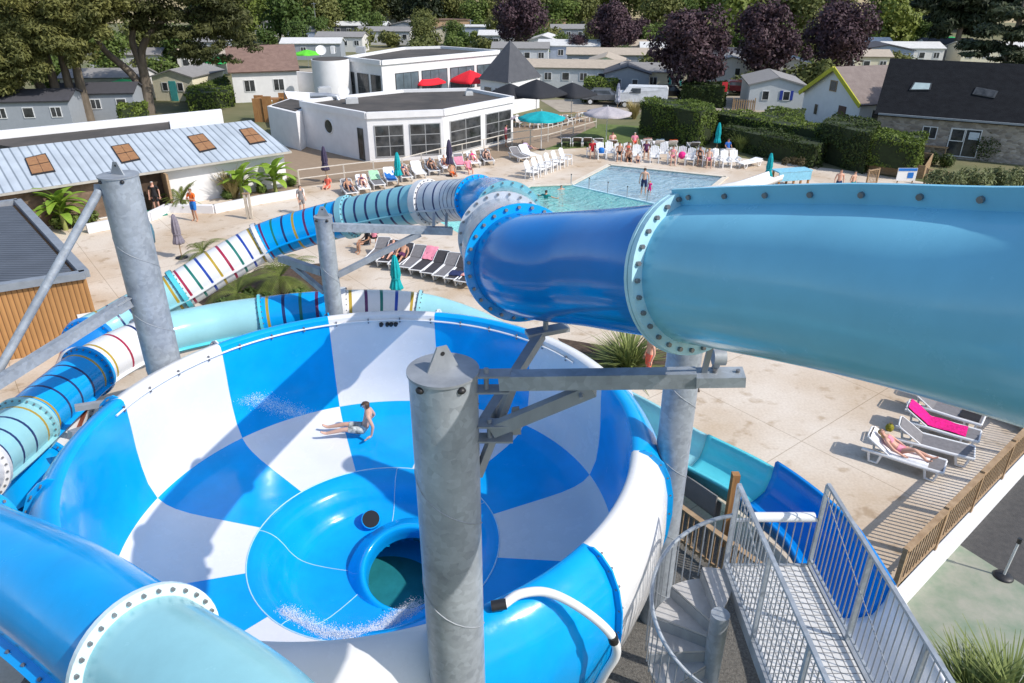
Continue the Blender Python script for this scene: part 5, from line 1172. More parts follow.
def dish(name, parent, p, r):
    b = MB(); b.sm = True; n = V(.25, -.8, .5).normalized(); u_ = n.cross(V(0, 0, 1)).normalized(); w_ = u_.cross(n)
    rings = [[p + n * (-.25 * r * (1 - k * k)) + (u_ * math.cos(a) + w_ * math.sin(a)) * r * max(k, .01) for a in np.linspace(0, 2 * math.pi, 21)[:-1]] for k in (0, .4, .75, 1)]
    loft(b, rings); b.cyl(p - n * .2 * r, (p.x, p.y, p.z - r * 1.2), .04, None, 6); return b.build(name, WPLAS, parent)
dish('satellite_dish', rfc, G(344, 91, zt + .3), .42)
# small lower wing left of it
wg = [G(267, 106, 2.7), G(296, 113, 2.7), G(316, 103, 2.7), G(290, 98, 2.7)]
b = MB(); b.prism([xy(p) for p in wg], 0, 2.69); b.build('side_wing', RENDER, cl)
b = MB(); b.prism([xy(p) for p in (wg[0].lerp(wg[2], .1), wg[1].lerp(wg[3], .1), wg[2].lerp(wg[0], .1), wg[3].lerp(wg[1], .1))], 2.692, 2.75); b.build('wing_roof', BITUM, cl)
# back block with round tower
z2 = 4.7
bk = [G(345, 57, z2), G(381, 61, z2), G(499, 50.5, z2), G(441, 46.5, z2), G(404, 47.5, z2)]
hb = thing('clubhouse', 'taller white flat roofed clubhouse block behind, with round tower and ribbon windows', 'building', (bk[1].x, bk[1].y + 3, 0), 0, None, True)
bp_ = [xy(p) for p in bk]
b = MB(); b.prism(bp_, 0, z2 - .3); b.build('wall', RENDER, hb)
b = MB(); b.prism(bp_, z2 - .299, z2 - .2); rfb = b.build('roof', BITUM, hb)
b = MB()
for i in range(len(bp_)): a_, c_ = bp_[i], bp_[(i + 1) % len(bp_)]; b.beam((*a_, z2 - .15), (*c_, z2 - .15), .3, .4)
b.build('parapet', RENDER, hb)
for (t0, t1) in ((.10, .28), (.31, .52), (.55, .76), (.79, .97)):
    b = MB(); winfacet(b, bp_[1], bp_[2], t0, t1, 1.5, 3.5, 2, 0); b.build('window', [DFRAME, GLASSB], hb)
for (t0, t1) in ((.03, .22), (.32, .62), (.70, .95)):
    b = MB(); winfacet(b, bp_[0], bp_[1], t0, t1, 1.0, 3.4, 1, 1); b.build('window', [DFRAME, GLASS], hb)
tp = G(330, 58, z2); b = MB(); b.sm = True; b.cyl((tp.x, tp.y, 0), (tp.x, tp.y, z2 - .1), 1.75, None, 36); b.build('round_tower', RENDER, hb)
b = MB(); b.cyl((tp.x, tp.y, z2 - .1), (tp.x, tp.y, z2 - .02), 1.62, None, 36); b.build('tower_roof', BITUM, hb)
dish('satellite_dish', hb, G(321, 50, z2 + .35), .5)
b = MB(); p = G(333, 52, z2 + .1); b.box((p.x, p.y, z2 + .3), (.35, .35, .7)); b.build('chimney', RENDER, hb)
b = MB(); p = G(361, 52, z2); b.box((p.x, p.y, z2 + .2), (.9, .7, .6)); b.build('roof_vent', mat('vent_grey2', (.42, .43, .45), .5), rfb)
# pyramid roofed pavilion
zp = 2.9
pc = [G(478, 79, zp), G(508, 83, zp), G(542, 76.5, zp), G(512, 72, zp)]
pv = thing('pyramid_pavilion', 'white pavilion with a steep dark slate pyramid roof beside the clubhouse', 'building', (pc[1].x, pc[1].y + 3, 0), 0, None, True)
cc_ = sum(pc, Vector()) / 4; r_ = ray(510, 40); ap = V(0, 0, CH) + r_ * (cc_.y / r_.y); ap = V(cc_.x, cc_.y, ap.z)
b = MB(); b.prism([xy(cc_.lerp(p, .93)) for p in pc], 0, zp); b.build('wall', RENDER, pv)
b = MB(); b.add([tuple(p) for p in pc] + [tuple(ap)], [(0, 1, 4), (1, 2, 4), (2, 3, 4), (3, 0, 4), (3, 2, 1, 0)]); b.build('roof', mat('dark_slate_pyramid', (.075, .078, .088), .7, c2=(.055, .058, .068), scale=2, bump=.3, bscale=20), pv)
for t0, t1 in ((.15, .42), (.55, .82)):
    b = MB(); winfacet(b, xy(cc_.lerp(pc[0], .93)) + (0,), xy(cc_.lerp(pc[1], .93)) + (0,), t0, t1, 1.2, 2.3, 0, 0); b.build('window', [ALU, GLASS], pv)
# --- gabled houses
def gable_house(name, label, cat, A, B, depth, h, hr, wallm, roofm, over=.3, wins=(), gwins=(), ridge_along=True, origin=None, trim=None, rwins=(), doors=()):
    """A-B is the base of the front long wall, left to right seen from the pool; depth goes back. ridge_along: ridge parallel to A-B, else gable faces front"""
    A = Vector((A.x, A.y, 0)); B = Vector((B.x, B.y, 0)); d = (B - A).normalized(); n = V(-d.y, d.x, 0); L = (B - A).length
    t = thing(name, label, cat, (A + B) / 2, math.atan2(d.y, d.x), None, False); OFF[t.name] = (t.location.copy(), 0.); OFF[t.name] = ((A + B) / 2, math.atan2(d.y, d.x))
    C_ = B + n * depth; D_ = A + n * depth; z = V(0, 0, 1); b = MB()
    b.add([A, B, C_, D_] + [p + z * h for p in (A, B, C_, D_)], [(0, 1, 5, 4), (1, 2, 6, 5), (2, 3, 7, 6), (3, 0, 4, 7)])
    if ridge_along:
        e0 = (A + D_) / 2 + z * hr; e1 = (B + C_) / 2 + z * hr
        b.add([A + z * h, D_ + z * h, e0], [(0, 2, 1)]); b.add([B + z * h, C_ + z * h, e1], [(0, 1, 2)])
    else:
        e0 = (A + B) / 2 + z * hr; e1 = (C_ + D_) / 2 + z * hr
        b.add([A + z * h, B + z * h, e0], [(0, 1, 2)]); b.add([D_ + z * h, C_ + z * h, e1], [(0, 2, 1)])
    b.build('wall', wallm, t)
    b = MB(); th = .12
    if ridge_along:
        r0 = e0 - d * over + z * .02; r1 = e1 + d * over + z * .02; sl = (h - hr) / (depth / 2)
        f0 = A - d * over - n * over + z * (h + sl * over + .02); f1 = B + d * over - n * over + z * (h + sl * over + .02)
        g0 = D_ - d * over + n * over + z * (h + sl * over + .02); g1 = C_ + d * over + n * over + z * (h + sl * over + .02)
        b.slab(f0, f1, r1, r0, th); b.slab(r0 - n * .002, r1 - n * .002, g1, g0, th)
    else:
        sl = (h - hr) / (L / 2); r0 = e0 - n * over + z * .02; r1 = e1 + n * over + z * .02
        f0 = A - d * over - n * over + z * (h + sl * over + .02); f1 = D_ - d * over + n * over + z * (h + sl * over + .02)
        g0 = B + d * over - n * over + z * (h + sl * over + .02); g1 = C_ + d * over + n * over + z * (h + sl * over + .02)
        b.slab(f0, r0, r1, f1, th); b.slab(r0 + d * .002, g0, g1, r1 + d * .002, th)
        if trim:
            tb = MB(); 
            for p, q_ in ((f0, r0), (r0, g0)): tb.beam(p - n * .05 + z * .0, q_ - n * .05 + z * .0, .09, .34)
            trim_o = tb
    ro = b.build('roof', roofm, t)
    if not ridge_along and trim: trim_o.build('bargeboard', trim, ro)
    for (x, zc, w_, h_, mu) in wins: b = MB(); c = A + d * (L * x); wwin(b, (c.x, c.y, zc), w_, h_, math.atan2(-n.y, -n.x), .03, mu); b.build('window', [ALU, GLASS], t)
    for (x, zc, w_, h_, cm) in gwins:
        for sd in (-1, 1):
            b = MB(); c = A + d * (L * x + sd * (w_ / 2 + .16)) + z * zc - n * .03; b.box(c, (.28, .04, h_), math.atan2(d.y, d.x)); b.build('shutter', cm, t)
    for (x, zc, w_, h_) in rwins: b = MB(); c = B + n * (depth * x); wwin(b, (c.x, c.y, zc), w_, h_, math.atan2(d.y, d.x), .03, 0); b.build('window', [ALU, GLASS], t)
    for (x, w_, h_, dm) in doors: b = MB(); c = A + d * (L * x) + z * h_ / 2 - n * .03; b.box(c, (w_, .05, h_), math.atan2(d.y, d.x)); b.build('door', dm, t)
    return t, (A, B, C_, D_, d, n)
TILE_BR = mat('brown_tile_roof', (.25, .165, .135), .85, c2=(.18, .115, .095), scale=2, bump=.5, bscale=14, stretch=(1, 1, 2))
TILE_BG = mat('greybrown_tile_roof', (.245, .20, .18), .85, c2=(.19, .15, .135), scale=2, bump=.4, bscale=14)
hA = G(236, 103); hB = G(300, 100)
gable_house('tiled_house', 'white house with a brown tiled roof at left of the clubhouse', 'house', hA, hB, 7.5, 3.0, 5.0, RENDER, TILE_BR, .3, ((.25, 1.6, 1.0, 1.1, 1), (.7, 1.6, 1.0, 1.1, 1)))
t_, inf = gable_house('yellow_trimmed_house', 'white gabled house with bright yellow bargeboards and brown roof', 'house', G(800, 119), G(855, 134), 6.6, 2.4, 4.7, RENDER, TILE_BG, .3, ((.27, 1.15, .5, .9, 0),), (), False, None, mat('yellow_paint', (.50, .48, .03), .6), ((.25, 1.3, .9, 1.1), (.6, 1.3, .9, 1.1)), ((.72, .9, 1.9, mat('brown_door', (.10, .055, .045), .6)),))
A_, B_, C_, D_, d_, n_ = inf
b = MB(); c_ = (A_ + B_) / 2 + V(0, 0, 3.3); wwin(b, c_, .8, .8, math.atan2(-n_.y, -n_.x), .03, 0); b.build('window', [WOODL, GLASS], t_)
# stone house with slate roof at right
STONE = bpy.data.materials.new('rubble_stone'); STONE.use_nodes = True; n__ = STONE.node_tree.nodes; p__ = n__['Principled BSDF']; p__.inputs['Roughness'].default_value = .95
vo = n__.new('ShaderNodeTexVoronoi'); vo.inputs['Scale'].default_value = 3.2; vo.feature = 'F1'; tcs = n__.new('ShaderNodeTexCoord'); mps = n__.new('ShaderNodeMapping'); mps.inputs['Scale'].default_value = (1, 1, 1.8)
STONE.node_tree.links.new(tcs.outputs['Object'], mps.inputs[0]); STONE.node_tree.links.new(mps.outputs[0], vo.inputs['Vector'])
rps = n__.new('ShaderNodeValToRGB'); STONE.node_tree.links.new(vo.outputs['Color'], rps.inputs[0]); rps.color_ramp.elements[0].color = (.20, .17, .145, 1); rps.color_ramp.elements[1].color = (.46, .41, .36, 1); STONE.node_tree.links.new(rps.outputs[0], p__.inputs['Base Color'])
bps = n__.new('ShaderNodeBump'); bps.inputs['Strength'].default_value = .8; bps.inputs['Distance'].default_value = .06; bps.invert = True; STONE.node_tree.links.new(vo.outputs['Distance'], bps.inputs['Height']); STONE.node_tree.links.new(bps.outputs[0], p__.inputs['Normal'])
zs = 2.75
sA = G(879, 112, zs); sB = G(1130, 131, zs); sd_ = (sB - sA); sd_.z = 0; sd_.normalize(); sn_ = V(sd_.y, -sd_.x, 0)
t_, inf = gable_house('stone_house', 'long stone house with a dark slate roof and skylight at right', 'house', sA, sB, 7.0, zs, 6.0, STONE, SLATE, .25, ((.24, 1.62, .9, .8, 1), (.36, 1.62, .8, .8, 0)))
b = MB(); 
def hitwall(u, v, A, nrm): r = ray(u, v); t = (Vector((A.x, A.y, 0)) - V(0, 0, CH)).dot(nrm) / r.dot(nrm); return V(0, 0, CH) + r * t
w0 = hitwall(952, 128, sA, sn_); w1 = hitwall(982, 132, sA, sn_); w2 = hitwall(978, 158, sA, sn_)
cw = (w0 + w1) / 2; wwin(b, (cw.x, cw.y, (w0.z + w2.z) / 2), (w1 - w0).length, w0.z - w2.z, math.atan2(sn_.y, sn_.x), .04, 1); gd = b.build('glazed_door', [ALU, GLASS], t_)
b = MB(); c1 = hitwall(974, 136, sA, sn_) + sn_ * .09; b.box(c1, (.02, .62, .5), math.atan2(sn_.y, sn_.x)); b.build('notice', mat('pale_notice', (.55, .62, .68), .5), gd)
def onslate(u, v):
    A, B, C2, D2, d, n = inf; nn = d.cross((n * 3.5 + V(0, 0, 6.0 - zs)).normalized()); p0 = A + V(0, 0, zs + .14); r = ray(u, v); t = (p0 - V(0, 0, CH)).dot(nn) / r.dot(nn); return V(0, 0, CH) + r * t
for px, gm_, nm in ((((914, 83), (932, 84), (930, 91), (909, 91)), GLASSB, 'skylight'), (((976, 88), (998, 92), (994, 99), (972, 95)), GLASS, 'skylight')):
    P = [onslate(*p) for p in px]; nn = (P[1] - P[0]).cross(P[3] - P[0]).normalized(); nn = nn if nn.z > 0 else -nn
    P = P if (P[1] - P[0]).cross(P[3] - P[0]).dot(nn) > 0 else P[::-1]
    b = MB(); b.mi = 1; b.slab(*[p + nn * .03 for p in P], .08); c_ = sum(P, Vector()) / 4; b.mi = 0; b.slab(*[c_.lerp(p, .84) + nn * .112 for p in P], .012); b.build(nm, [mat('sky_pane', (.42, .52, .52), .15) if gm_ is GLASSB else GLASS, DFRAME], t_)
b = MB(); b.beam(sA + sn_ * .33 + V(0, 0, -.08), sB + sn_ * .33 + V(0, 0, -.08), .14, .12); b.build('gutter', mat('zinc_gutter', (.25, .28, .31), .5), t_)
b = MB(); c_ = hitwall(935, 148, sA, sn_) + sn_ * .3; b.box((c_.x, c_.y, .75), (.3, 1.6, .08), math.atan2(sn_.y, sn_.x)); 
for q_ in (-.7, .7): s_ = V(-sn_.y, sn_.x, 0) * q_; b.box((c_.x + s_.x, c_.y + s_.y, .355), (.28, .08, .71), math.atan2(sn_.y, sn_.x))
b.build('window_bench', WOODL, t_)
# --- mobile homes
MW = {k: cmat('cladding_' + k, c, var=.05) for k, c in dict(white=(214, 212, 208), cream=(222, 214, 190), grey=(150, 156, 164), blue=(160, 172, 190), tan=(190, 158, 126), pale=(200, 204, 206), dark=(92, 96, 104)).items()}
MR_ = {k: cmat('homeroof_' + k, c, .8, var=.1) for k, c in dict(grey=(140, 138, 136), white=(206, 206, 204), beige=(176, 164, 148), dark=(70, 70, 76), brown=(120, 98, 84), blue=(120, 138, 158)).items()}
SHB = cmat('blue_shutter', (40, 62, 150)); SHT = cmat('turquoise_shutter', (70, 160, 160)); DRED = cmat('dark_red_door', (96, 34, 34))
def home(u, v, L, W, rot, wall, roof, label, front=False, h=2.3, hr=2.95, shut=None, door=None, name='mobile_home'):
    """(u, v): pixel of the middle of the base of the wall facing the pool; rot: turn of the long axis"""
    p = G(u, v); r = R(rot); d = V(math.cos(r), math.sin(r), 0); A = p - d * L / 2; B = p + d * L / 2
    n = max(2, int(L / 1.9)); wins = [((i + .5) / n, 1.45, .8, .8, 1 if i % 2 else 0) for i in range(n)] if not front else [(.3, 1.4, .6, .8, 0), (.68, 1.4, .6, .8, 0)]
    return gable_house(name, label, 'mobile home', A, B, W, h, hr, MW[wall], MR_[roof], .18, wins, [(wins[-1][0], 1.45, wins[-1][2], .85, shut)] if shut else (), not front, None, None, (), [((wins[0][0] + wins[1][0]) / 2, .75, 1.95, door)] if door else ())
home(20, 131, 8.5, 4, 9, 'grey', 'dark', 'grey home with a dark roof half hidden by the leftmost cypress trunks')
home(100, 121, 6.4, 3.4, 9, 'grey', 'dark', 'grey home with black roof between the cypress trunks')
home(106, 102, 8.0, 4, 5, 'white', 'grey', 'white home with long grey roof seen between two cypress trunks', door=MATS['brown_door'])
home(176, 101, 4.4, 6.5, -8, 'cream', 'grey', 'cream gabled home beside the forked cypress', True, door=SHT)
home(128, 74, 9, 4, 4, 'pale', 'grey', 'pale home far behind the cypresses, partly hidden')
home(212, 74, 8, 4, 10, 'white', 'beige', 'white home behind the green hedge left of the tiled house')
home(200, 58, 9, 4, 4, 'grey', 'grey', 'grey home behind the forked cypress crown')
home(267, 37, 5, 6, -6, 'white', 'grey', 'white gabled home left of the far dark tree, above the brown roof', True)
home(307, 45, 6.5, 7, 4, 'blue', 'grey', 'blue grey home in the gap above the brown roof')
home(312, 60, 9, 4, 2, 'grey', 'white', 'low grey home with white roof behind the round tower')
home(360, 38, 11, 5, -3, 'dark', 'white', 'long dark walled home with pale roof, far behind the clubhouse')
home(392, 30, 6, 7, 5, 'pale', 'white', 'pale gabled home highest up behind the clubhouse', True)
home(405, 37, 6, 6, -4, 'grey', 'grey', 'grey gabled home left of the brownish round tree', True)
home(384, 45, 10, 4, -5, 'white', 'grey', 'low white home in front of the grey gabled one, left of the brownish tree')
home(340, 52, 8, 4, -5, 'white', 'grey', 'white home between the olive shrubs and the far dark walled home')
home(443, 43.5, 4.6, 6, -4, 'cream', 'brown', 'cream gabled home right of the brownish round tree', True)
home(449, 36, 9, 5, 4, 'tan', 'brown', 'tan flat box home behind the cream gabled one', h=3.1, hr=3.2)
home(477, 43, 8, 6, -3, 'blue', 'white', 'bluish home with flat white roof left of the plum tree', h=2.8, hr=2.9)
home(496, 50, 6, 5, -3, 'pale', 'white', 'pale home tucked under the left plum tree crown')
home(552, 38, 5.5, 5, 4, 'tan', 'brown', 'pinkish tan box home right of the left plum tree', h=3.4, hr=3.5)
home(574, 42, 9, 5, -2, 'grey', 'grey', 'grey roofed home behind the white roofed blue one')
home(542, 56, 4.4, 7, -10, 'white', 'white', 'white gabled home with door facing the small purple tree', True, door=MW['dark'])
home(568, 63, 9, 5, -7, 'blue', 'white', 'blue grey home with white roof and blue shutters behind the small purple tree', shut=SHB)
home(574, 90, 12, 4, -8, 'pale', 'beige', 'long pale home with beige roof directly behind the black parasols')
home(604, 84, 4.2, 6, -10, 'white', 'beige', 'small white gable end next to the lime green parasol', True)
home(616, 74, 13, 4, -6, 'grey', 'beige', 'long grey home with beige roof behind the lime green parasol')
home(626, 97, 4.6, 6, -8, 'grey', 'dark', 'grey gabled home right behind the parked grey car', True)
home(652, 95, 7, 5, -10, 'cream', 'grey', 'cream home with red door and turquoise shutters behind the van', shut=SHT, door=DRED)
home(634, 63, 6, 4, -4, 'white', 'beige', 'small white home under the smaller purple plum tree')
home(668, 66, 8, 4, -6, 'pale', 'white', 'pale home behind the largest purple plum crown')
home(729, 84, 4.4, 7, -10, 'white', 'grey', 'white gabled home with green window between the two big plum trees', True)
home(748, 74, 10, 4, -6, 'dark', 'dark', 'dark long home in shade between the big plum trees')
home(761, 84, 3.8, 4, -10, 'white', 'white', 'narrow white home behind the right plum trunk', True)
home(790, 86, 4.4, 5, -12, 'white', 'white', 'white home in front of the rightmost plum tree, left of the yellow trimmed house', True)
home(774, 111, 5.0, 7, -10, 'pale', 'grey', 'white home with blue shutters and grey roof beside the yellow trimmed house', True, shut=SHB)
home(884, 68, 7, 6, -8, 'blue', 'dark', 'blue grey home with tall panes right of the yellow trimmed roof', True)
home(912, 66, 8, 5, -4, 'white', 'white', 'white low home behind the slate ridge, left one')
home(948, 61, 7, 5, -8, 'white', 'dark', 'dark roofed white home behind the slate ridge')
home(866, 60, 7, 5, -6, 'pale', 'white', 'pale home peeping out right of the rightmost plum tree')
home(992, 66, 9, 5, -6, 'cream', 'white', 'cream home behind the slate roof among the conifers')
home(856, 76, 8, 4, -6, 'cream', 'beige', 'cream walled home directly behind the brown yellow trimmed roof')
home(700, 52, 9, 4, -3, 'pale', 'grey', 'pale home between plum crowns, far row')
home(520, 66, 8, 4, -4, 'pale', 'grey', 'pale home behind the slate pyramid point')
# --- courtyard wall, timber enclosure, shade sail left of the clubhouse
b = MB(); a_, c_ = G(275, 95), G(318, 99); b.beam((a_.x, a_.y, 1.3), (c_.x, c_.y, 1.3), .25, 2.6)
tag(b.build('courtyard_wall', RENDER, None, (a_.x, a_.y, 0)), 'white courtyard wall between the tiled house and the round tower', 'wall')
te = thing('timber_enclosure', 'orange brown timber enclosure left of the clubhouse wing', 'wooden enclosure', G(270, 122), 0, None, True)
p = G(270, 122)
for i, (dx, dy, h_) in enumerate(((-.9, 0, 2.0), (.0, -.1, 2.2), (.9, 0, 1.9), (-1.1, 1.2, 2.1), (1.1, 1.2, 2.3))):
    b = MB(); b.box((p.x + dx, p.y + dy, h_ / 2), (.8, .12, h_)); b.build('panel', WOOD, te)
b = MB(); b.box((p.x, p.y + .6, 1.9), (2.3, 1.0, .08)); b.build('top_beam', WOOD, te)
sl_ = [G(284, 91, 2.6), G(321, 93, 2.3), G(318, 101, 2.3), G(288, 99, 2.5)]
b = MB(); b.sm = True; k = 8
for j in range(k + 1):
    for i in range(k + 1):
        p = sl_[0].lerp(sl_[1], i / k).lerp(sl_[3].lerp(sl_[2], i / k), j / k); b.v.append((p.x, p.y, p.z - .35 * math.sin(math.pi * i / k) * math.sin(math.pi * j / k)))
for j in range(k):
    for i in range(k): b.f.append((j * (k + 1) + i, (j + 1) * (k + 1) + i, (j + 1) * (k + 1) + i + 1, j * (k + 1) + i + 1)); b.m.append(0); b.s.append(True)
ss = thing('shade_sail', 'white shade sail sagging beside the clubhouse tower', 'shade sail', G(300, 110), 0, None, True)
b.build('cloth', RENDER, ss)
for q_ in sl_: b = MB(); b.cyl((q_.x, q_.y, 0), (q_.x, q_.y, q_.z + .05), .05, None, 8); b.build('post', GALVD, ss)
# --- street lamps / poles
def pole(u, v, h, label, globe=False, name='utility_pole'):
    p = G(u, v); t = thing(name, label, 'lamp' if globe else 'pole', p); b = MB(); b.cyl((0, 0, 0), (0, 0, h), .07, .05, 8); b.build('shaft', GALVD if not globe else ALU, t)
    b = MB()
    if globe: b.ell((0, 0, h + .2), (.24, .24, .24), 14, 9); b.build('globe', mat('opal_globe', (.8, .82, .84), .3), t)
    else: b.box((0, 0, h - .2), (1.0, .06, .06)); b.build('crossarm', GALVD, t)
pole(834, 122, 2.9, 'white globe lamp in front of the yellow trimmed house', True, 'globe_lamp')
pole(318, 42, 7, 'thin pale pole above the tower between far trees'); pole(353, 33, 6, 'thin pole above the long dark walled home'); pole(471, 42, 4, 'thin pole behind the bluish flat roofed home')
# ================================================================ people: one continuous skinned body, hair and clothes cut from it
SKINS = [mat('skin_light', (.60, .36, .26), .55, var=.06), mat('skin_tan', (.47, .25, .155), .55, var=.06), mat('skin_pink', (.62, .34, .25), .55, var=.06)]
HAIRS = {'brown': mat('brown_hair', (.075, .04, .02), .6, var=.3), 'dark': mat('dark_hair', (.025, .018, .014), .5, var=.3), 'blond': mat('blond_hair', (.42, .27, .11), .6, var=.25), 'grey': mat('grey_hair', (.40, .38, .36), .6)}
def fabric(name, rgb, rgb2=None, sc=8): return mat('fabric_' + name, lin(rgb), .85, c2=lin(rgb2) if rgb2 else None, scale=sc, var=.15)
def posed(pose):
    """joint positions in metres for a 1.72 m adult facing -Y (x to the figure's left)"""
    P = {}
    def limb(n, a, b, c): P[n] = [V(*a), V(*b), V(*c)]
    if pose in ('stand', 'hold'):
        P['pel'], P['spi'], P['che'], P['nec'], P['hea'], P['top'] = V(0, 0, .95), V(0, .01, 1.10), V(0, .015, 1.32), V(0, .0, 1.47), V(0, -.025, 1.58), V(0, -.01, 1.68)
        for s, n in ((1, 'L'), (-1, 'R')):
            limb('leg' + n, (s * .095, 0, .90), (s * .11, -.02 - .03 * s, .49), (s * .12, .03 - .02 * s, .08)); P['toe' + n] = V(s * .15, -.13, .03)
            if pose == 'stand': limb('arm' + n, (s * .185, .02, 1.39), (s * .25, .05, 1.11), (s * .26, -.04, .87)); P['hd' + n] = V(s * .0, -.15, -1)
            else: limb('arm' + n, (s * .185, .0, 1.39), (s * .24, -.08, 1.13), (s * .06, -.25, 1.20)); P['hd' + n] = V(-s, -.2, .2)
    elif pose == 'sit':                                # seat surface at z=.42
        P['pel'], P['spi'], P['che'], P['nec'], P['hea'], P['top'] = V(0, 0, .52), V(0, .03, .67), V(0, .06, .88), V(0, .05, 1.03), V(0, .02, 1.14), V(0, .03, 1.24)
        for s, n in ((1, 'L'), (-1, 'R')):
            limb('leg' + n, (s * .10, -.03, .50), (s * .14, -.43, .50), (s * .14, -.45, .09)); P['toe' + n] = V(s * .16, -.60, .03)
            limb('arm' + n, (s * .185, .06, .95), (s * .25, .0, .70), (s * .17, -.22, .60)); P['hd' + n] = V(-s * .2, -1, -.15)
    elif pose == 'lie':                                # on a lounger: back raised, head towards +Y, seat at z=.36
        P['pel'], P['spi'], P['che'], P['nec'], P['hea'], P['top'] = V(0, 0, .47), V(0, .14, .53), V(0, .33, .65), V(0, .45, .75), V(0, .53, .83), V(0, .60, .90)
        for s, n in ((1, 'L'), (-1, 'R')):
            k = .0 if s > 0 else .16
            limb('leg' + n, (s * .09, -.05, .46), (s * .12, -.42 + k * .3, .50 + k), (s * .12, -.84 + k * .7, .43)); P['toe' + n] = V(s * .15, -.95 + k * .7, .50)
            limb('arm' + n, (s * .18, .36, .70), (s * .27, .13, .56), (s * .25, -.10, .46)); P['hd' + n] = V(s * .0, -1, -.25)
    elif pose == 'slide':                              # boy sitting on the bowl, leaning back on one hand, legs to -Y
        P['pel'], P['spi'], P['che'], P['nec'], P['hea'], P['top'] = V(0, 0, .12), V(0, .06, .26), V(0, .12, .46), V(0, .11, .60), V(0, .07, .71), V(0, .08, .81)
        for s, n in ((1, 'L'), (-1, 'R')):
            limb('leg' + n, (s * .09, -.04, .11), (s * .11, -.44, .17), (s * .13 - .02, -.84, .09)); P['toe' + n] = V(s * .15, -.96, .17)
            limb('arm' + n, (s * .18, .12, .52), (s * .26, .22, .29), (s * .27, .17 if s > 0 else .0, .07)); P['hd' + n] = V(s * .3, -.6, -.35)
    elif pose == 'float':                              # standing in the pool up to the chest: only this shows; arms out
        P['pel'], P['spi'], P['che'], P['nec'], P['hea'], P['top'] = V(0, 0, -.25), V(0, .01, -.1), V(0, .015, .12), V(0, 0, .27), V(0, -.025, .38), V(0, -.01, .48)
        for s, n in ((1, 'L'), (-1, 'R')):
            limb('leg' + n, (s * .095, 0, -.3), (s * .11, -.05, -.6), (s * .12, .0, -.95)); P['toe' + n] = V(s * .15, -.12, -1.0)
            limb('arm' + n, (s * .185, .02, .19), (s * .40, -.06, .08), (s * .58, -.16, .03)); P['hd' + n] = V(s * .6, -.5, 0)
    return P
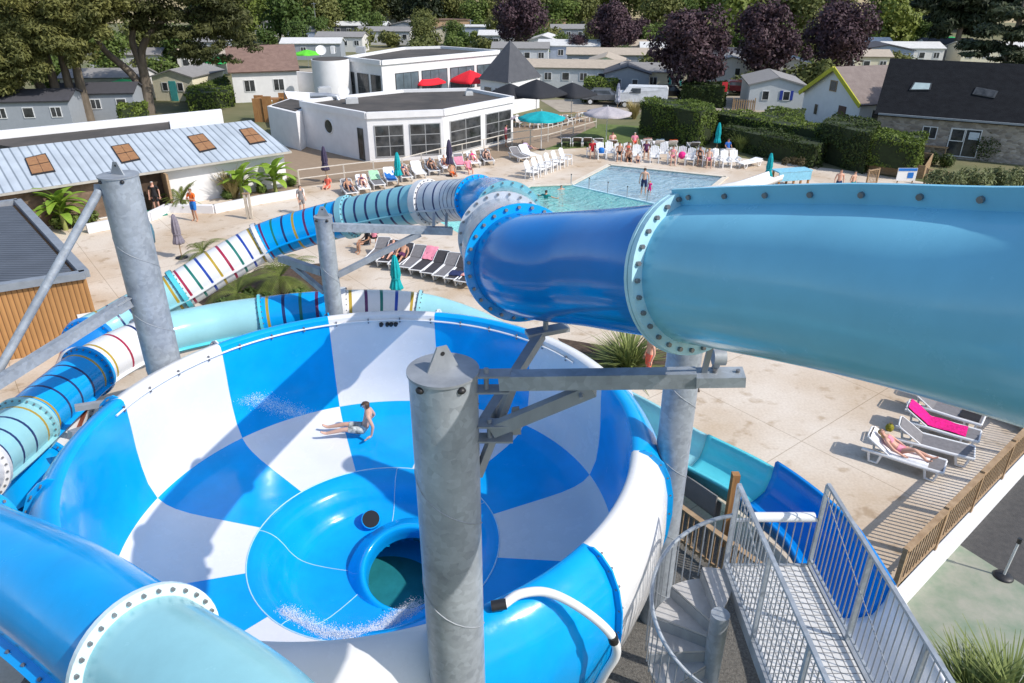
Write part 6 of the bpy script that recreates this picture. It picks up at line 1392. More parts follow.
def make_body(name, pose, sub):
    P = posed(pose); vs = []; es = []; rs = []; tagv = []
    def v(p, r, par, t):
        vs.append(tuple(p)); rs.append(r if isinstance(r, tuple) else (r, r)); tagv.append(t)
        if par is not None: es.append((par, len(vs) - 1))
        return len(vs) - 1
    pel = v(P['pel'], (.135, .105), None, 'hip'); spi = v(P['spi'], (.115, .09), pel, 'waist'); che = v(P['che'], (.145, .105), spi, 'chest'); nec = v(P['nec'], .055, che, 'neck')
    ja = v(P['nec'].lerp(P['hea'], .55), .062, nec, 'head'); he = v(P['hea'], (.078, .092), ja, 'head'); to = v(P['top'].lerp(P['hea'], .25), (.066, .078), he, 'head')
    up = (P['top'] - P['nec']).normalized(); side = V(1, 0, 0); fw = up.cross(side); fw = fw if fw.y < 0 or pose == 'lie' else -fw
    if pose == 'lie': fw = V(0, -.55, .83)
    for n in ('L', 'R'):
        a = v(P['leg' + n][0], .088, pel, 'thigh'); m = v(P['leg' + n][0].lerp(P['leg' + n][1], .5), .074, a, 'thigh'); k = v(P['leg' + n][1], .054, m, 'knee'); c = v(P['leg' + n][1].lerp(P['leg' + n][2], .35), .053, k, 'shin'); an = v(P['leg' + n][2], .036, c, 'foot')
        h = v(P['leg' + n][2].lerp(P['toe' + n], .5) + V(0, 0, -.01), (.036, .03), an, 'foot'); v(P['toe' + n], (.034, .018), h, 'foot')
        a = v(P['arm' + n][0], .056, che, 'shoulder'); e = v(P['arm' + n][1], .038, a, 'arm'); w_ = v(P['arm' + n][2], .027, e, 'arm')
        hd = Vector(P['hd' + n]).normalized(); pm = v(P['arm' + n][2] + hd * .07, (.036, .020), w_, 'hand')
        sx = hd.cross(fw).normalized()
        if sx.length < .1: sx = V(1, 0, 0)
        for i, (o_, ln) in enumerate(((-.03, .062), (-.010, .074), (.010, .070), (.029, .055))):
            f1 = v(P['arm' + n][2] + hd * .105 + sx * o_, .0095, pm, 'hand'); v(P['arm' + n][2] + hd * (.105 + ln) + sx * o_ * 1.3 + fw * .02, .007, f1, 'hand')
        t1 = v(P['arm' + n][2] + hd * .06 - sx * .05 + fw * .01, .011, pm, 'hand'); v(P['arm' + n][2] + hd * .10 - sx * .062 + fw * .02, .008, t1, 'hand')
    me = bpy.data.meshes.new('tmp'); me.from_pydata(vs, es, []); o = bpy.data.objects.new('tmp', me); col.objects.link(o)
    o.modifiers.new('s', 'SKIN')
    if not me.skin_vertices: me.attributes.new
    for i, r in enumerate(rs): me.skin_vertices[0].data[i].radius = r; me.skin_vertices[0].data[i].use_root = (i == 0)
    md = o.modifiers.new('d', 'SUBSURF'); md.levels = sub; md.render_levels = sub
    dg = bpy.context.evaluated_depsgraph_get(); dg.update(); ev = o.evaluated_get(dg); res = bpy.data.meshes.new_from_object(ev); res.name = 'body'
    bpy.data.objects.remove(o); bpy.data.meshes.remove(me)
    # face: nose, brow, ears pushed out of the head skin
    H = P['hea']; nose = H + fw * .098 - up * .012
    for x in res.vertices:
        d = (x.co - nose)
        if d.length < .035: x.co += fw * .022 * (1 - d.length / .035)
        for s in (-1, 1):
            d = x.co - (H + side * s * .083)
            if d.length < .03: x.co += side * s * .016 * (1 - d.length / .03)
    for p in res.polygons: p.use_smooth = True
    nearest = []
    A = np.array([tuple(q_) for q_ in vs])
    for p in res.polygons:
        d = ((A - np.array(p.center)) ** 2).sum(1); nearest.append(int(d.argmin()))
    return dict(me=res, near=[tagv[i] for i in nearest], idx=nearest, P=P, up=up, fw=fw, cache={})
def cut(bd, name, pick, off, m):
    key = (name, m.name)
    if key in bd['cache']: return bd['cache'][key]
    me = bd['me']; fs = [p for p in me.polygons if pick(p, bd['near'][p.index])]
    idx = {}; vs = []; ff = []
    for p in fs:
        f = []
        for i in p.vertices:
            if i not in idx: idx[i] = len(vs); vs.append(tuple(me.vertices[i].co + me.vertices[i].normal * off))
            f.append(idx[i])
        ff.append(f)
    r = bpy.data.meshes.new(name); r.from_pydata(vs, [], ff); r.materials.append(m)
    for p in r.polygons: p.use_smooth = True
    bd['cache'][key] = r; return r
BODIES = {k: make_body('body', k, 1) for k in ('stand', 'hold', 'sit', 'lie', 'float')}
BODIES['slide'] = make_body('body', 'slide', 2); BODIES['lie2'] = make_body('body', 'lie', 2)
EYE = mat('eye_dark', (.03, .02, .02), .3); LIP = mat('lips', (.45, .16, .13), .5)
def person(label, pose, loc, rz, sc=1., skin=0, hair='brown', bottom=None, top=None, longhair=False, group=None, face=True, tilt=None, name='person', glasses=False):
    bd = BODIES[pose]; t = thing(name, label, 'person', loc, rz, group); t.scale = (sc,) * 3
    if tilt: t.rotation_euler = (tilt[0], tilt[1], rz)
    bm_ = bd['cache'].get(('body', skin))
    if bm_ is None: bm_ = bd['me'].copy(); bm_.materials.clear(); bm_.materials.append(SKINS[skin]); bm_.name = 'body'; bd['cache'][('body', skin)] = bm_
    obj('body', bm_, t); H = bd['P']['hea']; up, fw = bd['up'], bd['fw']
    obj('hair', cut(bd, 'hair' + ('_long' if longhair else ''), lambda p, n: n in ('head', 'neck') and ((p.center - H).dot(up) > .045 or ((p.center - H).dot(fw) < -.01 and (p.center - H).dot(up) > (-.16 if longhair else -.06))) and not ((p.center - H).dot(fw) > .05 and (p.center - H).dot(up) < .06), .016, HAIRS[hair]), t).name = 'hair'
    if bottom:
        long_ = bottom[0] == 'shorts'
        obj(bottom[0], cut(bd, bottom[0], lambda p, n: n == 'hip' or (n == 'thigh' and long_) or (n == 'thigh' and (p.center - bd['P']['pel']).length < .17) or (n == 'waist' and (p.center - bd['P']['pel']).length < .10), .014 if long_ else .007, bottom[1]), t)
    if top:
        full = top[0] in ('shirt', 'swimsuit_top')
        C = bd['P']['che']
        obj(top[0], cut(bd, top[0], (lambda p, n: n in ('chest', 'waist', 'shoulder')) if top[0] == 'shirt' else (lambda p, n: (n in ('chest', 'waist')) if full else (n == 'chest' and abs((p.center - C).dot(up)) < .085)), .010, top[1]), t)
    if face and pose in ('slide', 'lie2', 'lie', 'sit', 'stand', 'hold'):
        key = 'faceeyes' + pose
        if key not in bd['cache']:
            for i, s in enumerate((-1, 1)):
                b = MB(); c = H + fw * .083 + V(s * .031, 0, 0) + up * .012; b.ell(c, (.012, .012, .010), 8, 5); bd['cache'][key + str(i)] = b.mesh('eye', EYE)
            b = MB(); c = H + fw * .082 - up * .052; b.ell(c, (.022, .012, .007), 8, 5); bd['cache'][key + 'm'] = b.mesh('mouth', LIP)
            b = MB(); b.mi = 0
            for s in (-1, 1): b.ell(H + fw * .090 + V(s * .034, 0, 0) + up * .014, (.030, .016, .020), 10, 6)
            b.beam(H + fw * .10 + V(-.03, 0, 0) + up * .016, H + fw * .10 + V(.03, 0, 0) + up * .016, .012, .012); bd['cache'][key + 'g'] = b.mesh('sunglasses', BLACK); bd['cache'][key] = True
        if glasses: obj('sunglasses', bd['cache'][key + 'g'], t)
        else:
            for i in (0, 1): obj('eye', bd['cache'][key + str(i)], t)
        obj('mouth', bd['cache'][key + 'm'], t)
    return t
FB = {k: fabric(k, c, c2) for k, c, c2 in (('navy', (35, 45, 85), None), ('royal', (40, 95, 175), None), ('teal', (30, 140, 140), None), ('black', (28, 28, 32), None), ('red', (190, 40, 50), None), ('coral', (236, 110, 90), None), ('pink', (226, 40, 130), None), ('rose', (226, 140, 160), None), ('orange', (240, 110, 40), None), ('white', (236, 236, 238), None), ('green', (120, 170, 110), None), ('mint', (160, 205, 170), None), ('plum', (90, 40, 80), None), ('floral', (225, 120, 110), (240, 215, 200)), ('stripe', (220, 220, 225), (60, 80, 140)), ('board', (30, 34, 40), (215, 220, 215)), ('lilac', (196, 176, 205), None), ('grey', (120, 118, 120), None), ('charcoal', (60, 58, 62), None), ('brownsling', (110, 94, 82), None), ('yellow', (235, 210, 120), None), ('blue', (30, 110, 190), None))}
# ---------------------------------------------------------------- furniture prototypes
def lounger_proto(sling, back, name='sun_lounger'):
    """head end at +Y; 1.95 long, back raised by `back` degrees"""
    t = thing(name, None, 'sun lounger'); z = .34
    for s in (-1, 1):
        b = MB(); b.sm = True; b.tube([V(s * .33, -.98, z), V(s * .335, -.4, z - .01), V(s * .33, .35, z), V(s * .33, .95, z)], .046, 8); b.build('side_rail', WPLAS, t)
        for y in (-.72, .62):
            b = MB(); b.sm = True; b.tube([V(s * .33, y - .16, z), V(s * .335, y - .10, .05), V(s * .335, y + .10, .05), V(s * .33, y + .16, z)], .036, 7); b.build('leg', WPLAS, t)
    b = MB(); b.tube([V(-.33, -.98, z), V(.33, -.98, z)], .028, 8); b.build('cross_rail', WPLAS, t)
    b = MB(); b.box((0, -.34, z + .012), (.60, 1.24, .02)); b.build('seat_sling', sling, t)
    ca, sa_ = math.cos(R(back)), math.sin(R(back)); p0 = V(0, .28, z + .02)
    b = MB(); d = V(0, ca, sa_); n = V(0, -sa_, ca); b.slab(p0 + V(-.30, 0, 0), p0 + V(.30, 0, 0), p0 + V(.30, 0, 0) + d * .68, p0 + V(-.30, 0, 0) + d * .68, .02); bk = b.build('backrest', sling, t)
    b = MB(); b.sm = True; b.tube([p0 + V(-.32, 0, 0), p0 + V(-.32, 0, 0) + d * .66, p0 + V(-.24, 0, 0) + d * .72, p0 + V(.24, 0, 0) + d * .72, p0 + V(.32, 0, 0) + d * .66, p0 + V(.32, 0, 0)], .022, 7); b.build('back_frame', WPLAS, bk)
    return t
LG = {k: lounger_proto(FB[s], a) for k, s, a in (('grey', 'grey', 32), ('dark', 'charcoal', 30), ('brown', 'brownsling', 34), ('white', 'white', 36), ('flat', 'charcoal', 6), ('whiteflat', 'white', 8))}
def chair_proto():
    t = thing('plastic_chair', None, 'chair'); b = MB(); b.box((0, -.02, .38), (.50, .50, .03)); b.build('seat', WPLAS, t)
    b = MB(); tl = R(20)
    for i in range(5):
        x = -.2 + .1 * i; h_ = .66 - .03 * abs(i - 2); b.beam((x, .22, .36), (x, .22 + math.sin(tl) * h_, .36 + math.cos(tl) * h_), .085, .022, (0, 1, 0))
    b.beam((-.24, .30, .58), (.24, .30, .58), .03, .05); b.build('backrest', WPLAS, t)
    for s in (-1, 1):
        b = MB(); b.beam((s * .27, -.26, .58), (s * .27, .30, .56), .07, .025); b.build('armrest', WPLAS, t)
        for y, dy in ((-.22, -.03), (.24, .05)):
            b = MB(); b.beam((s * .25, y + dy, 0), (s * .265, y, .57), .055, .05, (0, 1, 0)); b.build('leg', WPLAS, t)
    return t
WCH = chair_proto()
def rzof(a, b_):  # turn that sends local -Y from a to b
    d = b_ - a; return math.atan2(d.y, d.x) + math.pi / 2
def lounger(kind, u0, v0, u1, v1, label, group):
    a, c = G(u0, v0, .35), G(u1, v1, .35); p = (a + c) / 2; p.z = .004
    rz = rzof(a, c) + random.uniform(-.07, .07); return place(LG[kind], p, rz, label, group), p, rz
def towel(label, p, rz, m, w=.56, L=1.3, y0=-.8, z=.395, back=None, name='towel', hang=.0):
    """a towel laid over a lounger: follows seat and raised back, with soft wrinkles"""
    b = MB(); b.sm = True; nx_, ny = 8, 24; pts = []
    for j in range(ny + 1):
        s = y0 + L * j / ny
        if back and s > .28: q_ = V(0, .28 + (s - .28) * math.cos(R(back)), z + (s - .28) * math.sin(R(back)))
        else: q_ = V(0, s, z)
        for i in range(nx_ + 1):
            x = -w / 2 + w * i / nx_; dz = .012 * math.sin(s * 9 + x * 7) + .010 * math.sin(x * 23 + s * 3)
            e = max(0, abs(x) - .29); pts.append((x if e == 0 else math.copysign(.29 + e * .25, x), q_.y, q_.z + dz - e * .9 + .012))
    n_ = len(pts); b.v = pts + [(x, y, zz - .012) for x, y, zz in pts]
    for j in range(ny):
        for i in range(nx_):
            k = j * (nx_ + 1) + i; b.f.append((k, k + 1, k + nx_ + 2, k + nx_ + 1)); b.f.append((n_ + k, n_ + k + nx_ + 1, n_ + k + nx_ + 2, n_ + k + 1)); b.m += [0, 0]; b.s += [True, True]
    o = b.build(name, m); o.location = p; o.rotation_euler = (0, 0, rz); return tag(o, label, 'towel')
def parasol_open(name, label, u, v, h, r, m, ribs=8, base=True, sides=8, zt=None, valance=.14, extra=None):
    p = G(u, v); t = thing(name, label, 'parasol', p); b = MB(); b.cyl((0, 0, 0), (0, 0, h + .1), .03, None, 8); b.build('pole', ALU if m is not FB['black'] else DFRAME, t)
    b = MB(); rise = (.26 if sides > 4 else .46) * r; N = sides * 6; k = 6; vs = []
    for j in range(k + 1):
        f = j / k
        for i in range(N):
            a = 2 * math.pi * i / N; ph = (i % 6) / 6; sag = math.sin(math.pi * ph) * .06 * f * r; rr = r * f * (math.cos(math.pi / sides) / math.cos((ph - .5) * 2 * math.pi / sides)) * 1.08
            vs.append((rr * math.cos(a), rr * math.sin(a), h - rise * f ** 1.15 - sag * .6))
    o_ = len(vs); b.sm = True
    b.add(vs + [(x * 1.0, y * 1.0, z - valance) for x, y, z in vs[-N:]], [(j * N + i, (j + 1) * N + i, (j + 1) * N + (i + 1) % N, j * N + (i + 1) % N) for j in range(k + 1) for i in range(N)])
    cn = b.build('canopy', [m] if not extra else [m, extra], t)
    for i in range(sides):
        b = MB(); a = 2 * math.pi * i / sides; b.beam((.03 * math.cos(a), .03 * math.sin(a), h - .03), (r * .98 * math.cos(a), r * .98 * math.sin(a), h - rise - .03), .02, .015); b.build('rib', ALU, t)
    if base: b = MB(); b.sm = True; b.lathe([(.02, .01), (.3, .01), (.3, .05), (.06, .09), (.02, .09)], n=18); b.build('base', BLACK, t)
    return t
def parasol_shut(label, u, v, h, m, tilt=0., pole_m=None, stripe=None):
    p = G(u, v); t = thing('folded_parasol', label, 'parasol', p); b = MB(); b.cyl((0, 0, 0), (0, 0, h), .024, None, 8); b.build('pole', pole_m or WOODL, t)
    b = MB(); b.sm = True; z0 = h * .34
    b.lathe([(.03, h + .02), (.07, h - .05), (.13, h - .35), (.17, h * .62), (.13, h * .56), (.18, h * .46), (.24, z0 + .05), (.20, z0), (.03, z0 + .05)][::-1], n=32, wob=lambda i, z: .22 * math.cos(i * 2 * math.pi / 32 * 8) + .06 * math.sin(i * 1.3 + z * 5)); cn = b.build('canopy', m, t)
    b = MB(); b.lathe([(.17, h * .58), (.185, h * .575), (.17, h * .545)][::-1], n=20); b.build('tie_strap', m, cn)
    b = MB(); b.sm = True; b.lathe([(.02, .01), (.27, .01), (.27, .05), (.05, .09), (.02, .09)], n=18); b.build('base', BLACK, t)
    return t
PT = fabric('parasol_teal', (0, 158, 166)); PP = fabric('parasol_purple', (64, 58, 84)); PG = fabric('parasol_grey', (130, 124, 136)); PR = fabric('parasol_red', (222, 30, 48)); PB_ = fabric('parasol_black', (34, 36, 42)); PC = fabric('parasol_cream', (172, 166, 170)); PLM = fabric('parasol_lime', (96, 200, 50)); PGR = fabric('parasol_green', (40, 170, 90))
# folded parasols
parasol_shut('folded teal parasol among the loungers before the clubhouse', 399, 187, 2.1, PT)
parasol_shut('folded teal parasol alone on the deck just behind the bowl', 398, 306, 2.1, PT)
parasol_shut('folded teal parasol before the dark hedge beyond the wading pool', 716, 153, 2.15, PT)
parasol_shut('folded teal parasol beside the blue counter above the big tube', 766, 189, 2.15, PT)
parasol_shut('folded purple parasol at the left end of the lounger row', 327, 182, 2.2, PP)
parasol_shut('folded dark purple parasol in front of the clubhouse corner', 450, 176, 2.3, PP)
parasol_shut('folded grey parasol before the tall clipped hedge', 681, 142, 2.3, PG)
parasol_shut('folded grey purple parasol standing by the white striped tube', 182, 258, 2.05, PG)
t = parasol_shut('folded blue and white striped parasol in front of the parked cars', 617, 112, 2.6, fabric('parasol_stripe', (225, 225, 230), (40, 60, 120), 3))
b = MB(); p = G(152, 246); b.sm = True; b.lathe([(.02, .02), (.25, .02), (.30, .5), (.26, .9), (.18, 1.0), (.02, 1.0)], n=20); bl = thing('rain_barrel', 'blue grey barrel like bin just right of the tall left column', 'bin', G(150, 243)); b.build('tub', fabric('barrel', (70, 110, 130)), bl)
b = MB(); b.lathe([(.02, 1.0), (.21, 1.005), (.21, 1.05), (.02, 1.07)], n=20); b.build('lid', fabric('barrel_lid', (90, 130, 150)), bl)
# open parasols
parasol_open('open_parasol', 'open teal parasol on the deck between clubhouse and pool', 541, 150, 2.8, 1.6, PT)
parasol_open('open_parasol', 'open pale grey parasol on the lawn by the tall hedge', 606, 140, 2.55, 1.75, PC, base=False)
parasol_open('open_parasol', 'open red parasol over the terrace behind the clubhouse, left one', 425, 107, 3.3, 2.0, PR, sides=4)
parasol_open('open_parasol', 'open red parasol over the terrace nearer the pyramid roof', 471, 105, 3.3, 2.0, PR, sides=4)
parasol_open('open_parasol', 'open black parasol against the clubhouse end wall, leftmost black one', 510, 121, 3.2, 2.0, PB_, sides=4)
parasol_open('open_parasol', 'open black parasol in the middle of the cafe terrace', 536, 122, 3.6, 2.5, PB_, sides=4)
parasol_open('open_parasol', 'open black parasol at the right end of the cafe terrace', 571, 119, 3.15, 2.1, PB_, sides=4)
parasol_open('open_parasol', 'small open grey parasol at the clubhouse corner by the fence', 502, 140, 2.1, 1.0, PG)
parasol_open('open_parasol', 'open lime green parasol beside the small white gable', 609, 84, 2.5, 2.0, PLM, sides=4)
parasol_open('open_parasol', 'green parasol seen between the forks of the big cypress', 128, 104, 2.4, 1.7, PGR)
parasol_open('open_parasol', 'green parasol left of the brown tiled roof', 224, 76, 2.4, 2.1, PGR)
parasol_open('open_parasol', 'tiny green parasol among the far homes above the tower', 332, 47, 2.6, 2.2, PGR)
parasol_open('open_parasol', 'green parasol by the white round tower', 309, 68, 2.4, 1.8, PLM)
parasol_open('open_parasol', 'green parasol far off under the dark conifer at right', 947, 55, 2.8, 2.6, PGR)
# ---------------------------------------------------------------- deck furniture and people, group by group
gL = 'loungers at the right end of the deck'
o, p1_, r1_ = lounger('grey', 866, 443, 942, 466, 'white framed lounger under the sunbathing woman and her white towel', gL)
towel('white towel under the sunbathing woman', p1_, r1_, FB['white'], .78, 1.55, -.62, .395, 34)
person('woman in a bikini sunbathing on the white towel, one knee raised', 'lie2', p1_ + V(0, 0, .04) + Matrix.Rotation(r1_, 3, 'Z') @ V(0, .12, -.02), r1_, .95, 2, 'blond', ('bikini_bottom', FB['rose']), ('bikini_top', FB['rose']), True)
o, p2_, r2_ = lounger('grey', 890, 430, 978, 455, 'empty grey lounger between the woman and the pink towel', gL)
o, p3_, r3_ = lounger('grey', 899, 413, 983, 438, 'grey lounger covered by the bright pink towel', gL)
towel('bright pink towel spread over a grey lounger', p3_, r3_, mat('pink_terry', lin((232, 16, 130)), .95, var=.3, scale=14, bump=.6, bscale=40), .58, 1.62, -.66, .392, 34)
o, p4_, r4_ = lounger('grey', 908, 398, 984, 420, 'grey lounger behind the pink towel, with a dark cushion', gL)
towel('dark folded towel at the foot of the grey lounger behind the pink towel', p4_, r4_, FB['black'], .5, .5, -.9, .375)
lounger('dark', 922, 384, 1000, 406, 'dark lounger farthest from the woman, half under the tube', gL)
lounger('dark', 985, 398, 1045, 424, 'dark lounger at the right frame edge below the tube', gL)
bt = thing('yellow_bag', 'small yellow green patterned bag beside the woman\'s towel', 'bag', G(889, 430, .004)); bt.scale = (.55,) * 3; b = MB(); b.sm = True; b.lathe([(.02, .0), (.17, .01), (.20, .18), (.15, .32), (.05, .36)], n=16, wob=lambda i, z: .1 * math.sin(i * 1.7 + z * 9)); b.build('sack', fabric('patterned_bag', (170, 160, 40), (80, 90, 30), 14), bt)
b = MB(); b.tube([V(-.1, 0, .34), V(-.06, 0, .48), V(.06, 0, .48), V(.1, 0, .34)], .012, 6); b.build('handle', WOODL, bt)
# boy riding in the bowl
bp0 = G(365, 432, 1.78); ft = G(331, 436, 1.72)
person('boy in patterned swim shorts and dark sunglasses sliding down inside the bowl', 'slide', bp0, rzof(bp0, ft), .90, 0, 'brown', ('shorts', FB['board']), None, False, None, True, None, 'person', True).scale = (1.06,) * 3
# row of loungers behind the bowl (mid left deck)
gM = 'loungers in the row between bowl and pool'
names = ['leftmost lounger of the mid deck row, behind the black clad sitter', 'second lounger of the mid deck row, from the sitter end', 'third lounger of the mid deck row, under a dark bag', 'lounger left of the one with the pink draped towel, mid deck row', 'lounger with the pale pink towel over its back, mid deck row', 'lounger right of the pale pink towel, mid deck row', 'lounger two left of the one with the flowered towel, mid deck row', 'lounger left beside the flowered towel, mid deck row', 'lounger with a flowered towel at the tube end of the mid deck row']
row = []
for i in range(9):
    f = i / 8; u = 376 + 92 * f; v = 254 + 22 * f
    row.append(lounger('dark' if i % 3 else 'grey', u + 9, v - 8, u - 3, v + 3, names[i], gM))
towel('pale pink towel hanging over a lounger back in the mid deck row', row[4][1], row[4][2], FB['rose'], .62, .8, .25, .39, 30)
towel('flowered pink towel on the lounger nearest the white tube ring', row[8][1], row[8][2], FB['floral'], .6, 1.2, -.5, .385, 30)
towel('dark blue towel on the lounger beside the flowered towel', row[7][1], row[7][2], FB['navy'], .6, .6, -.7, .385)
person('dark haired person in black clothes sitting at the left end of the mid deck row', 'sit', G(368, 252, -.02), R(-60), 1, 1, 'dark', ('shorts', FB['black']), ('shirt', FB['black']))
person('person in a pink top sitting behind the black clad sitter', 'sit', G(375, 247, -.02), R(200), .97, 0, 'brown', ('shorts', FB['black']), ('shirt', FB['rose']), True)
person('person lying on the third lounger of the mid deck row', 'lie', row[2][1], row[2][2], .97, 1, 'dark', ('shorts', FB['plum']))
person('person lying on the second lounger of the mid deck row', 'lie', row[1][1], row[1][2], .95, 2, 'blond', ('bikini_bottom', FB['lilac']), ('bikini_top', FB['lilac']))
# loungers along the clubhouse
gC = 'loungers along the terrace fence before the clubhouse'
cl_names = ['leftmost lounger in front of the terrace fence, by the coral clad child', 'second lounger from the left at the terrace fence', 'lounger with a raised mint green towel at the terrace fence', 'lounger with a blue towel before the terrace fence', 'lounger left of the teal folded parasol at the terrace fence', 'lounger right behind the teal folded parasol', 'second lounger right of the teal folded parasol', 'lounger midway between teal and purple folded parasols', 'lounger left of the dark purple folded parasol', 'lounger right of the dark purple folded parasol', 'rightmost lounger at the terrace fence near the beach ball']
crow = []
for i in range(11):
    f = i / 10; u = 338 + 138 * f; v = 191 - 31 * f - 3 * math.sin(math.pi * f)
    crow.append(lounger('white' if i % 2 else 'grey', u + 7, v - 7.5, u + 15, v + 3.5, cl_names[i], gC))
towel('mint green towel draped over a raised lounger back', crow[2][1], crow[2][2], FB['mint'], .6, .8, .2, .385, 34)
towel('bright blue towel hanging on the lounger by the teal folded parasol', crow[3][1], crow[3][2], FB['blue'], .6, 1.5, -.85, .385, 34)
towel('rose towel on the lounger left of the dark purple parasol', crow[8][1], crow[8][2], FB['rose'], .6, 1.5, -.85, .385, 34)
for i, sk, hr_, bm2, tp2, lb in ((0, 1, 'dark', ('shorts', FB['navy']), None, 'person lying in navy shorts at the left end of the fence row'), (1, 0, 'brown', ('bikini_bottom', FB['plum']), ('bikini_top', FB['plum']), 'woman in a plum bikini lying on the second lounger of the fence row'), (4, 2, 'brown', ('bikini_bottom', FB['navy']), ('bikini_top', FB['navy']), 'sunbather left of the teal folded parasol'), (6, 1, 'dark', ('bikini_bottom', FB['black']), ('bikini_top', FB['black']), 'woman in a black bikini lying right of the teal parasol'), (7, 1, 'dark', ('shorts', FB['red']), None, 'man in red shorts lying midway along the fence row'), (9, 2, 'blond', ('bikini_bottom', FB['pink']), ('bikini_top', FB['pink']), 'woman in a pink bikini right of the dark purple parasol'), (10, 0, 'dark', ('bikini_bottom', FB['black']), ('bikini_top', FB['black']), 'woman in a black bikini at the right end of the fence row')):
    person(lb, 'lie', crow[i][1], crow[i][2], .96, sk, hr_, bm2, tp2, bool(tp2))
person('child in a coral shirt sitting on the deck under the left purple parasol', 'sit', G(329, 194, -.36), R(-20), .95, 0, 'blond', ('shorts', FB['coral']), ('shirt', FB['coral']))
person('person with orange shorts sitting below the dark purple parasol', 'sit', G(452, 181, -.36), R(30), 1, 1, 'brown', ('shorts', FB['orange']))
person('woman in a rose top sitting near the tube\'s blue bend', 'sit', G(468, 176, -.2), R(30), 1, 2, 'brown', ('shorts', FB['rose']), ('shirt', FB['rose']), True)
person('person in red standing at the clubhouse fence near the corner', 'stand', G(506, 147), R(100), 1, 1, 'dark', ('shorts', FB['red']), ('shirt', FB['rose']))
b = MB(); b.sm = True; b.ell((0, 0, .28), (.28, .28, .28), 18, 12); o = b.build('beach_ball', fabric('ball', (90, 190, 210), (60, 120, 140), 3)); o.location = G(484, 160); tag(o, 'turquoise beach ball on the deck beside the fence row', 'ball')
# lone lounger pair by the teal open parasol
lounger('white', 521, 150, 535, 156, 'white lounger under the open teal parasol', 'loungers by the open teal parasol')
lounger('grey', 513, 152, 524, 158, 'grey lounger left of the one under the open teal parasol', 'loungers by the open teal parasol')
person('woman in a lilac top lying under the open teal parasol', 'lie', G(528, 153.5), R(50), .95, 0, 'brown', ('shorts', FB['lilac']), ('shirt', FB['lilac']), True)
# six white chairs beside the pool
gW = 'white plastic armchairs lined up left of the wading pool'
wl = ['nearest white armchair of the line left of the wading pool', 'second white armchair from the near end of the pool line', 'third white armchair from the near end of the pool line', 'third white armchair from the far end of the pool line', 'second white armchair from the far end of the pool line', 'farthest white armchair of the line left of the wading pool']
for i, (u, v) in enumerate(((532, 178.5), (539, 175.5), (545, 173), (551.5, 170.5), (558.5, 168), (566, 165))):
    place(WCH, G(u, v), R(58), wl[i], gW, 1.15)
# back row of loungers on the lawn edge
gB = 'loungers in the back row along the lawn'
for i, (u, v, k, lb) in enumerate(((566, 145.5, 'grey', 'back row lounger with the dark blue towel, leftmost by the lawn'), (577, 145.5, 'brown', 'back row lounger right of the dark blue towel'), (587, 145.5, 'brown', 'back row lounger in the middle of the lawn edge, brown sling'), (598, 146, 'grey', 'back row lounger left of the seated couple'), (612, 148, 'brown', 'back row lounger under the seated couple'), (646, 147.5, 'white', 'back row lounger with the flowered towel before the tall hedge'), (658, 148.5, 'white', 'back row pale blue lounger before the tall hedge'), (671, 149, 'white', 'back row lounger with the orange towel'), (693, 150, 'grey', 'back row lounger with the striped blue towel right of the grey parasol'), (727, 157, 'white', 'lounger beneath the teal parasol by the dark hedge'))):
    p = G(u, v); o = place(LG[k], p, R(176), lb, gB)
    if i == 0: towel('dark blue towel over the leftmost back row lounger', p, R(176), FB['royal'], .62, .8, .22, .385, 34)
    if i == 5: towel('orange flowered towel on a back row lounger', p, R(176), FB['floral'], .62, .85, .22, .385, 38)
    if i == 6: towel('pale blue towel on a back row lounger', p, R(176), fabric('paleblue', (150, 190, 220)), .62, .85, .22, .385, 38)
    if i == 7: towel('bright orange towel on a back row lounger', p, R(176), FB['orange'], .62, .85, .22, .385, 38)
    if i == 8: towel('blue and white striped towel on a back row lounger', p, R(176), FB['stripe'], .62, .85, .22, .385, 34)
gN = 'white plastic chairs along the far edge of the wading pool'
cn_ = ['under the red clad child', 'with the blue bag', 'left of the seated dark haired woman', 'under the seated dark haired woman', 'right of the seated couple', 'left of the plum clad sitter', 'under the plum clad sitter', 'right of the plum clad sitter', 'with a pale towel, mid row', 'left of the pink ball', 'behind the pink ball', 'right of the pink ball', 'left of the black clad woman', 'right of the black clad woman', 'second right of the black clad woman', 'last but one at the right end', 'at the far right end of the row']
chs = []
for i in range(17):
    f = i / 16; u = 592 + 142 * f; v = 157 + 10 * f + (1.2 if i % 2 else 0) - (3 if i in (6, 8) else 0); p = G(u, v); chs.append(p)
    place(WCH, p, R(-8 + (i * 37 % 40) - 20), 'white plastic chair ' + cn_[i], gN, 1.12)
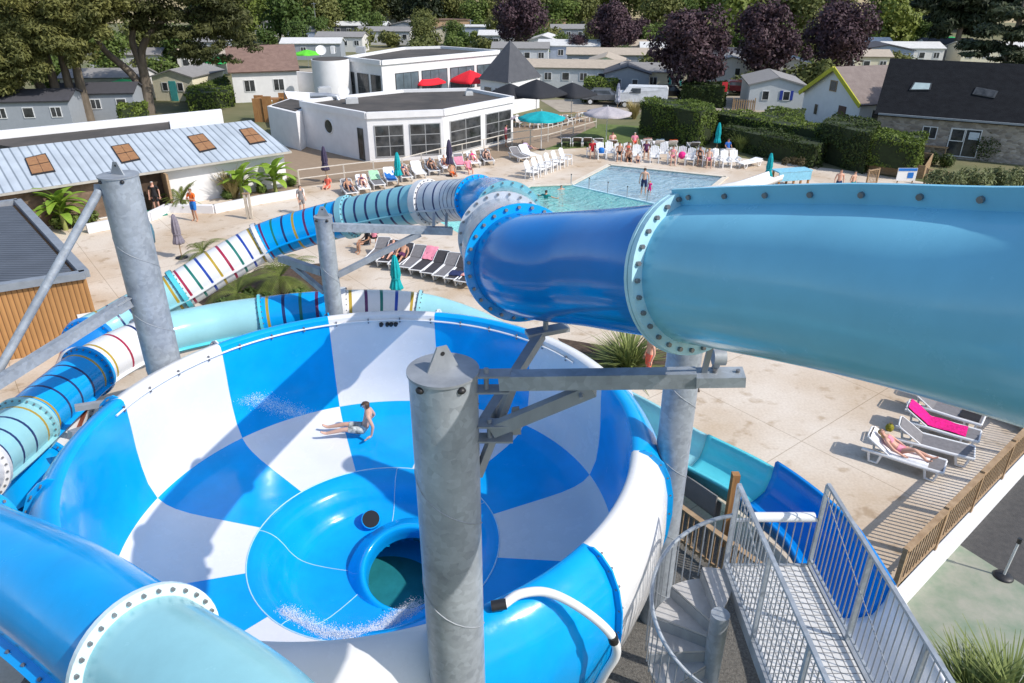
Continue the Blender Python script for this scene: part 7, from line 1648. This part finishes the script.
for i, sk, hr_, bt_, tp_, lb in ((0, 0, 'brown', ('shorts', FB['red']), ('shirt', FB['red']), 'child in red sitting on the leftmost white chair beyond the wading pool'), (3, 1, 'dark', ('shorts', FB['black']), None, 'dark haired person sitting on a white chair beyond the wading pool'), (4, 1, 'dark', ('bikini_bottom', FB['coral']), ('bikini_top', FB['coral']), 'woman in a coral bikini sitting among the white chairs'), (6, 1, 'dark', ('shorts', FB['plum']), ('shirt', FB['plum']), 'person in plum clothes sitting mid row on a white chair'), (9, 2, 'brown', ('bikini_bottom', FB['rose']), ('bikini_top', FB['rose']), 'woman in a rose bikini sitting left of the pink ball'), (12, 1, 'dark', ('bikini_bottom', FB['black']), ('bikini_top', FB['black']), 'woman in a black swimsuit sitting near the right end of the chairs'), (13, 0, 'blond', ('shorts', FB['rose']), None, 'blond child sitting next to the black swimsuited woman')):
    person(lb, 'sit', chs[i] + V(0, -.05, .0), R(-5), 1, sk, hr_, bt_, tp_, bool(tp_) and i % 2 == 0)
person('woman in a floral top sitting on the back row lounger near the lawn', 'sit', G(612, 148.5, -.05), R(0), 1, 1, 'dark', ('shorts', FB['black']), ('shirt', FB['floral']), True)
person('man sitting beside the floral clad woman in the back row', 'sit', G(634, 149, -.05), R(0), 1, 0, 'grey', ('shorts', FB['coral']), ('shirt', FB['rose']))
person('woman in a floral dress lying back on the flowered towel', 'lie', G(646, 147.5), R(176), .95, 2, 'brown', ('shorts', FB['floral']), ('shirt', FB['floral']))
person('person in royal blue sitting under the teal parasol by the hedge', 'sit', G(727, 156, -.05), R(20), 1, 1, 'dark', ('shorts', FB['royal']), ('shirt', FB['royal']))
b = MB(); b.sm = True; b.ell((0, 0, .2), (.26, .26, .26), 14, 10); o = b.build('pink_ball', FB['pink']); o.location = chs[10] + V(0, -.15, .38); tag(o, 'pink ball resting on a white chair beyond the wading pool', 'ball')
bg_ = MB(); bg_.sm = True; bg_.lathe([(.02, 0), (.2, .0), (.22, .25), (.14, .36), (.02, .38)], n=14); o = bg_.build('beach_bag', FB['blue']); o.location = chs[1] + V(0, -.05, .42); tag(o, 'blue beach bag on the second white chair beyond the wading pool', 'bag')
lounger('whiteflat', 757, 160, 742, 163, 'flat white lounger right of the chairs, near the blue counter', 'loungers in the back row along the lawn')
lounger('whiteflat', 700, 156, 712, 158, 'flat white lounger behind the chairs near the teal parasol', 'loungers in the back row along the lawn')
# people in and by the water
person('man in navy shorts standing in the wading pool with his back turned', 'stand', G(643, 196.5, -.25), R(170), 1.03, 0, 'brown', ('shorts', FB['navy']))
person('small child in a pink suit standing beside the man in the wading pool', 'stand', G(649, 196, -.25), R(160), .55, 0, 'blond', ('shorts', FB['pink']), ('shirt', FB['pink']))
person('swimmer with spread arms in the main pool', 'float', G(593, 221, -.03), R(160), 1, 1, 'dark')
person('swimmer with dark hair near the left edge of the main pool', 'float', G(546, 198, -.03), R(150), 1, 1, 'dark', None, ('shirt', FB['teal']))
person('swimmer with light hair at the corner of the main pool', 'float', G(561, 192, -.2), R(20), .9, 2, 'brown')
person('person in dark trunks sitting on the far edge of the wading pool', 'sit', G(628, 166, -.36), R(0), 1, 1, 'dark', ('shorts', FB['black']))
person('child sitting on the far pool edge beside the person in dark trunks', 'sit', G(637, 166, -.25), R(0), .7, 0, 'brown', ('shorts', FB['navy']))
# walkers at the left
person('person in blue shorts holding an orange towel, walking by the white planter', 'hold', G(196, 221), R(-20), 1.05, 1, 'brown', ('shorts', FB['blue']), ('shirt', FB['orange']))
person('man in black standing in the dark doorway of the metal roofed building', 'stand', G(158, 212), R(15), 1.02, 2, 'grey', ('shorts', FB['black']), ('shirt', FB['black']))
person('person in blue shadowed inside the doorway behind the man in black', 'stand', G(147, 209), R(-30), 1.0, 1, 'dark', ('shorts', FB['navy']), ('shirt', FB['royal']))
person('woman in a grey top standing behind the blue striped tube', 'stand', G(303, 214), R(60), .95, 0, 'brown', ('shorts', FB['grey']), ('shirt', FB['grey']))
person('shirtless person walking past the spiky yucca under the deep blue tube', 'stand', G(647, 381), R(-75), .98, 2, 'brown', ('shorts', FB['coral']))
person('person half hidden on the deck beyond the big pale blue tube', 'stand', G(836, 198), R(0), 1, 2, 'brown', ('shorts', FB['navy']))
person('second person half hidden beyond the big pale blue tube', 'stand', G(850, 198), R(30), .95, 0, 'dark', ('shorts', FB['teal']))
person('person passing behind the tall hedge, only head and shoulders showing', 'stand', G(731, 134), R(0), 1, 0, 'brown', ('shorts', FB['white']), ('shirt', FB['white']))
# ---------------------------------------------------------------- terrace fence, wading pool posts, counter, planter, sign
def rail_fence(name, label, pts, h, mt, rails=(1., .52), post_gap=1.9):
    t = thing(name, label, 'fence', pts[0], 0, None, True)
    for a_, c_ in zip(pts[:-1], pts[1:]):
        L = (c_ - a_).length; n = max(1, round(L / post_gap))
        for i in range(n + 1):
            if i == n and c_ is not pts[-1]: continue
            p = a_.lerp(c_, i / n); b = MB(); b.box((p.x, p.y, p.z + h / 2), (.07, .07, h), 0); b.build('post', mt, t)
        for f in rails: b = MB(); b.beam(a_ + V(0, 0, h * f), c_ + V(0, 0, h * f), .06, .05); b.build('rail', mt, t)
    return t
PWOOD = mat('pale_fence_paint', (.60, .55, .48), .7, var=.12)
rail_fence('rail_fence', 'pale railing between the lounger row and the clubhouse terrace', [G(300, 188), G(345, 182), G(403, 175), G(440, 165), G(484, 155), G(512, 147.5), G(548, 142), G(596, 128)], 1.1, PWOOD)
rail_fence('rail_fence', 'brown posts and rails of the cafe terrace under the black parasols', [G(505, 128), G(545, 129), G(592, 122)], 1.0, WOODL)
for i in range(6):
    p = Vector((*WADE[0], 0)).lerp(Vector((*WADE[5], 0)), i / 5); t = thing('divider_post', ['thin grey post at the left corner where the two pools meet', 'thin grey post on the pool divider, second from its left end', 'thin grey post on the pool divider left of the standing man', 'thin grey post on the pool divider before the standing man', 'thin grey post on the pool divider right of the pink clad child', 'thin grey post at the tube end of the pool divider'][i], 'post', p, 0, 'posts on the pool divider')
    b = MB(); b.cyl((0, 0, 0), (0, 0, .62), .025, None, 8); b.build('shaft', GALVD, t); b = MB(); b.ell((0, 0, .64), (.045, .045, .045), 8, 6); b.build('knob', BLACK, t)
ct = thing('blue_counter', 'pale blue counter on brown wooden legs above the big tube', 'counter', G(789, 187), R(14)); CB = fabric('counterblue', (130, 190, 215))
b = MB(); b.box((0, 0, 1.05), (2.3, .9, .06)); b.build('top', CB, ct); b = MB(); b.box((0, -.42, .75), (2.2, .05, .5)); b.build('front_panel', CB, ct)
for x in (-1., 0, 1.):
    for y in (-.36, .36): b = MB(); b.box((x, y, .51), (.1, .1, 1.02)); b.build('leg', WOOD, ct)
leafy_bush('dry brownish potted plants along the blue counter top', [G(782, 183, 0) + V(0, 0, 1.08), G(790, 182, 0) + V(0, 0, 1.08), G(797, 183.5, 0) + V(0, 0, 1.08)], .5, 500, L_PINEB, .08, 'potted_plants', 'plants')
pl = thing('wooden_planter', 'weathered wooden planter box holding the clipped cube hedge', 'planter', G(898, 168), 0, None, True)
q5 = [G(866, 172, 0), G(922, 179, 0), G(930, 166, 0), G(877, 160, 0)]
for a_, c_ in zip(q5, q5[1:] + q5[:1]): b = MB(); b.beam(a_ + V(0, 0, .42), c_ + V(0, 0, .42), .06, .84); b.build('board_side', WOODL, pl)
picket_fence('picket_fence', 'short wooden picket fence running right from the planter', G(924, 184), G(944, 188), .95, 0, 1.2, .14)
picket_fence('picket_fence', 'short wooden picket gate left of the wooden planter', G(866, 186), G(876, 184), .95, 0, 1.2, .14)
sg = thing('notice_board', 'small white and blue notice board before the wooden planter', 'sign', G(903, 190), R(0)); b = MB(); b.box((0, 0, .95), (1.15, .05, .75)); b.build('board', WPLAS, sg)
b = MB(); b.box((0, -.035, 1.24), (1.1, .02, .16)); b.box((.22, -.034, .9), (.34, .02, .34)); b.build('blue_print', FB['blue'], sg)
for x in (-.45, .45): b = MB(); b.box((x, .04, .45), (.06, .04, .9)); b.build('leg', WOODL, sg)
# shower post on the sand, left
sp = thing('shower_post', 'pair of short pale wooden shower posts on the sandy deck', 'shower post', G(250, 219))
for x in (-.09, .12): b = MB(); b.box((x, 0, .68), (.12, .14, 1.36)); b.build('post', mat('bleached_wood', (.52, .46, .38), .8, var=.2), sp)
b = MB(); b.box((0, -.02, 1.39), (.36, .16, .05)); b.build('cap', WOODL, sp)
# white shallow slide lip right of the wading pool
wt = thing('toddler_slide', 'low curved white toddler slide at the right corner of the wading pool', 'slide', G(735, 190), 0, None, True)
b = MB(); P = spline([G(775, 178, .9), G(752, 186, .75), G(728, 191, .5), G(706, 194, .25), G(690, 196, .12)], 6); b.sm = True; cs = []
for i, p in enumerate(P):
    T = (P[min(i + 1, len(P) - 1)] - P[max(i - 1, 0)]).normalized(); S = T.cross(V(0, 0, 1)).normalized(); cs.append([p + S * x + V(0, 0, z) for x, z in ((-.55, .3), (-.45, .3), (-.35, .03), (.35, .03), (.45, .3), (.55, .3), (.5, -.05), (-.5, -.05))])
loft(b, cs); b.build('chute', WPLAS, wt)
for i in (0, 8, 16): b = MB(); p = P[i]; b.cyl((p.x, p.y, 0), (p.x, p.y, p.z - .05), .06, None, 8); b.build('leg', GALVD, wt)
# cafe tables under the parasols
for i, (u, v, lb) in enumerate(((525, 126, 'small round cafe table left under the black parasols'), (543, 127, 'small round cafe table in the middle of the cafe terrace'), (563, 124, 'small round cafe table at the right of the cafe terrace'), (580, 121, 'small round cafe table at the terrace end by the cars'))):
    t = thing('cafe_table', lb, 'table', G(u, v)); b = MB(); b.cyl((0, 0, .71), (0, 0, .74), .45, None, 20); b.build('top', WPLAS, t); b = MB(); b.cyl((0, 0, .02), (0, 0, .71), .035, None, 8); b.cyl((0, 0, 0), (0, 0, .03), .25, None, 14); b.build('pedestal', DFRAME, t)
kk = 0
for (u, v) in ((520, 127), (530, 127), (538, 128.5), (548, 128), (558, 126), (568, 125), (575, 122.5), (585, 121.5)):
    place(WCH, G(u, v), R(40 + kk * 90), ['chair left of the first cafe table', 'chair right of the first cafe table', 'chair left of the middle cafe table', 'chair right of the middle cafe table', 'chair left of the right hand cafe table', 'chair right of the right hand cafe table', 'chair left of the cafe table by the cars', 'chair right of the cafe table by the cars'][kk], 'cafe terrace chairs', 1.0); kk += 1
# ---------------------------------------------------------------- vehicles
def car(name, label, u, v, rz, L, W, H, paint, van=False):
    t = thing(name, label, 'van' if van else 'car', G(u, v), rz); c = bpy.data.materials.get('tyre_rubber') or mat('tyre_rubber', (.02, .02, .02), .8)
    zb = .28; hb = H * .52
    prof = ([(-.5, .30), (-.5, .62), (-.46, .70), (-.36, .72), (-.27, 1.), (.47, 1.), (.5, .9), (.5, .30)] if van else [(-.5, .32), (-.5, .56), (-.47, .62), (-.26, .68), (-.12, .98), (.25, 1.), (.40, .70), (.49, .66), (.5, .36)])
    P = [(x * L, z * H) for x, z in prof]; b = MB(); n = len(P); w0 = W / 2
    def sec_(y, ins): return [(x * (1 - ins * .03), y, z if z < .75 * H else z) for x, z in P]
    A = [(x, -w0 if z < .75 * H else -w0 * .86, z) for x, z in P]; B = [(x, w0 if z < .75 * H else w0 * .86, z) for x, z in P]
    b.add(A + B, [tuple(range(n))[::-1], tuple(range(n, 2 * n))] + [(i, (i + 1) % n, n + (i + 1) % n, n + i) for i in range(n)]); body = b.build('body', paint, t)
    for s in (-1, 1):
        b = MB(); x0, x1 = (-.24, -.02) if van else (-.15, .26)
        zz0, zz1 = .70 * H, .93 * H; yy0, yy1 = s * (w0 * .965 + .012), s * (w0 * .885 + .012)
        q_ = [(x0 * L, yy0, zz0), (x1 * L, yy0, zz0), (x1 * L * (.9 if not van else 1), yy1, zz1), ((x0 + .05) * L, yy1, zz1)]; b.slab(*(q_ if s < 0 else q_[::-1]), .012); b.build('side_window', GLASS, body)
        for x in (-.31, .31):
            b = MB(); b.sm = True; b.cyl((x * L, s * (w0 - .11), .32), (x * L, s * (w0 + .01), .32), .32, None, 20); wh = b.build('wheel', c, t)
            b = MB(); b.cyl((x * L, s * (w0 + .008), .32), (x * L, s * (w0 + .025), .32), .2, None, 14); b.build('rim', ALU, wh)
        b = MB(); b.box((-.488 * L, s * W * .36, .53 * H), (.09, .3, .14)); b.build('headlight', GLASSB, body)
    b = MB(); xa, xb = (-.355, -.275) if van else (-.25, -.135); q_ = [(xa * L - .02, -w0 * .8, .735 * H), (xb * L - .02, -w0 * .76, .96 * H), (xb * L - .02, w0 * .76, .96 * H), (xa * L - .02, w0 * .8, .735 * H)]; b.slab(*q_[::-1], .015); b.build('windscreen', GLASS, body)
    return t
car('parked_car', 'silver grey estate car parked behind the striped parasol', 604, 104, R(172), 4.4, 1.8, 1.5, mat('silver_paint', (.17, .18, .20), .3, .3))
car('parked_van', 'white panel van parked in front of the tall hedge', 641, 107, R(-12), 5.0, 1.95, 2.0, mat('white_paint', (.72, .73, .75), .3), True)
car('parked_car', 'dark red car parked beside the dark home between plum trees', 738, 95, R(168), 4.2, 1.75, 1.5, mat('dark_red_paint', (.08, .012, .015), .25))
car('parked_car', 'silver car parked right of the dark red one', 748, 93, R(150), 4.2, 1.75, 1.5, MATS['silver_paint'])
car('parked_car', 'black car under the largest plum tree', 668, 100, R(175), 4.2, 1.75, 1.5, mat('black_paint', (.015, .016, .018), .2))
t = thing('wooden_gate', 'small grey slatted gate by the white home with blue shutters', 'gate', G(743, 111), R(-8))
for x in (-1., 1.): b = MB(); b.box((x, 0, .6), (.1, .1, 1.2)); b.build('post', WOODL, t)
b = MB(); 
for i in range(9): b.box((-.85 + i * .21, 0, .55), (.11, .03, 1.0))
b.box((0, .03, .85), (1.9, .03, .08)); b.build('slats', WOODL, t)
t = thing('red_sign', 'narrow red sign on a wooden post before the dark red car', 'sign', G(722, 107)); b = MB(); b.box((0, 0, .9), (.12, .12, 1.8)); b.build('post', WOODL, t); b = MB(); b.box((0, -.08, 1.9), (.55, .05, .9)); b.build('panel', FB['red'], t)
# drop prototypes that were never placed
for pr in list(LG.values()) + [far_olive, far_green, far_lime, far_dark, shrub, shrubg, plum, plum2, WCH]:
    if pr.name not in USED:
        for c_ in list(pr.children_recursive): bpy.data.objects.remove(c_)
        bpy.data.objects.remove(pr)
